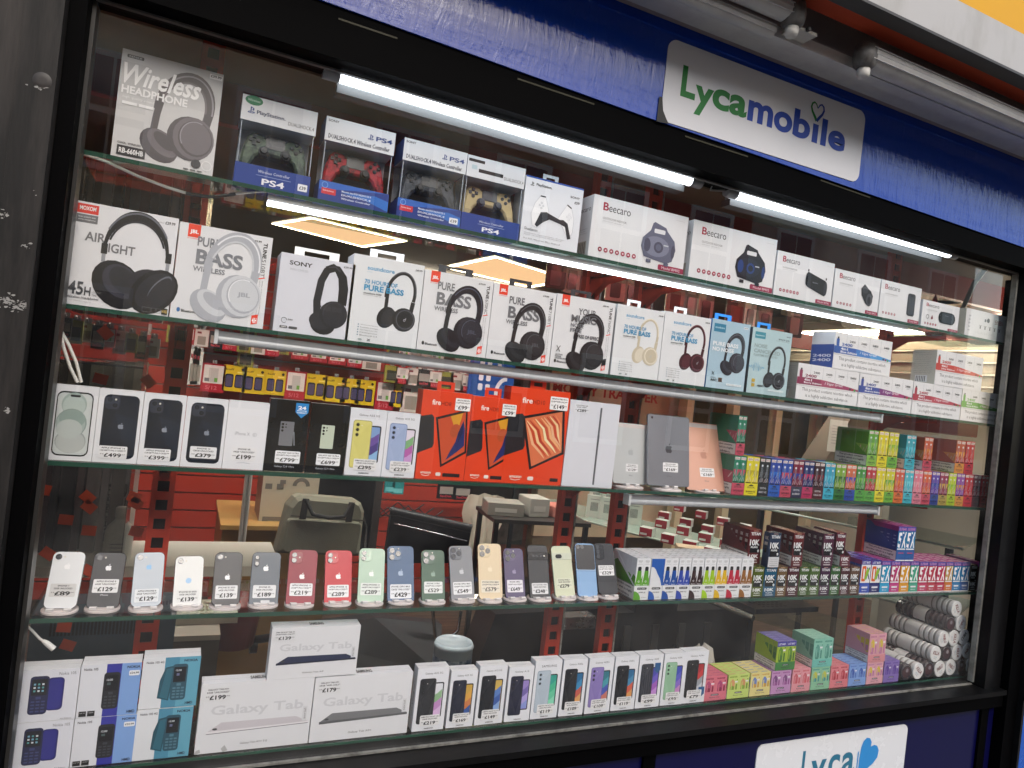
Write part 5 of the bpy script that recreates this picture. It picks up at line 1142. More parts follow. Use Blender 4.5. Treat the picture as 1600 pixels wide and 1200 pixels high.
def lab_el(c, dark='#1c1c20'):
    def g(f): f.r(.34, .55, .34, .2, dark, rad=.05); f.t('BM600', .38, .59, .26, .1, '#cfcfd4', 'b'); f.t('flavour mix', .28, .3, .46, .12, '#33333a', 'b'); f.t('20mg nicotine  600 puffs', .2, .1, .6, .06, '#55555c')
    return g
EX_ = [(1101, 1138, 1056, '#d2707f', '#b04a74', '#8a2f4a', 'rose red'), (1139, 1173, 1054, '#c0d272', '#d3966a', '#7a9a3a', 'lime green'), (1174, 1206, 1052, '#dccf88', '#6a80ba', '#c89a3a', 'butter yellow'), (1207, 1238.5, 1045.5, '#bc8cba', '#7a4a7c', '#9a5a94', 'lilac'), (1239.5, 1268.5, 1043.5, '#d8929a', '#c4606a', '#c85a64', 'salmon'),
       (1269.5, 1299, 1040.5, '#86bc98', '#c0c04a', '#3a8a8a', 'mint with yellow'), (1299.5, 1328, 1037.5, '#d57a82', '#bb4a54', '#a02f3c', 'coral red'), (1328.5, 1356, 1033, '#7a9cd4', '#3f5aa8', '#5a78c0', 'baby blue'), (1356.7, 1382.5, 1031, '#d8a0aa', '#d0b840', '#b87aa4', 'pink with yellow'), (1383, 1407, 1032, '#7f68ae', '#5a3f94', '#6a50a0', 'violet')]
HE = PL(1139, 1055, Y0).z - ZS[4]
for u0, u1, v, c, d1, d2, cn in EX_:
    tray(PL(u0, v, Y0).x, PL(u1, v - 3, Y0).x, ZS[4], HE, HE * .36, .1, c, lab_el(c), cn + ' display tray in the pastel row on the bottom shelf', nrow=5, ncol=2, pack=pack_el(c, d1, d2), pdesc='pack in the ' + cn + ' tray of the pastel row', pcat='pastel vape pack', pgroup='pastel vape packs', group='pastel trays')
ZE = ZS[4] + HE + .001
for u0, u1, v, c, d1, d2, cn, tc, lc in ((1215.5, 1246, 1003, '#9ab42a', '#5a8a2a', '#3a6a2a', 'purple-topped lime', '#3f3a92', '#3a7a3a'), (1273, 1304, 999, '#7ebaa6', '#5a9a8c', '#4a8a7c', 'aquamarine', None, '#6ab8ac'), (1360, 1387, 991, '#cf98a2', '#d0b840', '#b8789a', 'dusty pink', None, '#d08a90')):
    tray(PL(u0, v, Y0).x, PL(u1, v - 2, Y0).x, ZE, PL(u0, v, Y0).z - ZE, HE * .36, .1, lc, lab_el(lc), cn + ' display tray stacked on the pastel row', sidec=c, nrow=5, ncol=2, pack=pack_el(c, d1, d2, tc), pdesc='pack in the ' + cn + ' tray stacked on top', pcat='pastel vape pack', pgroup='pastel vape packs', group='stacked pastel trays')
# --- rolls of round tins, lying with their lids to the window
def roll(x, z, kind, n, lab, y0=.012, L=.215, txt='KILLA', rot=0):
    r = .0315; mb = MB(); seg = 26
    m = {'w': M('#d6d5d1', rough=.25), 'd': M('#544a4a', rough=.15), 'g': M('#8f8c86', rough=.2)}[kind]
    m2 = {'w': M('#8d8a84', rough=.3), 'd': M('#2a1216', rough=.1), 'g': M('#5a1c22', rough=.2)}[kind]
    nt_ = 10; dd = L / nt_
    for k in range(nt_):
        a = k * dd; R1 = r
        ring = []
        for yy, rr in ((a, r * .93), (a + .0015, r), (a + dd * .55, r), (a + dd * .55, r * .965), (a + dd - .0012, r * .965), (a + dd, r * .93)):
            ring.append([(rr * math.cos(2 * math.pi * q / seg), yy, rr * math.sin(2 * math.pi * q / seg)) for q in range(seg)])
        vs = [p for g_ in ring for p in g_]
        for i in range(len(ring) - 1):
            fs = [(i * seg + q, (i + 1) * seg + q, (i + 1) * seg + (q + 1) % seg, i * seg + (q + 1) % seg) for q in range(seg)]
            mb.add(vs, fs, m if i in (1, 2) or kind == 'w' and i != 3 else m2, True)
    mb.poly([(r * .93 * math.cos(2 * math.pi * q / seg), L, r * .93 * math.sin(2 * math.pi * q / seg)) for q in range(seg)][::-1], m)
    # paper wrap in the middle
    wr = MB()
    pts = [(r + .0006) ] 
    vs = []; A0, A1 = 60, 215
    for q in range(13):
        t = math.radians(A0 + (A1 - A0) * q / 12)
        for yy in (L * .38, L * .62): vs.append(((r + .0008) * math.cos(t), yy, (r + .0008) * math.sin(t)))
    wr.add(vs, [(2 * q, 2 * q + 1, 2 * q + 3, 2 * q + 2) for q in range(12)], M('#d2d1cd', rough=.5))
    o = mb.build('tin_roll', None, (x, y0, z), (0, 0, 0), lab, 'roll of tins', 'rolls of round tins stacked on the bottom shelf')
    wr.build('paper_wrap', o)
    ld = MB(); 
    lc = {'w': '#dfe0df', 'd': '#2c2428', 'g': '#dfe0df'}[kind if kind != 'd' else 'd']
    ld.prism([(r * math.cos(2 * math.pi * q / seg), r * math.sin(2 * math.pi * q / seg)) for q in range(seg)], -.004, .0015, M(lc, rough=.2), bev=.0012)
    f = front(ld, -r, r, -r, r, -.004)
    if kind != 'd':
        f.arc(.5, .5, .43, .43, 0, 360, .012, '#b9bcbd'); f.t(txt, .2, .46, .6, .24, '#6a1c22' if txt != 'CUBA' else '#222', 'xi'); f.t('cold mint', .34, .3, .32, .06, '#3a8aa0', 'b'); f.r(.36, .2, .28, .03, '#999')
    else: f.c(.5, .5, .34, '#3a1c22'); f.c(.55, .6, .12, '#8a8488'); f.arc(.5, .5, .42, .42, 20, 150, .02, '#8d888c')
    ld.xf(Matrix.Rotation(math.radians(rot), 4, 'Y'))
    ld.build('lid', o)
    return o
RR = [(1290, 208, 'w', 'KILLA', 60, 'topmost roll, pale tins with a white lid against the glass'), (1225, 365, 'd', '', 0, 'long dark red roll with a dark lid, second row down'), (1335, 355, 'w', 'PABLO', 120, 'white-lidded roll at the right, second row down'),
      (1155, 520, 'w', 'PABLO', 70, 'long silver roll with dark lettered bands, third row down'), (1262, 512, 'w', 'KILLA', 90, 'white-lidded roll in the middle of the third row'), (1368, 500, 'g', 'CUBA', -50, 'white-lidded roll at the right end of the third row'),
      (1072, 678, 'w', 'KILLA', 10, 'long pale ribbed roll with white lid, fourth row down'), (1185, 670, 'd', '', 0, 'short-looking roll with a clear dark lid in the fourth row'), (1293, 660, 'w', 'KILLA', 85, 'white-lidded roll with upright writing in the fourth row'), (1405, 640, 'g', 'PABLO', -60, 'white-lidded roll at the right end of the fourth row'),
      (765, 865, 'd', '', 0, 'dark-lidded roll beside the violet tray on the shelf'), (890, 855, 'w', 'KILLA', 40, 'bottom roll whose white lid shows large slanted writing'), (1000, 835, 'd', '', 0, 'dark roll between two white lids at the front bottom'), (1115, 830, 'g', 'PABLO', -30, 'bottom row white lid, fourth from the violet tray'), (1228, 815, 'w', 'PABLO', 30, 'bottom row white lid, fifth from the violet tray'), (1335, 805, 'd', '', 0, 'black and red glossy lid in the bottom row'), (1440, 790, 'g', 'PABLO', -40, 'bottom row white lid nearest the window frame')]
for a, b_, k, t_, ro, lab in RR:
    p = PL(1300 + a / 6.667, 920 + b_ / 6.667, .012)
    roll(p.x, max(p.z, ZS[4] + .0325), k, 10, lab, txt=t_ or 'X', rot=ro)
# ---------------------------------------------------------------- the shop window: frame, pane, shelves, uprights
XL, XR = -0.262, 3.012
BF = M('#0a0a0c', rough=.3, var=.5, vs=30, bump=.1, bs=35, spec=.2)
BF2 = M('#040405', rough=.6, var=0, spec=.03)
DARKP = M('#181615', rough=.6, spec=.3, var=.3, vs=7, bump=.5, bs=30, stretch=(1.6, 1, .22), var2='#34302e')
def box_(name, x0, x1, y0, y1, z0, z1, m, label=None, cat=None, parent=None, kind=None, group=None):
    return MB().box(x0, x1, y0, y1, z0, z1, m).build(name, parent, (0, 0, 0), (0, 0, 0), label, cat, group, kind)
fr = empty('window_frame', (1.3, -.08, .5), 'black aluminium frame round the whole shop window', 'window frame')
def fp(name, *a):
    o = box_(name, *a); o.parent = fr; o.matrix_parent_inverse = Matrix.Translation((-1.3, .08, -.5)); return o
def fpm(nm, mb):
    o = mb.build(nm); o.parent = fr; o.matrix_parent_inverse = Matrix.Translation((-1.3, .08, -.5))
fpm('frame_rail', MB().prism([(-.285, 2.203), (3.04, 2.170), (3.04, 2.24), (-.285, 2.285)], -.115, .0, BF2))
fpm('frame_lip', MB().prism([(-.255, 2.197), (2.9, 2.165), (2.9, 2.1695), (-.255, 2.2015)], -.062, -.05, M('#5a5855', rough=.5, var=.5, vs=50)))
fp('frame_stile', -.288, -.258, -.12, .03, .5, 2.2, BF2); fp('frame_stile', -.2575, -.250, -.07, -.02, .5, 2.19, M('#2e2d2c', rough=.35))
fp('frame_stile', 2.906, 3.005, -.1, -.03, .5, 2.169, BF); fp('frame_stile', 3.006, 3.075, -.13, .05, .0, 2.168, BF2)
fp('gasket', 2.895, 2.9055, -.06, -.04, .556, 2.164, M('#b9b8b0', rough=.6, var=.5, vs=25, var2='#6a6862'))
fp('gasket', -.25, 2.894, -.06, -.052, .546, .5515, M('#b9b8b0', rough=.6, var=.6, vs=30, var2='#4a4844'))
fp('bottom_sill', -.285, 3.0, -.13, -.0, .528, .5455, M('#060607', rough=.42, var=.4, vs=30, spec=.12)); fp('bottom_rail', -.285, 3.0, -.118, -.02, .478, .5275, BF2)
pane = MB().prism([(-.2495, .552), (2.8945, .552), (2.8945, 2.165), (-.2495, 2.197)], -.05, -.044, G_PANE).build('window_pane', None, (0, 0, 0), (0, 0, 0), 'large clear glass pane reflecting the street in front of the shelves', 'window pane')
# small red plate on the frame, top right
pl = MB(); pl.box(2.9, 3.02, -.118, -.1155, 2.195, 2.25, '#6e3434'); f = front(pl, 2.9, 3.02, 2.195, 2.25, -.118); f.t('APPRO', .12, .52, .8, .36, '#1c1214', 'x'); f.t('PARKS', .08, .1, .8, .36, '#1c1214', 'x')
pl.build('notice_plate', None, (0, 0, 0), (0, 0, 0), 'small dull red plate with black letters on the frame corner', 'notice plate')
for i, z in enumerate(ZS):
    nm = ['top glass shelf with controller and speaker boxes', 'second glass shelf down with the headphone boxes', 'middle glass shelf with phone boxes, orange boxes and slim packs', 'fourth glass shelf down with the standing phones', 'lowest glass shelf with keypad phone boxes and rolls of tins']
    b = MB(); d = .27 if i < 4 else .32
    b.box(XL + .002, XR - .002, .002, d, z - .0105, z - .0008, G_SHELF)
    s_ = b.build('glass_shelf', None, (0, 0, 0), (0, 0, 0), nm[i], 'glass shelf', 'glass shelves of the window display')
    b = MB(); b.box(XL + .002, XR - .002, 0, .0018, z - .0106, z - .0007, G_EDGE); b.build('polished_edge', s_)
RED = M('#c8402a', rough=.35, var=.12)
for k, (x, lab) in enumerate(((-.03, 'left slotted red steel upright behind the phone boxes'), (1.196, 'left one of the middle pair of slotted red uprights'), (1.408, 'right one of the middle pair of slotted red uprights'), (2.657, 'far right slotted red steel upright'))):
    b = MB(); w = .028
    z = .05
    b.box(-w, -w + .014, 0, .004, 0, 2.2, RED); b.box(w - .014, w, 0, .004, 0, 2.2, RED); b.box(-w, -w + .003, .004, .03, 0, 2.2, RED); b.box(w - .003, w, .004, .03, 0, 2.2, RED)
    while z < 2.19: b.box(-w + .014, w - .014, 0, .004, z, z + .022, RED); z += .05
    b.box(-w + .003, w - .003, .026, .03, 0, 2.2, M('#2a0d08', rough=.6))
    if k in (1, 2): b.box(w, w + .006, -.004, .03, 0, 2.2, M('#c9c4bc', rough=.5, var=.4, vs=30, var2='#5c4a44'))
    u = b.build('slotted_upright', None, (x, .285, .3), (0, 0, 0), lab, 'shelf upright', 'slotted uprights')
    for zz in ZS[:4]:
        b = MB(); h = zz - .3 - .0115
        for s in (-.012, .009): b.poly([(s, -.24, h), (s, -.24, h - .012), (s, -.08, h - .022), (s, 0, h - .065), (s, 0, h)], RED).poly([(s + .003, 0, h), (s + .003, 0, h - .065), (s + .003, -.08, h - .022), (s + .003, -.24, h - .012), (s + .003, -.24, h)], RED)
        b.box(-.012, .012, -.24, 0, h - .004, h, RED); b.build('shelf_bracket', u)
# lamps
LEDM = M('#eef6ff', emit=LED, var=0)
ALU = M('#a9acb0', rough=.3, metal=.6, var=.1)
def led(p, q, r, lab):
    y = p.y; a_ = (q - p).normalized(); sl_ = a_.z / a_.x
    b = MB(); z0, z1 = p.z - .03, q.z - .03
    b.prism([(p.x, z0), (q.x, z1), (q.x, z1 + .02), (p.x, z0 + .02)], .004, .045, M('#4a4c4c', rough=.5))
    b.prism([(p.x, z0 + .021), (q.x, z1 + .021), (q.x, z1 + .05), (p.x, z0 + .05)], .012, .03, M('#8d9090', rough=.4))
    o = b.build('tube_light', None, (0, 0, 0), (0, 0, 0), lab, 'tube light', 'tube lights along the top of the window')
    MB().tube([p, q], r, LEDM, seg=16).build('light_tube', o)
    for a, c in ((p - a_ * .04, p), (q, q + a_ * .04)):
        MB().tube([a, c], r * 1.12, M('#9a9a9c', rough=.4), seg=14).build('end_cap', o)
    return o
LA, LB_, LC, LD = PL(531, 119, -.02), PL(1078, 282, -.02), PL(1150, 303, -.02), PL(1482, 396, -.02)
led(LA, LB_, .0155, 'lit white tube light at the top left of the window')
led(LC, LD, .0155, 'lit white tube light at the top right of the window')
# wiring between the two tubes
_m = (LB_ + LC) / 2
MB().tube([_m + Vector(v) for v in ((-.045, 0, .0), (-.03, -.004, .012), (-.005, 0, .004), (-.012, -.002, -.012), (.02, -.002, -.006), (.045, 0, 0))], .0035, M('#8a8a88', rough=.5), seg=7).build('cable', None, (0, 0, 0), (0, 0, 0), 'short grey looped cable joining the two lit top tubes', 'cable')
b = MB(); b.box(.126, 2.4, .012, .034, 1.876, 1.889, M('#c4c7c9', rough=.35)); o = b.build('strip_light', None, (0, 0, 0), (0, 0, 0), 'long lit strip light fixed under the top glass shelf', 'strip light')
MB().prism([(.126, 1.866), (2.4, 1.866), (2.4, 1.8755), (.126, 1.8755)], .014, .032, LEDM).build('diffuser', o)
for x0, x1, z, lab in ((.048, 2.31, 1.542, 'unlit aluminium strip light under the second glass shelf'), (1.248, 2.348, 1.203, 'short unlit aluminium strip light under the middle glass shelf')):
    b = MB(); b.box(x0, x1, .012, .036, z - .006, z + .011, ALU); o = b.build('strip_light', None, (0, 0, 0), (0, 0, 0), lab, 'strip light')
    MB().tube([(x0, .02, z - .008), (x1, .02, z - .008)], .0105, M('#b4b7ba', rough=.25), seg=12).build('diffuser', o)
    for xx in (x0, x1): MB().box(xx - .004, xx + .004, .008, .04, z - .02, z + .013, M('#c9cbcc', rough=.4)).build('end_cap', o)
# cables in the window
MB().tube([PL(122, 238, .02), PL(165, 252, .03), PL(215, 275, .04), PL(262, 293, .05), PL(292, 302, .05)], .0034, M('#d8d6d0', rough=.4), seg=8).tube([PL(290, 302, .05), PL(330, 308, .05), PL(368, 303, .05)], .0042, M('#20242c', rough=.5), seg=7).tube([PL(366, 303, .05), PL(400, 300, .05), PL(428, 299, .05)], .0026, M('#cfc9c0', rough=.4), seg=7).build('cable', None, (0, 0, 0), (0, 0, 0), 'white cable with black tape sagging under the top shelf at left', 'cable')
MB().tube([PL(93, 515, .03), PL(100, 545, .03), PL(110, 575, .03), PL(121, 597, .04)], .0036, M('#dddad2', rough=.4), seg=8).tube([PL(94, 515, .035), PL(108, 540, .035), PL(119, 566, .035), PL(127, 597, .045)], .0036, M('#dddad2', rough=.4), seg=8).build('cable', None, (0, 0, 0), (0, 0, 0), 'pair of white cables running down at left behind a phone box', 'cable')
MB().tube([PL(60, 760, .01), PL(58, 800, .01), PL(52, 860, .012), PL(46, 905, .012)], .0045, M('#d5d2ca', rough=.4), seg=8).build('cable', None, (0, 0, 0), (0, 0, 0), 'white cable down the left frame beside the standing phones', 'cable')
b = MB().tube([PL(42, 978, .03), PL(50, 985, .03), PL(62, 998, .03), PL(70, 1003, .03)], .0028, M('#dddbd8', rough=.4), seg=8); o = b.build('cable', None, (0, 0, 0), (0, 0, 0), 'loose white lead with a plug hanging above the keypad phone boxes', 'cable')
MB().tube([PL(67, 1001, .03), PL(73, 1005, .03), PL(84, 1014, .03)], [.004, .0062, .0066], M('#e4e3e0', rough=.35), seg=8).build('plug', o)
# ---------------------------------------------------------------- outside face of the shop
b = MB(); b.box(-.352, -.289, -.16, .03, 0, 3.0, DARKP); b.box(-1.6, -.3525, -.158, .03, 0, 3.0, DARKP)
post = b.build('painted_post', None, (0, 0, 0), (0, 0, 0), 'scuffed black painted board post left of the window', 'post')
for u, v, n_, s in ((60, 133, 34, 9), (12, 470, 70, 17), (36, 478, 40, 10), (42, 385, 14, 7), (4, 335, 14, 7), (66, 300, 4, 10), (8, 640, 10, 8)):
    b = MB()
    for k in range(n_):
        p = PL(u + random.gauss(0, s * .6), v + random.gauss(0, s * .4), -.16); r = random.uniform(.0003, .0015) * random.choice((.6, 1, 2))
        pts = [(p.x + r * random.uniform(.4, 1.6) * math.cos(t * .9) * 1.5, -.1606 - .00002 * k, p.z + r * random.uniform(.3, 1.3) * math.sin(t * .9) - .2 * (p.x)) for t in range(7)]
        pts = [(x, y, z + .2 * p.x) for x, y, z in pts]
        if p.x < -.2935: b.poly(pts, M('#8f8d8a', rough=.7))
    b.build('paint_scuff', post)
b = MB(); p = PL(66, 126, -.16); b.lathe([(.016, 0), (.013, .0012), (.006, .0016), (0, .0016)], M('#2a2625', rough=.5, var=.5, vs=60), seg=20).xf(Matrix.Translation((p.x, -.1602, p.z)) @ Matrix.Rotation(math.radians(90), 4, 'X')); b.build('painted_knot', post)
# fascia with the shop sign
FB = bpy.data.materials.new('fascia_blue'); FB.use_nodes = True
n = FB.node_tree.nodes; l = FB.node_tree.links; bs = n['Principled BSDF']
bs.inputs['Base Color'].default_value = (*rgb('#0d3ca4'), 1); bs.inputs['Roughness'].default_value = .07; bs.inputs['Specular IOR Level'].default_value = .4; bs.inputs['Coat Weight'].default_value = .1; bs.inputs['Coat Roughness'].default_value = .03
tc = n.new('ShaderNodeTexCoord'); mp = n.new('ShaderNodeMapping'); mp.inputs['Scale'].default_value = (16, 1, 3); nz = n.new('ShaderNodeTexNoise'); nz.inputs['Scale'].default_value = 2.5; nz.inputs['Detail'].default_value = 8; nz.inputs['Distortion'].default_value = 1.2; nz.inputs['Roughness'].default_value = .6
mp2 = n.new('ShaderNodeMapping'); mp2.inputs['Scale'].default_value = (1.2, 1, 9); nz2 = n.new('ShaderNodeTexNoise'); nz2.inputs['Scale'].default_value = 1.5; nz2.inputs['Detail'].default_value = 4
ad = n.new('ShaderNodeMath'); ad.operation = 'ADD'; bp = n.new('ShaderNodeBump'); bp.inputs['Strength'].default_value = .24; bp.inputs['Distance'].default_value = .006
l.new(tc.outputs['Object'], mp.inputs[0]); l.new(mp.outputs[0], nz.inputs[0]); l.new(tc.outputs['Object'], mp2.inputs[0]); l.new(mp2.outputs[0], nz2.inputs[0]); l.new(nz.outputs[0], ad.inputs[0]); l.new(nz2.outputs[0], ad.inputs[1]); l.new(ad.outputs[0], bp.inputs['Height']); l.new(bp.outputs[0], bs.inputs['Normal']); l.new(bp.outputs[0], bs.inputs['Coat Normal'])
def quadp(b, m, pts, y0, y1):  # upright board from front outline
    b.prism(pts, y0, y1, m)
b = MB(); quadp(b, FB, [(-1.6, 2.35), (.18, 2.319), (1.06, 2.290), (2.85, 2.251), (5.2, 2.225), (5.2, 2.88), (-1.6, 2.88)], -.11, -.05)
fas = b.build('shop_fascia', None, (0, 0, 0), (0, 0, 0), 'glossy blue fascia board above the window', 'fascia board')
b = MB(); b.box(-1.6, 5.2, -.104, -.002, 2.215, 2.36, BF2); b.box(-1.6, -.3, -.1, -.004, 2.1, 2.2145, BF2); b.box(3.076, 5.2, -.1, -.004, 2.19, 2.2145, BF2)
b.build('lintel_board', None, (0, 0, 0), (0, 0, 0), 'black lintel board between the blue fascia and the window', 'lintel')
LT_ = bpy.data.objects['lintel_board']
for u0, v0, u1, v1 in ((529, 28, 621, 59), (809, 122, 929, 162), (1071, 212, 1169, 244), (1283, 281, 1360, 308)):
    a, c = PL(u0, v0, -.118), PL(u1, v1, -.118); MB().prism([(a.x, a.z - .003), (c.x, c.z - .003), (c.x, c.z + .001), (a.x, a.z + .001)], -.1172, -.1155, M('#26240c', rough=.6)).build('yellow_tape', LT_)
S0, S1 = 1.12, 1.915
b = MB(); b.prism(rrect(S0, S1, 2.292, 2.526, .03, 6), -.1125, -.1103, M('#d4d5da', rough=.3, var=.04, spec=.4))
sg = b.build('shop_sign', None, (0, 0, 0), (0, 0, 0), 'white rounded sign with green and blue lettering on the fascia', 'shop sign')
b = MB(); f = front(b, S0, S1, 2.292, 2.526, -.1127); f.rough = .45
G_, B_ = '#12722a', '#123a9a'
f.t('L', .072, .36, .065, .38, G_, 'x'); f.t('y', .135, .2, .085, .36, G_, 'x'); f.t('c', .215, .35, .08, .26, G_, 'x'); f.t('a', .295, .35, .085, .26, G_, 'x')
f.t('m', .385, .345, .125, .265, B_, 'x'); f.t('o', .515, .34, .095, .265, B_, 'x'); f.t('b', .615, .34, .09, .37, B_, 'x'); f.t('i', .72, .345, .03, .24, B_, 'x') if False else f.r(.718, .345, .03, .25, B_); f.t('l', .762, .345, .03, .36, B_, 'x') if False else f.r(.765, .345, .03, .36, B_); f.t('e', .805, .34, .095, .265, B_, 'x')
ht = lambda s, cx, cy, sg_: [(cx + sg_ * s * x, cy + s * y * f.w / f.h) for x, y in ((0, -1), (.35, -.55), (.75, -.1), (.95, .35), (.85, .75), (.55, .95), (.25, .8), (0, .4))]
f.ln(ht(.036, .733, .76, -1), [.012, .012, .01, .009, .008, .007, .006, .004], G_); f.ln(ht(.036, .733, .76, 1), [.012, .012, .01, .009, .008, .007, .006, .004], B_)
b.build('sign_lettering', sg)
b = MB(); b.poly([(S0 - .012, -.1128, 2.285), (S0 + .03, -.1128, 2.288), (S0 + .02, -.1128, 2.3), (S0 + .006, -.1128, 2.32), (S0 - .001, -.1128, 2.355), (S0 - .012, -.1128, 2.355)], M('#0b0b0d', rough=.4)); b.build('peeled_corner', sg)
# panels below the window
NV = M('#08083a', rough=.3, var=.15, spec=.2, coat=.1)
b = MB(); b.box(-1.6, 3.0, -.09, -.02, 0, .4775, NV); low = b.build('navy_panel', None, (0, 0, 0), (0, 0, 0), 'glossy navy panel below the window sill', 'wall panel')
for x in (-.25, 1.345, 2.93): box_('panel_joint', x - .022, x + .022, -.1, -.0902, 0, .4775, BF2).parent = low
b = MB(); b.prism(rrect(1.772, 2.493, .1, .447, .025, 5), -.0935, -.0905, M('#d6d8dc', rough=.25, var=.01))
s2 = b.build('lower_sign', None, (0, 0, 0), (0, 0, 0), 'white sign with teal lettering and a blue heart below the window', 'shop sign')
b = MB(); f = front(b, 1.772, 2.493, .1, .447, -.0937); TL_ = '#2a6c88'
f.t('L', .285, .57, .055, .31, TL_, 'b'); f.t('y', .345, .45, .1, .32, TL_, 'b'); f.t('c', .46, .575, .075, .225, TL_, 'b'); f.t('a', .55, .575, .085, .225, TL_, 'b')
f.k += 1; f.p([(.667, .57), (.72, .59), (.765, .64), (.795, .7), (.8, .77), (.785, .82), (.762, .835), (.74, .82), (.742, .87), (.728, .91), (.705, .92), (.684, .89), (.672, .83), (.666, .72)], '#2f86c8'); f.p([(.652, .55), (.66, .55), (.66, .8), (.652, .78)], '#2f86c8'); f.r(.652, .545, .07, .014, '#2f86c8')
b.build('sign_lettering', s2)
# right hand side
b = MB(); b.box(3.0765, 3.089, -.15, .05, 0, 2.168, BF); b.build('door_post', None, (0, 0, 0), (0, 0, 0), 'narrow black post at the right end of the window', 'post')
b = MB(); b.box(3.0895, 4.4, -.1, -.02, 0, 2.189, M('#1f56b4', rough=.25, var=.08)); dr = b.build('blue_door', None, (0, 0, 0), (0, 0, 0), 'bright blue door panel at the right edge beside the black post', 'door')
_k = PL(1588, 1090, -.14)
MB().lathe([(0, 0), (.012, 0), (.012, .01), (.007, .016), (.009, .03), (.016, .036), (.019, .046), (.012, .056), (0, .058)], M('#121214', rough=.2), seg=16).xf(Matrix.Translation((3.083, -.15, _k.z)) @ Matrix.Rotation(math.radians(90), 4, 'X')).build('latch_knob', None, (0, 0, 0), (0, 0, 0), 'round black knob on the post beside the blue door', 'knob')
# awning above
AW = M('#c6c4c2', rough=.45, var=.3, vs=7, stretch=(1, 1, .4), var2='#9a9894', bump=.15, bs=30)
AWG = M('#dddcdb', rough=.4, var=.3, vs=12, var2='#b0aeb0')
aw = empty('retracted_awning', (1.8, -.1, 2.6), 'folded shop awning with white arms and front bar above the sign', 'awning')
def ap(nm, mb):
    o = mb.build(nm); o.parent = aw; o.matrix_parent_inverse = Matrix.Translation((-1.8, .1, -2.6)); return o
def zat(u, v, y): return PL(u, v, y).z
zr = PL(1400, 142, -.25).z
ap('support_rail', MB().box(-1.2, 5.4, -.27, -.23, zr, zr + .03, AWG).box(-1.2, 5.4, -.2295, -.146, zr + .02, zr + .03, AWG))
ap('mounting_board', MB().box(-1.2, 5.4, -.145, -.112, zr + .031, 2.76, M('#8a7f80', rough=.6, var=.3, vs=5)))
b = MB(); b.box(-1.2, 5.4, -.378, -.146, 2.76, 2.77, M('#9a8a88', rough=.8)); ap('roof_board', b)
zb = zat(1330, 0, -.40); zt = zat(1476, 0, -.40)
b = MB(); b.box(-1.2, 5.4, -.42, -.38, zb, zt, AW); b.box(-1.2, 5.4, -.425, -.375, zb - .008, zb - .0005, M('#3a3836', rough=.5)); ap('front_bar', b)
b = MB(); b.box(-1.2, 5.4, -.3745, -.31, zb - .0, zb + .03, M('#a83c1c', rough=.8)); ap('canopy_fabric', b)
def arm(x0, x1, y, z, r, ends):
    b = MB(); b.tube([(x0, y, z), (x1, y, z)], r, AWG, seg=14)
    for k in range(3): b.box(x0, x1, y - r * 1.02, y + r * .2, z - r * .5 + k * r * .45, z - r * .5 + k * r * .45 + .002, AWG)
    ap('folding_arm', b)
    for x in ends:
        e = MB(); e.lathe([(0, -.035), (.02, -.035), (.03, -.025), (.034, 0), (.03, .03), (.02, .036), (0, .036)], M('#8f8d8c', rough=.45, var=.5, vs=18, var2='#3a3432'), seg=18).xf(Matrix.Translation((x, y - .004, z - .004)))
        ap('elbow_joint', e)
        e = MB(); e.lathe([(0, -.06), (.014, -.06), (.018, -.052), (.018, -.0355), (0, -.0355)], M('#c4c2be', rough=.4), seg=14).xf(Matrix.Translation((x, y - .004, z - .004)))
        ap('pivot_knob', e)
za = zat(1350, 88, -.31)
arm(PL(1350, 88, -.31).x, 5.0, -.31, za, .035, (PL(1350, 88, -.31).x,))
xb = PL(1238, 22, -.31)
arm(-1.1, xb.x, -.31, xb.z, .028, (xb.x,)); arm(-1.1, xb.x - .03, -.27, xb.z - .04, .02, ())
b = MB(); q = PL(1243, 52, -.27); b.box(q.x - .05, q.x + .03, -.32, -.22, q.z - .02, q.z - .012, M('#b9b6b0', rough=.5)); b.box(q.x + .0, q.x + .008, -.28, -.26, q.z - .012, q.z + .09, M('#2a2826', rough=.5)); b.tube([(q.x - .01, -.322, q.z - .016), (q.x - .01, -.332, q.z - .016)], .006, M('#2a2826'), seg=8); ap('fixing_bracket', b)
b = MB(); b.box(-6, 9, -.09, .3, 2.885, 7.5, M('#c9961e', rough=.75, var=.12, vs=3)); b.build('yellow_wall', None, (0, 0, 0), (0, 0, 0), 'yellow painted wall above the awning', 'building front')
b = MB(); b.box(-6, -1.601, -.09, .3, 0, 2.884, M('#4a4642', rough=.8)); b.box(5.21, 9, -.09, .3, 0, 2.884, M('#6a655c', rough=.8)); b.build('neighbouring_shopfront', None, (0, 0, 0), (0, 0, 0), 'dark walls of the neighbouring shops beyond both ends', 'building front')
# ---------------------------------------------------------------- inside the shop
box_('ceiling', -1.6, 7, .0, 7, 2.56, 2.64, M('#5e5348', rough=.75, var=.15, vs=2), kind='structure')
FL = M('#4a3a2e', rough=.4, var=.35, vs=3, stretch=(1.2, 12, 1), var2='#6a5644')
box_('floor', -1.6, 7, .0, 7, -.06, .0, FL, kind='structure')
box_('inner_wall', -1.7, -1.6, .3, 7, 0, 2.56, M('#5c2a24', rough=.6), 'dark red side wall of the shop interior', 'wall')
SR = M('#9e3424', rough=.42, var=.12, vs=2)
def slatwall(x0, x1, y, z0, z1, lab, rot=0, o=(0, 0)):
    b = MB(); z = z0
    while z < z1: b.box(0, x1 - x0, 0, .015, z, min(z1, z + .09), SR); b.box(0, x1 - x0, .008, .016, z + .09, z + .1, M('#8d8078', rough=.4)); z += .1
    return b.build('slat_wall', None, (x0, y, 0), (0, 0, math.radians(rot)), lab, 'slat wall')
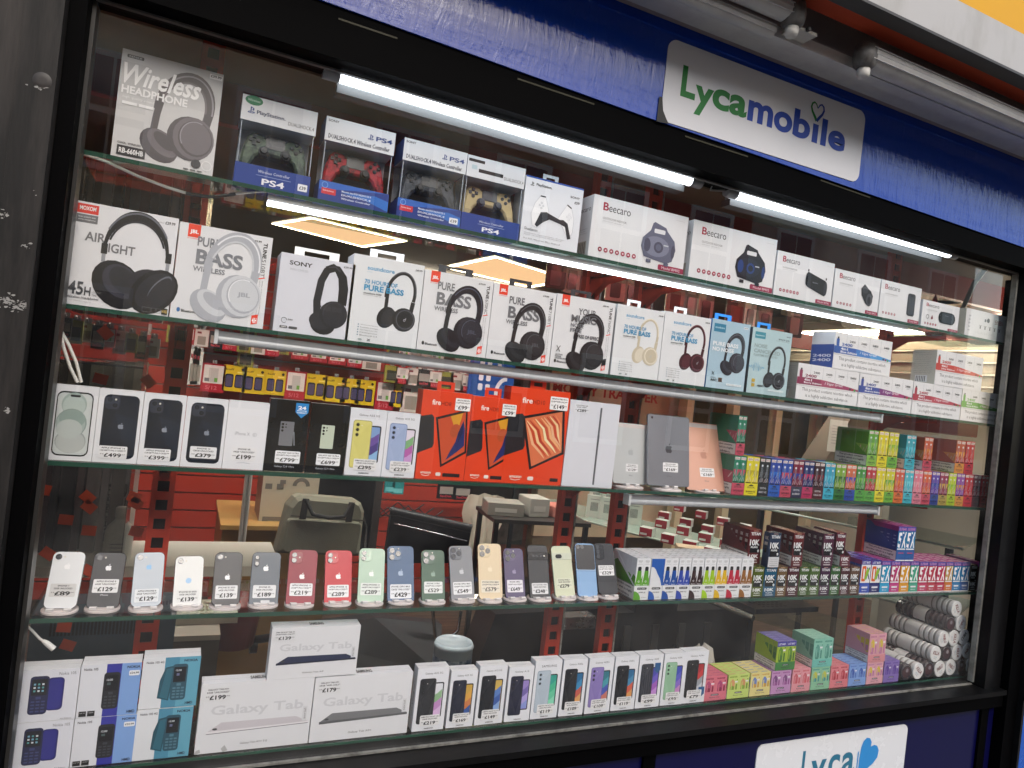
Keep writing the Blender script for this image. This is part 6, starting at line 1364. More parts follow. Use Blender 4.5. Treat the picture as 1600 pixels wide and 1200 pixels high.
slatwall(-1.58, 1.76, 2.6, .1, 2.1, 'red slatted wall board with hanging packs at the back')
b = MB(); b.box(-1.6, 5.58, 1.25, 1.3, 2.40, 2.5595, M('#7a1f1c', rough=.5)); b.build('red_bulkhead', None, (0, 0, 0), (0, 0, 0), 'dark red board under the ceiling behind the top shelf', 'bulkhead')
box_('back_wall', -1.6, 7, 6.8, 6.9, 0, 2.56, M('#8f866f', rough=.7, var=.2, vs=2), 'cream marbled wall at the very back of the shop', 'wall')
b = MB(); b.box(2.7, 4.1, 3.38, 3.42, .3, 1.75, M('#c4b596', rough=.6, var=.2, vs=5)); f = front(b, 2.7, 4.1, .3, 1.75, 3.38)
f.t('MONEY TRANSFER', .02, .825, .76, .06, '#a8241c', 'x'); f.t('UNLOCKING', .1, .53, .42, .06, '#a8241c', 'x')
b.build('notice_board', None, (0, 0, 0), (0, 0, 0), 'cream board with red capital letters behind the middle uprights', 'sign board')
b = MB(); b.box(1.8, 2.7, 3.5, 3.8, 0, 1.9, M('#6a3a2c', rough=.6)); [b.box(1.84, 2.66, 3.49, 3.4999, .2 + .32 * i, .46 + .32 * i, M(['#8a8478', '#5c5a54', '#a39a88', '#6a4a40', '#8f8f8a'][i], rough=.5, var=.7, vs=11, var2='#2a2826')) for i in range(5)]; b.build('shelving_unit', None, (0, 0, 0), (0, 0, 0), 'brown shelving unit with crowded shelves beside the cream board', 'shelving')
# cream framed cupboard doors
cb = empty('display_cabinet', (4.0, 3.2, 0), 'tall cabinet with cream frames and dark glass doors at the back', 'cabinet')
def cp(nm, mb): o = mb.build(nm); o.parent = cb; return o
for k in range(5):
    x = k * .52
    cp('cabinet_frame', MB().box(x - .04, x + .035, -.02, .1, 0, 1.75, M('#cdbf9c', rough=.5)).box(x + .045, x + .06, -.01, .1, 0, 1.75, M('#33302a', rough=.4)))
    cp('glass_door', MB().box(x + .065, x + .44, .03, .04, .05, 1.7, M('#6a5a3c', rough=.15, var=.6, vs=3, var2='#2e261c')))
    cp('cabinet_frame', MB().box(x + .1, x + .4, .02, .03, .9, .93, M('#8f7f5c', rough=.4)))
box_('side_wall', 5.6, 5.7, .3, 7, 0, 2.56, M('#b0a690', rough=.6, var=.2, vs=2), 'beige wall at the right side of the shop interior', 'wall')
# shutter slats on the right
b = MB()
for k in range(9): z = 1.72 + k * .09; b.box(0, .02, .35, 3.4, z, z + .075, M('#a59b86', rough=.35, metal=.2)); b.box(-.012, .02, .35, 3.4, z + .075, z + .086, M('#d8cfb8', rough=.3))
b.build('roller_shutter', None, (5.3, 0, 0), (0, 0, 0), 'beige ribbed metal shutter high on the right inner wall', 'shutter')
b = MB(); b.box(5.2, 5.26, .4, 3.4, 2.30, 2.34, M('#cfcabc', rough=.4)); o = b.build('tube_light', None, (0, 0, 0), (0, 0, 0), 'lit tube light above the ribbed shutter at right', 'tube light'); MB().tube([(5.19, .45, 2.3), (5.19, 3.3, 2.3)], .02, M('#fff4dc', emit=12, var=0), seg=10).build('light_tube', o)
_p, _q = PL(1541, 419, .5), PL(1505, 481, .5)
MB().tube([_p, (_p + _q) / 2 + Vector((-.01, 0, .02)), _q], .012, M('#8f8872', rough=.4), seg=6).build('prop_rod', None, (0, 0, 0), (0, 0, 0), 'slanting metal rod above the camera box', 'rod')
# red crumpled bag on the shelf end
p = PL(1472, 468, .2); b = MB(); rg = random.Random(3); seg = 14; vs = []; fs = []
for i in range(7):
    t = i / 6
    for k in range(seg):
        a = 2 * math.pi * k / seg; r = (.055 * math.sin(math.pi * (.15 + .8 * t)) + .004) * (1 + .22 * rg.uniform(-1, 1)); vs.append((r * 1.25 * math.cos(a), r * .8 * math.sin(a), t * .085 + rg.uniform(-.006, .006)))
for i in range(6):
    for k in range(seg): fs.append((i * seg + k, i * seg + (k + 1) % seg, (i + 1) * seg + (k + 1) % seg, (i + 1) * seg + k))
b.add(vs, fs, M('#c8281c', rough=.35)); b.tube([(-.03, 0, .06), (-.045, 0, .1), (-.03, .01, .125), (-.022, .0, .07)], [.014, .012, .003, .01], M('#c8281c', rough=.35), seg=7)
b.build('crumpled_bag', None, (p.x, .2, ZS[0] + .001), (0, 0, 0), 'crumpled red plastic bag behind the lowest speaker box', 'plastic bag').scale = (1, 1, 1.5)
b = MB(); b.lathe([(0, 0), (.1, 0), (.12, .01), (.125, .02), (.12, .025), (.085, .02), (.08, .012), (0, .012)], M('#d8d4c8', rough=.4), seg=28).lathe([(0, .013), (.078, .013), (.078, .016), (0, .018)], M('#fff4e0', emit=2.5, var=0), seg=24)
b.xf(Matrix.Rotation(math.radians(-62), 4, 'Y') @ Matrix.Rotation(math.radians(35), 4, 'X')); p = PL(1422, 434, 1.6); b.build('ceiling_lamp', None, tuple(p), (0, 0, 0), 'round white lamp with a glowing face behind the speaker boxes', 'lamp')
# ceiling light panels
def panel(px, lab, glow='#ffd09a'):
    c = [HZ(u, v, 2.553) for u, v in px]; m = sum(c, Vector()) / 4
    b = MB(); b.poly([tuple(p - m) for p in c][::-1], M(glow, emit=.38, var=0, spec=0))
    o = b.build('light_panel', None, tuple(m), (0, 0, 0), lab, 'light panel'); b = MB()
    for i in range(4):
        a, d = c[i] - m, c[(i + 1) % 4] - m; a2, d2 = a * 1.09, d * 1.09; dz = Vector((0, 0, -.004)); h_ = Vector((0, 0, .008))
        b.poly([tuple(x + dz) for x in (a, d, d2, a2)], M('#fff6e0', emit=2.6, var=0)); b.poly([tuple(x + dz) for x in (a2, d2, d, a)], M('#fff6e0', emit=2.6, var=0)); b.poly([tuple(a2 + dz), tuple(d2 + dz), tuple(d2 + h_), tuple(a2 + h_)], M('#d8d8d8')); b.poly([tuple(a2 + h_), tuple(d2 + h_), tuple(d2 + dz), tuple(a2 + dz)], M('#d8d8d8'))
    b.build('lit_border', o)
panel([(433, 350), (488, 341), (628, 375), (565, 384)], 'amber square ceiling light panel with bright edges, left of two')
panel([(700, 418), (775, 402), (888, 437), (826, 447)], 'amber square ceiling light panel with bright edges, right of two')
b = MB(); b.box(1.5, 3.2, 5.0, 5.05, 2.5, 2.53, M('#fff2d8', emit=9, var=0)); b.build('tube_light', None, (0, 0, 0), (0, 0, 0), 'thin lit ceiling tube seen between the two amber panels', 'tube light')
for k, nm in enumerate(('leftmost', 'second', 'third', 'fourth', 'rightmost')):  # unseen tubes added to light the interior; a back board shields the ceiling
    x = -1.0 + k * 1.25; b = MB(); b.box(x, x + 1.2, 1.33, 1.38, 2.535, 2.557, M('#c9c8c2')); b.box(x, x + 1.2, 1.405, 1.41, 2.475, 2.557, M('#c9c8c2')); b.box(x, x + 1.2, 1.3805, 1.4045, 2.55, 2.557, M('#c9c8c2')); o = b.build('tube_light', None, (0, 0, 0), (0, 0, 0), 'added unseen tube light behind the dark red bulkhead, ' + nm + ' of five', 'tube light', 'added tubes behind the bulkhead'); MB().tube([(x + .03, 1.355, 2.518), (x + 1.17, 1.355, 2.518)], .0145, M('#f6f4ee', emit=85, var=0), seg=10).build('light_tube', o)
# hanging case packs on the red wall
def hang(u0, v0, u1, v1, y, kind, lab):
    a = PL(u0, v0, y); c = PL(u1, v1, y); w = abs(c.x - a.x) * 1.08; h = max(.06, a.z - PL(u0 - (v1 - v0) * .114, v1, y).z)
    b = MB(); col = {'y': '#cfb418', 'r': '#a82430', 'k': '#1d1d20', 'g': '#8a8a3a', 't': '#2a8a8a', 'w': '#c9c6bc'}[kind]
    b.box(-w / 2, w / 2, 0, .02, -h, 0, M(col, rough=.35)); f = front(b, -w / 2, w / 2, -h, 0)
    if kind == 'y': f.t('buff', .1, .8, .35, .08, '#6a5c10', 'b'); f.c(.83, .86, .07, '#2a2612'); [(f.r(.1 + k * .42, .14, .36, .52, '#22222c', rad=.08), f.r(.14 + k * .42, .18, .28, .42, '#4a4664', rad=.06)) for k in range(2)]; f.r(.6, .72, .3, .05, '#e2d470')
    elif kind in 'r': f.r(.08, .3, .84, .64, '#d2cfc6', rad=.03); f.r(.3, .34, .4, .5, '#b9b8b0'); f.r(.14, .36, .2, .12, '#6a6a6a'); f.r(.55, .36, .14, .14, '#6aa84a'); f.t('5/12', .2, .08, .5, .14, '#c86a70', 'b')
    elif kind == 'g': f.r(.15, .12, .7, .6, '#3a3c30', rad=.05); [f.r(.12 + k * .11, .03, .06, .05, '#5a5a20') for k in range(7)]
    elif kind == 'w': f.r(.2, .1, .6, .5, '#8a867a'); f.r(.15, .75, .3, .12, '#7a2a30')
    elif kind == 'k': f.r(.1, .3, .8, .45, '#9a968c'); f.t('SanDisk', .15, .1, .7, .14, '#c8404a', 'b')
    elif kind == 't': f.r(.1, .1, .8, .3, '#6ac0c0')
    o = b.build('hanging_pack', None, (a.x + w / 2, y - .04, a.z), (0, 0, 0), lab, 'hanging pack', 'packs hanging on the red wall')
    MB().tube([(0, .055, .006), (0, -.02, .008), (0, -.03, .016)], .003, M('#9a9a98', metal=.7, rough=.3), seg=6).box(-.012, .012, .0, .004, 0, .02, M('#8a8a88', rough=.3)).build('peg_hook', o)
yl = [(350, 569, 379, 609), (381, 573, 409, 613), (415, 577, 441, 615), (478, 583, 504, 622), (507, 587, 534, 626), (533, 590, 556, 628), (556, 592, 579, 631), (608, 598, 624, 634)]
nms = ['farthest left', 'second from the left', 'between a yellow and a red pack', 'just right of a white and red pack', 'fifth along', 'sixth along', 'seventh along', 'half hidden last one before the grey pack']
for q, nm in zip(yl, nms): hang(*q, 2.55, 'y', 'yellow case pack with two dark phone shapes, ' + nm)
hang(317, 566, 346, 610, 2.55, 'r', 'white and red pack hanging left of the yellow packs')
hang(447, 578, 472, 622, 2.55, 'r', 'white and red pack hanging among the yellow packs')
hang(587, 594, 609, 638, 2.55, 'r', 'white and red pack near the right end of the yellow packs')
hang(627, 600, 650, 642, 2.55, 'w', 'grey and white tool pack right of the yellow packs')
for k, q in enumerate(((337, 522, 360, 548), (372, 545, 393, 572), (428, 525, 448, 552), (395, 530, 414, 545))): hang(*q, 2.55, 'g', 'olive pack in the upper row of the red wall, ' + ['first', 'lowest', 'last', 'third'][k])
for k, q in enumerate(((455, 540, 478, 560), (484, 544, 507, 564), (513, 548, 536, 568), (542, 552, 562, 572))): hang(*q, 2.55, 'r', 'red topped pack in the upper row, number ' + ['one', 'two', 'three', 'four'][k] + ' of four')
for k, q in enumerate(((565, 557, 590, 576), (652, 572, 676, 590), (680, 576, 702, 594), (707, 580, 728, 596))): hang(*q, 2.55, 'w', 'small grey pack in the upper row, ' + ['leftmost', 'second', 'third', 'rightmost'][k] + ' of four')
for k, q in enumerate(((600, 746, 612, 768), (612, 748, 626, 770))): hang(*q, 2.5, 't', 'teal pack hanging under the orange boxes, ' + ['left', 'right'][k])
for k, q in enumerate(((683, 752, 704, 777), (708, 755, 730, 779))): hang(*q, 2.5, 'k', 'grey and red card pack under the orange boxes, ' + ['left', 'right'][k])
for k in range(3): hang(298 + k * 5, 545 + k * 2, 302 + k * 5, 600, 1.9, 'w', 'thin white edge-on pack beside the left upright, ' + ['left', 'middle', 'right'][k])
# more stock hanging beyond the second shelf
for k in range(13):
    u = 872 + k * 31; v = 402 + k * 7; p = PL(u, v, 2.2); w, h = .13, .2; c = ['#2b2a28', '#b9b6aa', '#5c3a34', '#d0cdc4', '#8a867c', '#2e3230', '#a8a89c'][k % 7]
    b = MB(); b.prism(rrect(-w / 2, w / 2, -h, 0, .01), 0, .02, M(c, rough=.3)); b.prism(rrect(-w / 2 + .03, w / 2 - .03, -h + .02, -.05, .012), -.006, -.001, M(['#777', '#333', '#8a5a50', '#555', '#2b2b2b', '#9a9a90', '#6a3a34'][k % 7], rough=.15)); f = front(b, -w / 2, w / 2, -h, 0); f.r(.2, .82, .6, .1, '#c9c6bc')
    b.build('hanging_case', None, (p.x, 2.2 + (k % 3) * .05, p.z), (0, 0, math.radians((-18, 8, -5)[k % 3])), 'phone case pack hanging behind the headphone boxes, ' + ['1st', '2nd', '3rd', '4th', '5th', '6th', '7th', '8th', '9th', '10th', '11th', '12th', '13th'][k] + ' from the left', 'hanging case', 'cases hanging behind the second shelf')
b = MB(); b.tube([PL(860, 398, 2.3), PL(1280, 492, 2.3)], .008, M('#8a8a88', metal=.6, rough=.3)); b.build('hanging_rail', None, (0, 0, 0), (0, 0, 0), 'thin metal rail the phone cases hang from', 'rail')
p = PL(1330, 535, 2.4); b = MB(); b.box(-1.2, .9, 0, .05, -.12, .0, M('#9a3a24', rough=.4)); b.build('red_shelf_edge', None, tuple(p), (0, 0, 0), 'red brown ledge behind the stacked multipacks', 'ledge')
# blue poster
a, c = PL(733, 583, 2.45), PL(800, 618, 2.45); b = MB(); w = c.x - a.x; b.box(0, w, 0, .004, -.3, .02, M('#1f4f96', rough=.4)); f = front(b, 0, w, -.3, .02)
[f.r(.22 + .16 * i, .62 + .2 * j, .1, .14, '#e6e9ee', rad=.03) for i in range(2) for j in range(2)]; f.arc(.85, .6, .22, .3, 90, 200, .08, '#d4d8dc')
b.build('blue_poster', None, tuple(a), (0, 0, 0), 'blue poster with four small white marks above the orange boxes', 'poster')
# left corner: clear panel with orange stickers, cases and bottle behind
a, c = PL(66, 480, .42), PL(252, 505, .42); zt_ = a.z; x0, x1 = a.x, PL(233, 500, .42).x; zb_ = PL(190, 900, .42).z
b = MB(); b.box(x0, x1, .42, .423, zb_, zt_, G_ACR); b.box(x0, x0 + .003, .423, .6, zb_, zt_, G_ACR); b.box(x1 - .003, x1, .423, .6, zb_, zt_, G_ACR); ac = b.build('acrylic_screen', None, (0, 0, 0), (0, 0, 0), 'clear acrylic case front dotted with orange stickers, at left', 'acrylic case')
for (u, v, r) in ((165, 520, 45), (232, 596, 45), (157, 592, 10), (137, 777, 40), (139, 792, 38), (210, 777, 20), (213, 787, 30), (103, 812, 5), (139, 829, 4), (213, 831, 15), (68, 765, 10), (75, 865, 35), (100, 980, 5), (106, 1008, 20), (139, 892, 30)):
    p = PL(u, v, .419); s = .017; b = MB(); b.box(-s, s, -.0006, 0, -s * .8, s * .8, M('#c2482a', rough=.45)); b.build('orange_sticker', ac, tuple(p - Vector((0, 0, 0))), (0, math.radians(r), 0))
rg = random.Random(5)
for k in range(11):
    u = 72 + k * 13; p = PL(u, 722, .62 + .02 * (k % 3)); h = .32 + rg.uniform(-.02, .02)
    col = ['#5c4a4c', '#4a4244', '#6a585a', '#3e383a', '#77696a', '#504648', '#8a8482', '#9a9696', '#b0adaa', '#6a6664', '#8f8c88'][k]
    b = MB(); b.prism(rrect(-.018, .018, -h, 0, .006), 0, .12, M(col, rough=.3, var=.3, vs=12)); 
    if k in (8, 10): F(b, (-.008, -.0, -h * .8), (.016, 0, 0), (0, 0, h * .6)).t(['FASHION BOX', 'space'][k // 10], 0, 0, 1, 1, '#4a4846', 'b', vert=2)
    b.build('phone_case_pack', None, tuple(p), (0, 0, math.radians(rg.uniform(-6, 6))), 'edge-on ' + ['brown', 'dark taupe', 'rosy brown', 'near black', 'mauve', 'plum grey', 'mid grey', 'silver grey', 'pale grey', 'ash grey', 'stone grey'][k] + ' case pack hanging in the left clear case', 'case pack', 'case packs in the left clear case')
for k in range(9):
    u = 85 + k * 17; p = PL(u, 566, .66 + .02 * (k % 2)); h = .16; col = ['#8f876a', '#7a7460', '#a39a7e', '#6a6450', '#b9b29a', '#a8a08a', '#8f8f80', '#a0a090', '#c4bda4'][k]
    MB().prism(rrect(-.016, .016, -h, 0, .004), 0, .1, M(col, rough=.3, var=.4, vs=14)).build('phone_case_pack', None, tuple(p), (0, 0, 0), 'khaki toned case pack in the upper row, place ' + str(k + 1) + ' from the left frame', 'case pack', 'case packs in the left clear case')
MB().tube([PL(60, 560, .6), PL(230, 575, .6)], .004, M('#7a7874', metal=.5, rough=.3)).build('peg_rail', None, (0, 0, 0), (0, 0, 0), 'thin rail holding the khaki case packs', 'rail')
p = PL(183, 862, .55); b = MB(); b.lathe([(0, 0), (.036, 0), (.038, .01), (.038, .1), (.033, .125), (.015, .145), (.013, .15), (.016, .152), (.016, .178), (.013, .182), (0, .182)], M('#c4bfb4', rough=.35), seg=22)
o = b.build('spray_bottle', None, (p.x, .55, p.z - .05), (0, 0, 0), 'white plastic bottle with a printed label behind the orange stickers', 'bottle'); b = MB(); f = F(b, (-.022, -.0392, .02), (.044, 0, 0), (0, 0, .08)); [f.r(.1, .1 + i * .13, .8, .03, '#8a8a88') for i in range(6)]; b.build('bottle_label', o)
b = MB(); b.box(-.3, .5, .0, .3, -.03, 0, M('#b9b3a4', rough=.5)); p = PL(150, 870, .5); b.build('cream_counter', None, (p.x, .47, p.z - .02), (0, 0, 0), 'cream counter top behind the leftmost standing phones', 'counter')
# desk, carton, bag, poles
a = PL(345, 812, 1.9); b = MB(); b.box(a.x, a.x + .5, 1.7, 2.3, .0, a.z, M('#8f6e3c', rough=.4, var=.25, vs=3, stretch=(1, 6, 1))); b.box(a.x - .01, a.x + .51, 1.69, 2.3, a.z, a.z + .02, M('#b08c50', rough=.35, var=.2, vs=3, stretch=(1, 6, 1))); b.build('wooden_desk', None, (0, 0, 0), (0, 0, 0), 'light wooden desk corner in front of the red wall', 'desk')
b = MB(); a = PL(412, 742, 1.8); c = PL(500, 745, 1.8); zb_ = PL(404, 850, 1.8).z; w = c.x - a.x
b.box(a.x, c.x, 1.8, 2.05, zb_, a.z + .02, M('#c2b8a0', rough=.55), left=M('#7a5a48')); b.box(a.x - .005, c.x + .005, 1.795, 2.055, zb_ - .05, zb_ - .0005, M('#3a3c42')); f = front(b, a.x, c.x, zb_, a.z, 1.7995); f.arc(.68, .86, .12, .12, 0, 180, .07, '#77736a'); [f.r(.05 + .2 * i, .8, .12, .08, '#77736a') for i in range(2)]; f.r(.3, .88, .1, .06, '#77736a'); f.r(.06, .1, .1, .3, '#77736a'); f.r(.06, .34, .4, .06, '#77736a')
b.build('cardboard_carton', None, (0, 0, 0), (0, 0, 0), 'white carton with grey printed shapes standing on the desk', 'carton')
for k, u in enumerate((386, 392)):
    MB().tube([PL(u, 740, 1.5), PL(u - 18, 908, 1.5)], .0085, M('#b9b5ac', rough=.4), seg=10).build('metal_pole', None, (0, 0, 0), (0, 0, 0), 'thin pale metal pole beside the carton, ' + ['left', 'right'][k] + ' of the pair', 'pole')
# grey laptop bag
p = PL(500, 868, 1.55); w = .4; h = .27
b = MB(); rr_ = [(-w * .5, .01), (-w * .49, 0), (w * .49, 0), (w * .5, .01), (w * .46, h * .8), (w * .4, h * .95), (w * .33, h), (-w * .33, h), (-w * .4, h * .95), (-w * .46, h * .8)]; CB = M('#7a7866', rough=.8, var=.15, vs=20, bump=.3, bs=180)
b.prism(rr_, 0, .1, CB, bev=.02); o = b.build('laptop_bag', None, tuple(p), (0, math.radians(4), math.radians(8)), 'grey green fabric laptop bag with dark handles', 'bag')
MB().prism(rrect(-w / 2 + .015, w / 2 - .025, .01, h * .62, .02, 5), -.018, .01, CB, bev=.008).build('front_pocket', o)
MB().box(-w * .44, w * .44, -.0215, -.0185, h * .655, h * .675, M('#4a483e', rough=.6)).build('zip_seam', o)
MB().tube([(w * .46, .05, h * .75), (w * .55, .05, h * .5), (w * .56, .02, h * .1), (w * .5, 0, .0)], .008, M('#23221f', rough=.7), seg=6).build('shoulder_strap', o)
for sx in (-.12, .1): MB().box(sx - .015, sx + .015, -.022, -.0185, h * .62, h * .97, M('#23221f', rough=.7)).build('handle_strap', o)
MB().tube([(-.12, -.02, h * .95), (-.08, -.03, h * .72), (.0, -.03, h * .68), (.07, -.03, h * .72), (.1, -.02, h * .95)], .009, M('#23221f', rough=.7), seg=8).build('carry_handle', o)
# monitor and office chair
b = MB(); a = PL(500, 742, 1.85); c = PL(588, 742, 1.85); b.box(a.x, c.x, 1.85, 1.9, .55, a.z + .03, M('#141416', rough=.3)); b.box(c.x, c.x + .04, 1.84, 1.95, .5, a.z + .03, M('#3a3632', rough=.4)); b.build('computer_monitor', None, (0, 0, 0), (0, 0, 0), 'black monitor seen from behind above the laptop bag', 'monitor')
ch = empty('office_chair', (1.05, 1.35, 0), 'black office chair with shiny chrome frame in the middle', 'office chair')
def cpp(nm, mb): o = mb.build(nm); o.parent = ch; o.matrix_parent_inverse = Matrix.Translation((-1.05, -1.35, 0)); return o
BM = M('#18181a', rough=.5, var=.2, vs=40); CH = M('#c8c8ca', rough=.12, metal=1, var=0)
q = [PL(612, 798, 1.45), PL(737, 826, 1.25), PL(727, 880, 1.3), PL(600, 880, 1.5)]
b = MB(); dv = Vector((.0, .03, 0)); b.add([*q, *[x + dv for x in q]], [(3, 2, 1, 0), (4, 5, 6, 7), (0, 1, 5, 4), (1, 2, 6, 5), (2, 3, 7, 6), (3, 0, 4, 7)], BM); cpp('backrest', b)
cpp('top_roll', MB().tube([q[0], q[1]], .02, BM, seg=12)); cpp('chrome_bar', MB().tube([PL(616, 818, 1.42), PL(730, 845, 1.24)], .004, CH, seg=8))
q = [PL(430, 985, 1.1), PL(585, 965, 1.1), PL(690, 975, 1.15), PL(690, 1055, 1.0), PL(560, 1065, 1.0)]
b = MB(); b.add([*q, *[x + Vector((0, .06, 0)) for x in q]], [(4, 3, 2, 1, 0), (5, 6, 7, 8, 9), (0, 1, 6, 5), (1, 2, 7, 6), (2, 3, 8, 7), (3, 4, 9, 8), (4, 0, 5, 9)], BM); cpp('seat', b)
cpp('chrome_leg', MB().tube([PL(676, 950, 1.1), PL(680, 1000, 1.1), PL(672, 1020, 1.1), PL(650, 1045, 1.1)], .008, CH, seg=8)); cpp('chrome_leg', MB().tube([PL(720, 955, 1.15), PL(715, 985, 1.15), PL(690, 1010, 1.12), PL(672, 1018, 1.1)], .008, CH, seg=8))
p = PL(396, 1008, 1.5); cpp('caster', MB().tube([(p.x - .015, 1.5, p.z), (p.x + .015, 1.5, p.z)], .035, M('#141416', rough=.4), seg=18)); cpp('base_star', MB().tube([PL(396, 1000, 1.5), PL(470, 990, 1.3), PL(540, 1010, 1.1)], .018, M('#1a1a1c', rough=.4), seg=8))
# white work coat
b = MB(); a = PL(728, 768, 2.45); rg = random.Random(9); cols_ = 9; vs = []
for j in range(8):
    for i in range(cols_): vs.append(((i / 8 - .5) * (.24 + .05 * math.sin(j)), .03 * math.sin(i * 2.1 + j * .4), -j * .06 - (.03 * abs(i / 8 - .5))))
b.add(vs, [(j * cols_ + i, (j + 1) * cols_ + i, (j + 1) * cols_ + i + 1, j * cols_ + i + 1) for j in range(7) for i in range(8)], M('#c4bca8', rough=.8), True); b.build('hanging_coat', None, (a.x + .12, 2.4, a.z), (0, 0, 0), 'cream white garment hanging on the red wall', 'coat')
# glass counters on the right
CG = M('#202224', rough=.3)
gc = empty('glass_counter', (2.0, 1.0, 0), 'glass display counter with green-edged shelves inside the shop', 'display counter')
def gp(nm, mb): o = mb.build(nm); o.parent = gc; o.matrix_parent_inverse = Matrix.Translation((-2.0, -1.0, 0)); return o
E0, E1 = HZ(977, 830, .72), HZ(1130, 870, .72); dr_ = (E1 - E0).normalized(); nr_ = Vector((dr_.y, -dr_.x, 0)); nr_ = -nr_ if nr_.x < 0 else nr_
A_ = E0 - dr_ * .9; B_2 = E0 + dr_ * 1.7
def deck(z, wd, m, t=.008):
    q = [A_, B_2, B_2 + nr_ * wd, A_ + nr_ * wd]; q = [Vector((p.x, p.y, z)) for p in q]
    return MB().add([*[p - Vector((0, 0, t)) for p in q], *q], [(3, 2, 1, 0), (4, 5, 6, 7), (0, 1, 5, 4), (1, 2, 6, 5), (2, 3, 7, 6), (3, 0, 4, 7)], m)
gp('counter_top', deck(1.02, .5, G_SHELF)); gp('inner_shelf', deck(.72, .48, M('#a9b3a6', rough=.15))); gp('inner_shelf', deck(.45, .48, G_SHELF)); gp('plinth', deck(.16, .5, CG, .16))
for z in (1.02, .72): gp('bright_edge', MB().tube([Vector((A_.x, A_.y, z)), Vector((B_2.x, B_2.y, z))], .006, M('#b8c4b4', rough=.2), seg=6))
for k in range(4): p = A_ + dr_ * (k * .85); gp('corner_post', MB().box(p.x - .012, p.x + .012, p.y - .012, p.y + .012, 0, 1.01, CG))
k = 0
for row in range(4):
    for i in range(4):
        u, v = 1000 + i * 34 + row * 14 + (row % 2) * 10, 838 + i * 11 + row * 0 - row * 13
        if u > 1185: continue
        p = HZ(u + 8, v, .722); sc = .075; b = MB(); b.box(-sc / 2, sc / 2, 0, .07, 0, .05, M('#c9c8c0', rough=.45), front=M('#8f2430')); b.box(-sc / 2 + .006, sc / 2 - .03, -.0006, -.0001, .008, .02, '#c9c8c0')
        k += 1; b.build('small_carton', None, (p.x, p.y, .721), (0, 0, math.radians(-52)), 'small white carton with a red side, number ' + str(k) + ' on the glass counter', 'small carton', 'small cartons on the glass counter')
for i in range(8):
    p = HZ(960 + i * 22 - (i // 4) * 88, 822 - (i // 4) * 20 + (i % 4) * 4, .722); b = MB(); b.box(-.05, .05, 0, .05, 0, .14, M('#c4c6bc', rough=.4)); f = front(b, -.05, .05, 0, .14, -.0003); [f.r(.25 + .07 * j, .3, .035, .4, '#555') for j in range(7)]; f.r(.2, .82, .6, .03, '#888')
    b.build('white_carton', None, (p.x, p.y + .25, .721), (0, 0, math.radians(-30)), 'upright white carton with a barcode in the counter, ' + ['front', 'back'][i // 4] + ' row place ' + 'abcd'[i % 4].upper(), 'white carton', 'white cartons in the glass counter')
b = MB(); p = HZ(1085, 868, .722); b.box(-.09, .09, 0, .1, 0, .035, M('#c4a98a', rough=.6)); b.build('beige_carton', None, tuple(p), (0, 0, math.radians(-30)), 'flat beige box among the small cartons on the counter', 'flat box')
# plank, papers, counter top right
a = [PL(1262, 715, 1.8), PL(1322, 655, 1.8), PL(1300, 650, 1.8), PL(1335, 715, 1.8)]
b = MB(); b.add([PL(1248, 722, 1.8), PL(1288, 722, 1.8), PL(1338, 640, 1.8), PL(1302, 640, 1.8), PL(1248, 722, 1.84), PL(1288, 722, 1.84), PL(1338, 640, 1.84), PL(1302, 640, 1.84)], [(0, 1, 2, 3), (7, 6, 5, 4), (0, 4, 5, 1), (1, 5, 6, 2), (2, 6, 7, 3), (3, 7, 4, 0)], M('#8a7c6a', rough=.5)); b.build('leaning_plank', None, (0, 0, 0), (0, 0, 0), 'grey brown plank leaning behind the slim vape packs', 'plank')
b = MB(); a = PL(1298, 655, 1.7); b.box(a.x, a.x + .17, 1.7, 1.704, a.z - .22, a.z, M('#c9c4b4', rough=.6)); f = front(b, a.x, a.x + .17, a.z - .22, a.z, 1.6998); [f.r(.15, .8 - i * .09, .5 + .2 * (i % 2), .015, '#8a867c') for i in range(7)]; b.build('pinned_paper', None, (0, 0, 0), (0, 0, 0), 'cream sheet of paper above the lime tray', 'paper')
b = MB(); a = PL(1385, 655, 1.2); b.prism([(0, 0), (.9, 0), (.9, .1), (.6, .14), (.35, .12), (.15, .05), (0, .06)], 0, .08, M('#9a3024', rough=.4), bev=.01); b.build('red_chair_back', None, (a.x, 1.2, a.z - .05), (0, 0, 0), 'curved red plastic shape behind the stacked slim packs', 'chair back')
b = MB(); a = PL(1400, 690, 1.4); b.box(a.x, a.x + .5, 1.4, 1.7, a.z - .25, a.z + .05, M('#33302c', rough=.5)); b.build('dark_machine', None, (0, 0, 0), (0, 0, 0), 'dark boxy machine behind the stacked slim packs', 'machine')
b = MB(); a = PL(1375, 850, 1.2); b.box(a.x + .05, a.x + 1.2, 1.2, 1.25, .1, 1.25, M('#8f8a7c', rough=.35, var=.15, vs=2)); b.build('beige_partition', None, (0, 0, 0), (0, 0, 0), 'smooth beige partition behind the tall bright vape boxes', 'partition')
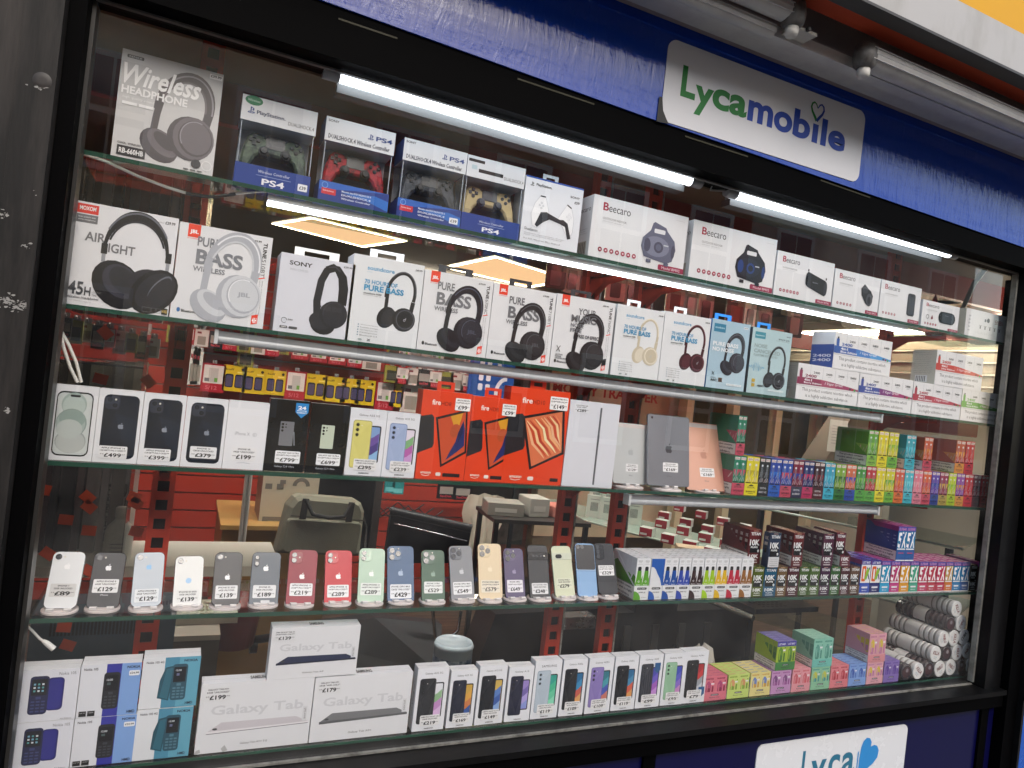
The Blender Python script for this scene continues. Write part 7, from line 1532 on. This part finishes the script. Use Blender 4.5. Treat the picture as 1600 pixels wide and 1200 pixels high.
# things low down, seen under the fourth shelf
a, c = PL(48, 972, .7), PL(275, 968, .7); b = MB(); zb_ = a.z - .13; b.box(a.x, c.x, .7, .9, zb_, a.z + .02, M('#34424c', rough=.35)); n_ = 30
for k in range(n_): x = a.x + .05 + k * (c.x - a.x - .1) / n_; b.box(x, x + .006, .6985, .6998, a.z - .045, a.z + .005, M('#12161a'))
b.build('metal_heater', None, (0, 0, 0), (0, 0, 0), 'blue grey metal unit with a row of slots, low at left', 'heater')
a = PL(228, 960, 1.0); c = PL(345, 985, 1.0); b = MB(); b.box(a.x, c.x, 1.0, 1.3, .0, PL(300, 1000, 1.0).z, M('#4a443e', rough=.5)); b.box(a.x, c.x, .99, 1.3, PL(300, 1000, 1.0).z, PL(300, 992, 1.0).z, M('#8f877a', rough=.4)); b.build('low_table', None, (0, 0, 0), (0, 0, 0), 'low grey table behind the keypad phone boxes', 'table')
a = PL(290, 985, 1.1); b = MB(); b.box(-.1, .18, 0, .2, 0, .03, M('#b9b0a0', rough=.4)); [b.box(-.08 + .03 * i, -.06 + .03 * i, .02 + .04 * j, .045 + .04 * j, .0305, .036, M('#d0c8b4', rough=.4)) for i in range(7) for j in range(4)]; b.build('keyboard', None, (a.x, 1.1, PL(300, 992, 1.0).z + .002), (0, 0, 0), 'cream keypad unit lying on the low table', 'keyboard')
p = PL(362, 998, 1.4); b = MB(); b.lathe([(0, 0), (.09, 0), (.11, .18), (.115, .19), (.105, .19), (.085, .01), (0, .01)], M('#7a1a18', rough=.35), seg=24); b.build('red_bucket', None, (p.x, 1.4, p.z - .02), (0, 0, 0), 'dark red bucket on the floor beside the chair caster', 'bucket')
p = PL(703, 1062, .75); b = MB(); r = .075; b.lathe([(0, 0), (r, 0), (r, .13), (r + .003, .135), (r - .004, .15), (r - .008, .14), (0, .135)], M('#a8b4ba', rough=.25), seg=26); b.lathe([(r + .0006, .035), (r + .0006, .1)], M('#2a5a86', rough=.35, var=.6, vs=20, var2='#c9cfd2'), seg=26); b.build('paint_tub', None, tuple(p), (0, 0, 0), 'pale plastic tub with a blue label behind the slim phone boxes', 'tub')
a = PL(800, 960, 1.1); b = MB(); b.add([PL(775, 960, 1.1), PL(955, 950, 1.1), PL(955, 1080, 1.1), PL(730, 1080, 1.1)], [(3, 2, 1, 0)], M('#131315', rough=.35)); b.v += [(x, y + .2, z) for x, y, z in b.v]; b.f += [(4, 5, 6, 7), (0, 1, 5, 4), (3, 0, 4, 7)]; b.fm += [0, 0, 0]; b.sm += [False] * 3; b.build('black_cabinet', None, (0, 0, 0), (0, 0, 0), 'black cabinet side on the floor between the red uprights', 'cabinet')
a = PL(884, 965, .4); c = PL(931, 965, .4); b = MB(); b.box(a.x, c.x, .4, .46, PL(884, 984, .4).z, a.z, M('#b4b6b6', rough=.25, metal=.7)); [b.tube([(a.x + k, .399, PL(884, 978, .4).z + .004), (a.x + k, .395, PL(884, 978, .4).z + .004)], .004, M('#55585a'), seg=8) for k in (.025, .075)]; b.build('metal_bracket', None, (0, 0, 0), (0, 0, 0), 'shiny metal lock bracket between the two red uprights', 'bracket')
E2, E3 = HZ(1116, 941, .55), HZ(1177, 966, .55); d2 = (E3 - E2).normalized()
b = MB(); b.tube([E2 - d2 * .6, E3], .014, M('#c4c4b8', rough=.15, metal=.8), seg=10); b.build('counter_rail', None, (0, 0, 0), (0, 0, 0), 'shiny round rail under the trays of dark vape boxes', 'rail')
b = MB(); a = PL(1185, 955, .9); b.box(a.x - .02, a.x + .42, .9, 1.2, .5, PL(1185, 952, .9).z, M('#1d1d1e', rough=.3)); zz = PL(1185, 952, .9).z
[b.box(a.x + .06 + .03 * i, a.x + .075 + .03 * i, .93 + .03 * j, .94 + .03 * j, zz + .0002, zz + .001, M('#050505')) for i in range(6) for j in range(5)]; b.build('router_box', None, (0, 0, 0), (0, 0, 0), 'black perforated box behind the lime vape tray', 'router')
b = MB(); b.box(-1.2, 4.5, .34, .36, .0, .5, M('#141414', rough=.4)); b.build('kick_board', None, (0, 0, 0), (0, 0, 0), 'black board below the lowest shelf behind the boxes', 'board')
b = MB(); b.box(-.24, 3.0, .0, .34, .5, .512, M('#1c1b1a', rough=.25)); b.build('base_board', None, (0, 0, 0), (0, 0, 0), 'dark base board beneath the lowest glass shelf', 'board')
rg = random.Random(11)
for k, (u, v, w_, lab) in enumerate(((1055, 1012, .09, 'black plastic bag'), (1095, 1010, .1, 'clear crinkled plastic bag'))):
    b = MB(); vs = []; fs = []; seg = 12
    for i in range(6):
        t = i / 5
        for q_ in range(seg): r = w_ * .6 * math.sin(math.pi * (.2 + .75 * t)) * (1 + .3 * rg.uniform(-1, 1)); vs.append((r * 1.2 * math.cos(q_ * 2 * math.pi / seg), r * .7 * math.sin(q_ * 2 * math.pi / seg), t * .07 + rg.uniform(-.01, .01)))
    fs = [(i * seg + q_, i * seg + (q_ + 1) % seg, (i + 1) * seg + (q_ + 1) % seg, (i + 1) * seg + q_) for i in range(5) for q_ in range(seg)]
    b.add(vs, fs, M(['#1c1c1e', '#b0aca4'][k], rough=.2)); p = PL(u, v, .2); b.build('plastic_bag', None, (p.x, .2, ZS[4]), (0, 0, 0), lab + ' on the lowest shelf behind the pastel trays', 'plastic bag').scale = (1, 1, 1.5)
b = MB(); a, c = PL(965, 945, 1.0), PL(1180, 945, 1.0); b.box(a.x, c.x, 1.0, 1.5, .02, a.z - .04, M('#151516', rough=.4)); b.box(a.x + .1, a.x + .35, .995, 1.4, a.z - .039, a.z + .05, M('#1e1e20', rough=.3)); [b.box(a.x + .05 + .16 * i, a.x + .09 + .16 * i, .99, .999, .1, a.z - .1, M('#4a4a48', rough=.3)) for i in range(4)]; b.build('black_desk', None, (0, 0, 0), (0, 0, 0), 'black desk with grey legs behind the lowest shelf, right of the red uprights', 'desk')
for nm, u, v, y, x_w, its in (('left', 850, 815, 1.5, .55, ((-.18, .2, .07, '#9a968a', 'warm grey'), (.02, .12, .1, '#b8b4a8', 'off-white'), (.18, .14, .06, '#c87a6a', 'dusty pink'))), ('right', 1235, 915, 1.35, .8, ((-.25, .2, .1, '#8f8470', 'tan'), (.1, .3, .13, '#6f675a', 'brown grey')))):
    p = PL(u, v, y); b = MB(); b.box(-x_w / 2, x_w / 2, 0, .35, -.02, 0, M('#3a3632', rough=.3)); [b.box(sx * (x_w / 2 - .02) - .012, sx * (x_w / 2 - .02) + .012, .01 + dy, .035 + dy, -p.z, -.0205, M('#1c1c1c', rough=.4)) for sx in (-1, 1) for dy in (0, .3)]
    b.build('side_table', None, (p.x, y, p.z), (0, 0, math.radians(-6)), 'dark side table inside the shop, ' + nm + ' one holding cartons', 'side table')
    for dx, w_, h_, c_, cn in its:
        b = MB(); b.prism(rrect(-w_ / 2, w_ / 2, 0, h_, .006), 0, .15, M(c_, rough=.5), bev=.003); b.box(-w_ * .3, w_ * .3, -.001, -.0002, h_ * .3, h_ * .6, M('#d0ccc0')); b.build('stock_carton', None, (p.x + dx, y + .1, p.z + .001), (0, 0, math.radians(dx * 60)), cn + ' stock carton on the ' + nm + ' dark side table inside', 'carton')
for k in range(9):
    hang(96 + k * 17, 496 + k * 4, 96 + k * 17 + 15, 496 + k * 4 + 30 + 6 * (k % 2), 1.3 + .03 * (k % 3), 'kgwkrwgkw'[k], ('dim pack hanging behind the orange stickers under the second shelf, place ' + str(k + 1) + ' from the left'))
rg = random.Random(21)
for k in range(14):
    u = 128 + k * 15; p = PL(u, 236 + k * 3, .6 + .05 * (k % 3)); h = .15 + .03 * (k % 2)
    col = ['#5c4a4c', '#8a8482', '#3a3638', '#b0aaa0', '#4a4244', '#7a4a44', '#6a6664'][k % 7]
    MB().prism(rrect(-.013, .013, -h, 0, .004), 0, .1, M(col, rough=.25, var=.3, vs=14)).build('phone_case_pack', None, tuple(p), (0, 0, math.radians(rg.uniform(-9, 9))), 'edge-on case pack under the top shelf at left, place ' + str(k + 1) + ' from the frame', 'case pack', 'case packs under the top shelf')
for k in range(16):   # second tier on the red wall, right of the desk and under the yellow packs
    u = 262 + (k % 8) * 22 if k < 8 else 600 + (k % 8) * 17; v = 508 + (k % 8) * 3 if k < 8 else 570 + (k % 8) * 2
    hang(u, v, u + 17, v + 26, 2.5, 'grwkrgwr'[k % 8], 'small ' + ['olive', 'red and white', 'grey', 'black card', 'red', 'green', 'pale grey', 'crimson'][k % 8] + (' pack high on the red wall behind the second shelf' if k < 8 else ' pack high on the red wall near the blue poster'))
b = MB(); rg = random.Random(33)
for k in range(6):
    p0 = PL(560 + k * 16, 800 + rg.uniform(-8, 8), 1.9); b.tube([p0, p0 + Vector((.05, .02, .04)), p0 + Vector((.12, 0, -.02)), p0 + Vector((.2, .03, .03))], .004, M('#121212', rough=.5), seg=5)
b.build('cable_tangle', None, (0, 0, 0), (0, 0, 0), 'tangle of thin black cables above the office chair', 'cables')
# ---------------------------------------------------------------- the street opposite (seen in the glass)
box_('pavement', -40, 40, -3.2, -.16, -.12, -.004, M('#7a7874', rough=.8, var=.2, vs=2), kind='structure')
box_('road', -60, 60, -40, -3.21, -.25, -.14, M('#3a3a3b', rough=.8, var=.2, vs=2), kind='structure')
def house(x0, x1, y, col, zt, lab):
    b = MB(); b.box(0, x1 - x0, -4, 0, -.14, zt, M(col, rough=.8, var=.25, vs=3)); o = b.build('terrace_house', None, (x0, y, 0), (0, 0, 0), lab, 'house', 'houses across the street')
    n_ = 3; w = (x1 - x0) / n_
    for r in range(2):
        for k in range(n_):
            cx = w * (k + .5); z0 = 1.2 + r * 2.7 if r else .6; b = MB()
            b.box(cx - .55, cx + .55, .0, .05, z0, z0 + 1.7, M('#dcdad4', rough=.6)); 
            for i in range(2):
                for j in range(2): b.box(cx - .46 + i * .48, cx - .02 + i * .46, .0505, .06, z0 + .1 + j * .8, z0 + .8 + j * .8, M('#3c4650', rough=.08))
            b.build('sash_window', o)
house(-9, -2.5, -10, '#a85a48', 6.75, 'red brick house with white sash windows, across the street left')
house(-2.49, 4, -10, '#d0c4a8', 6.7, 'cream rendered house with white sash windows, across the street')
house(4.01, 10.5, -10, '#9a5a4a', 6.6, 'dark brick house with white sash windows, across the street')
house(10.51, 18, -10, '#b8b2a4', 6.3, 'grey rendered house with white sash windows, across the street right')
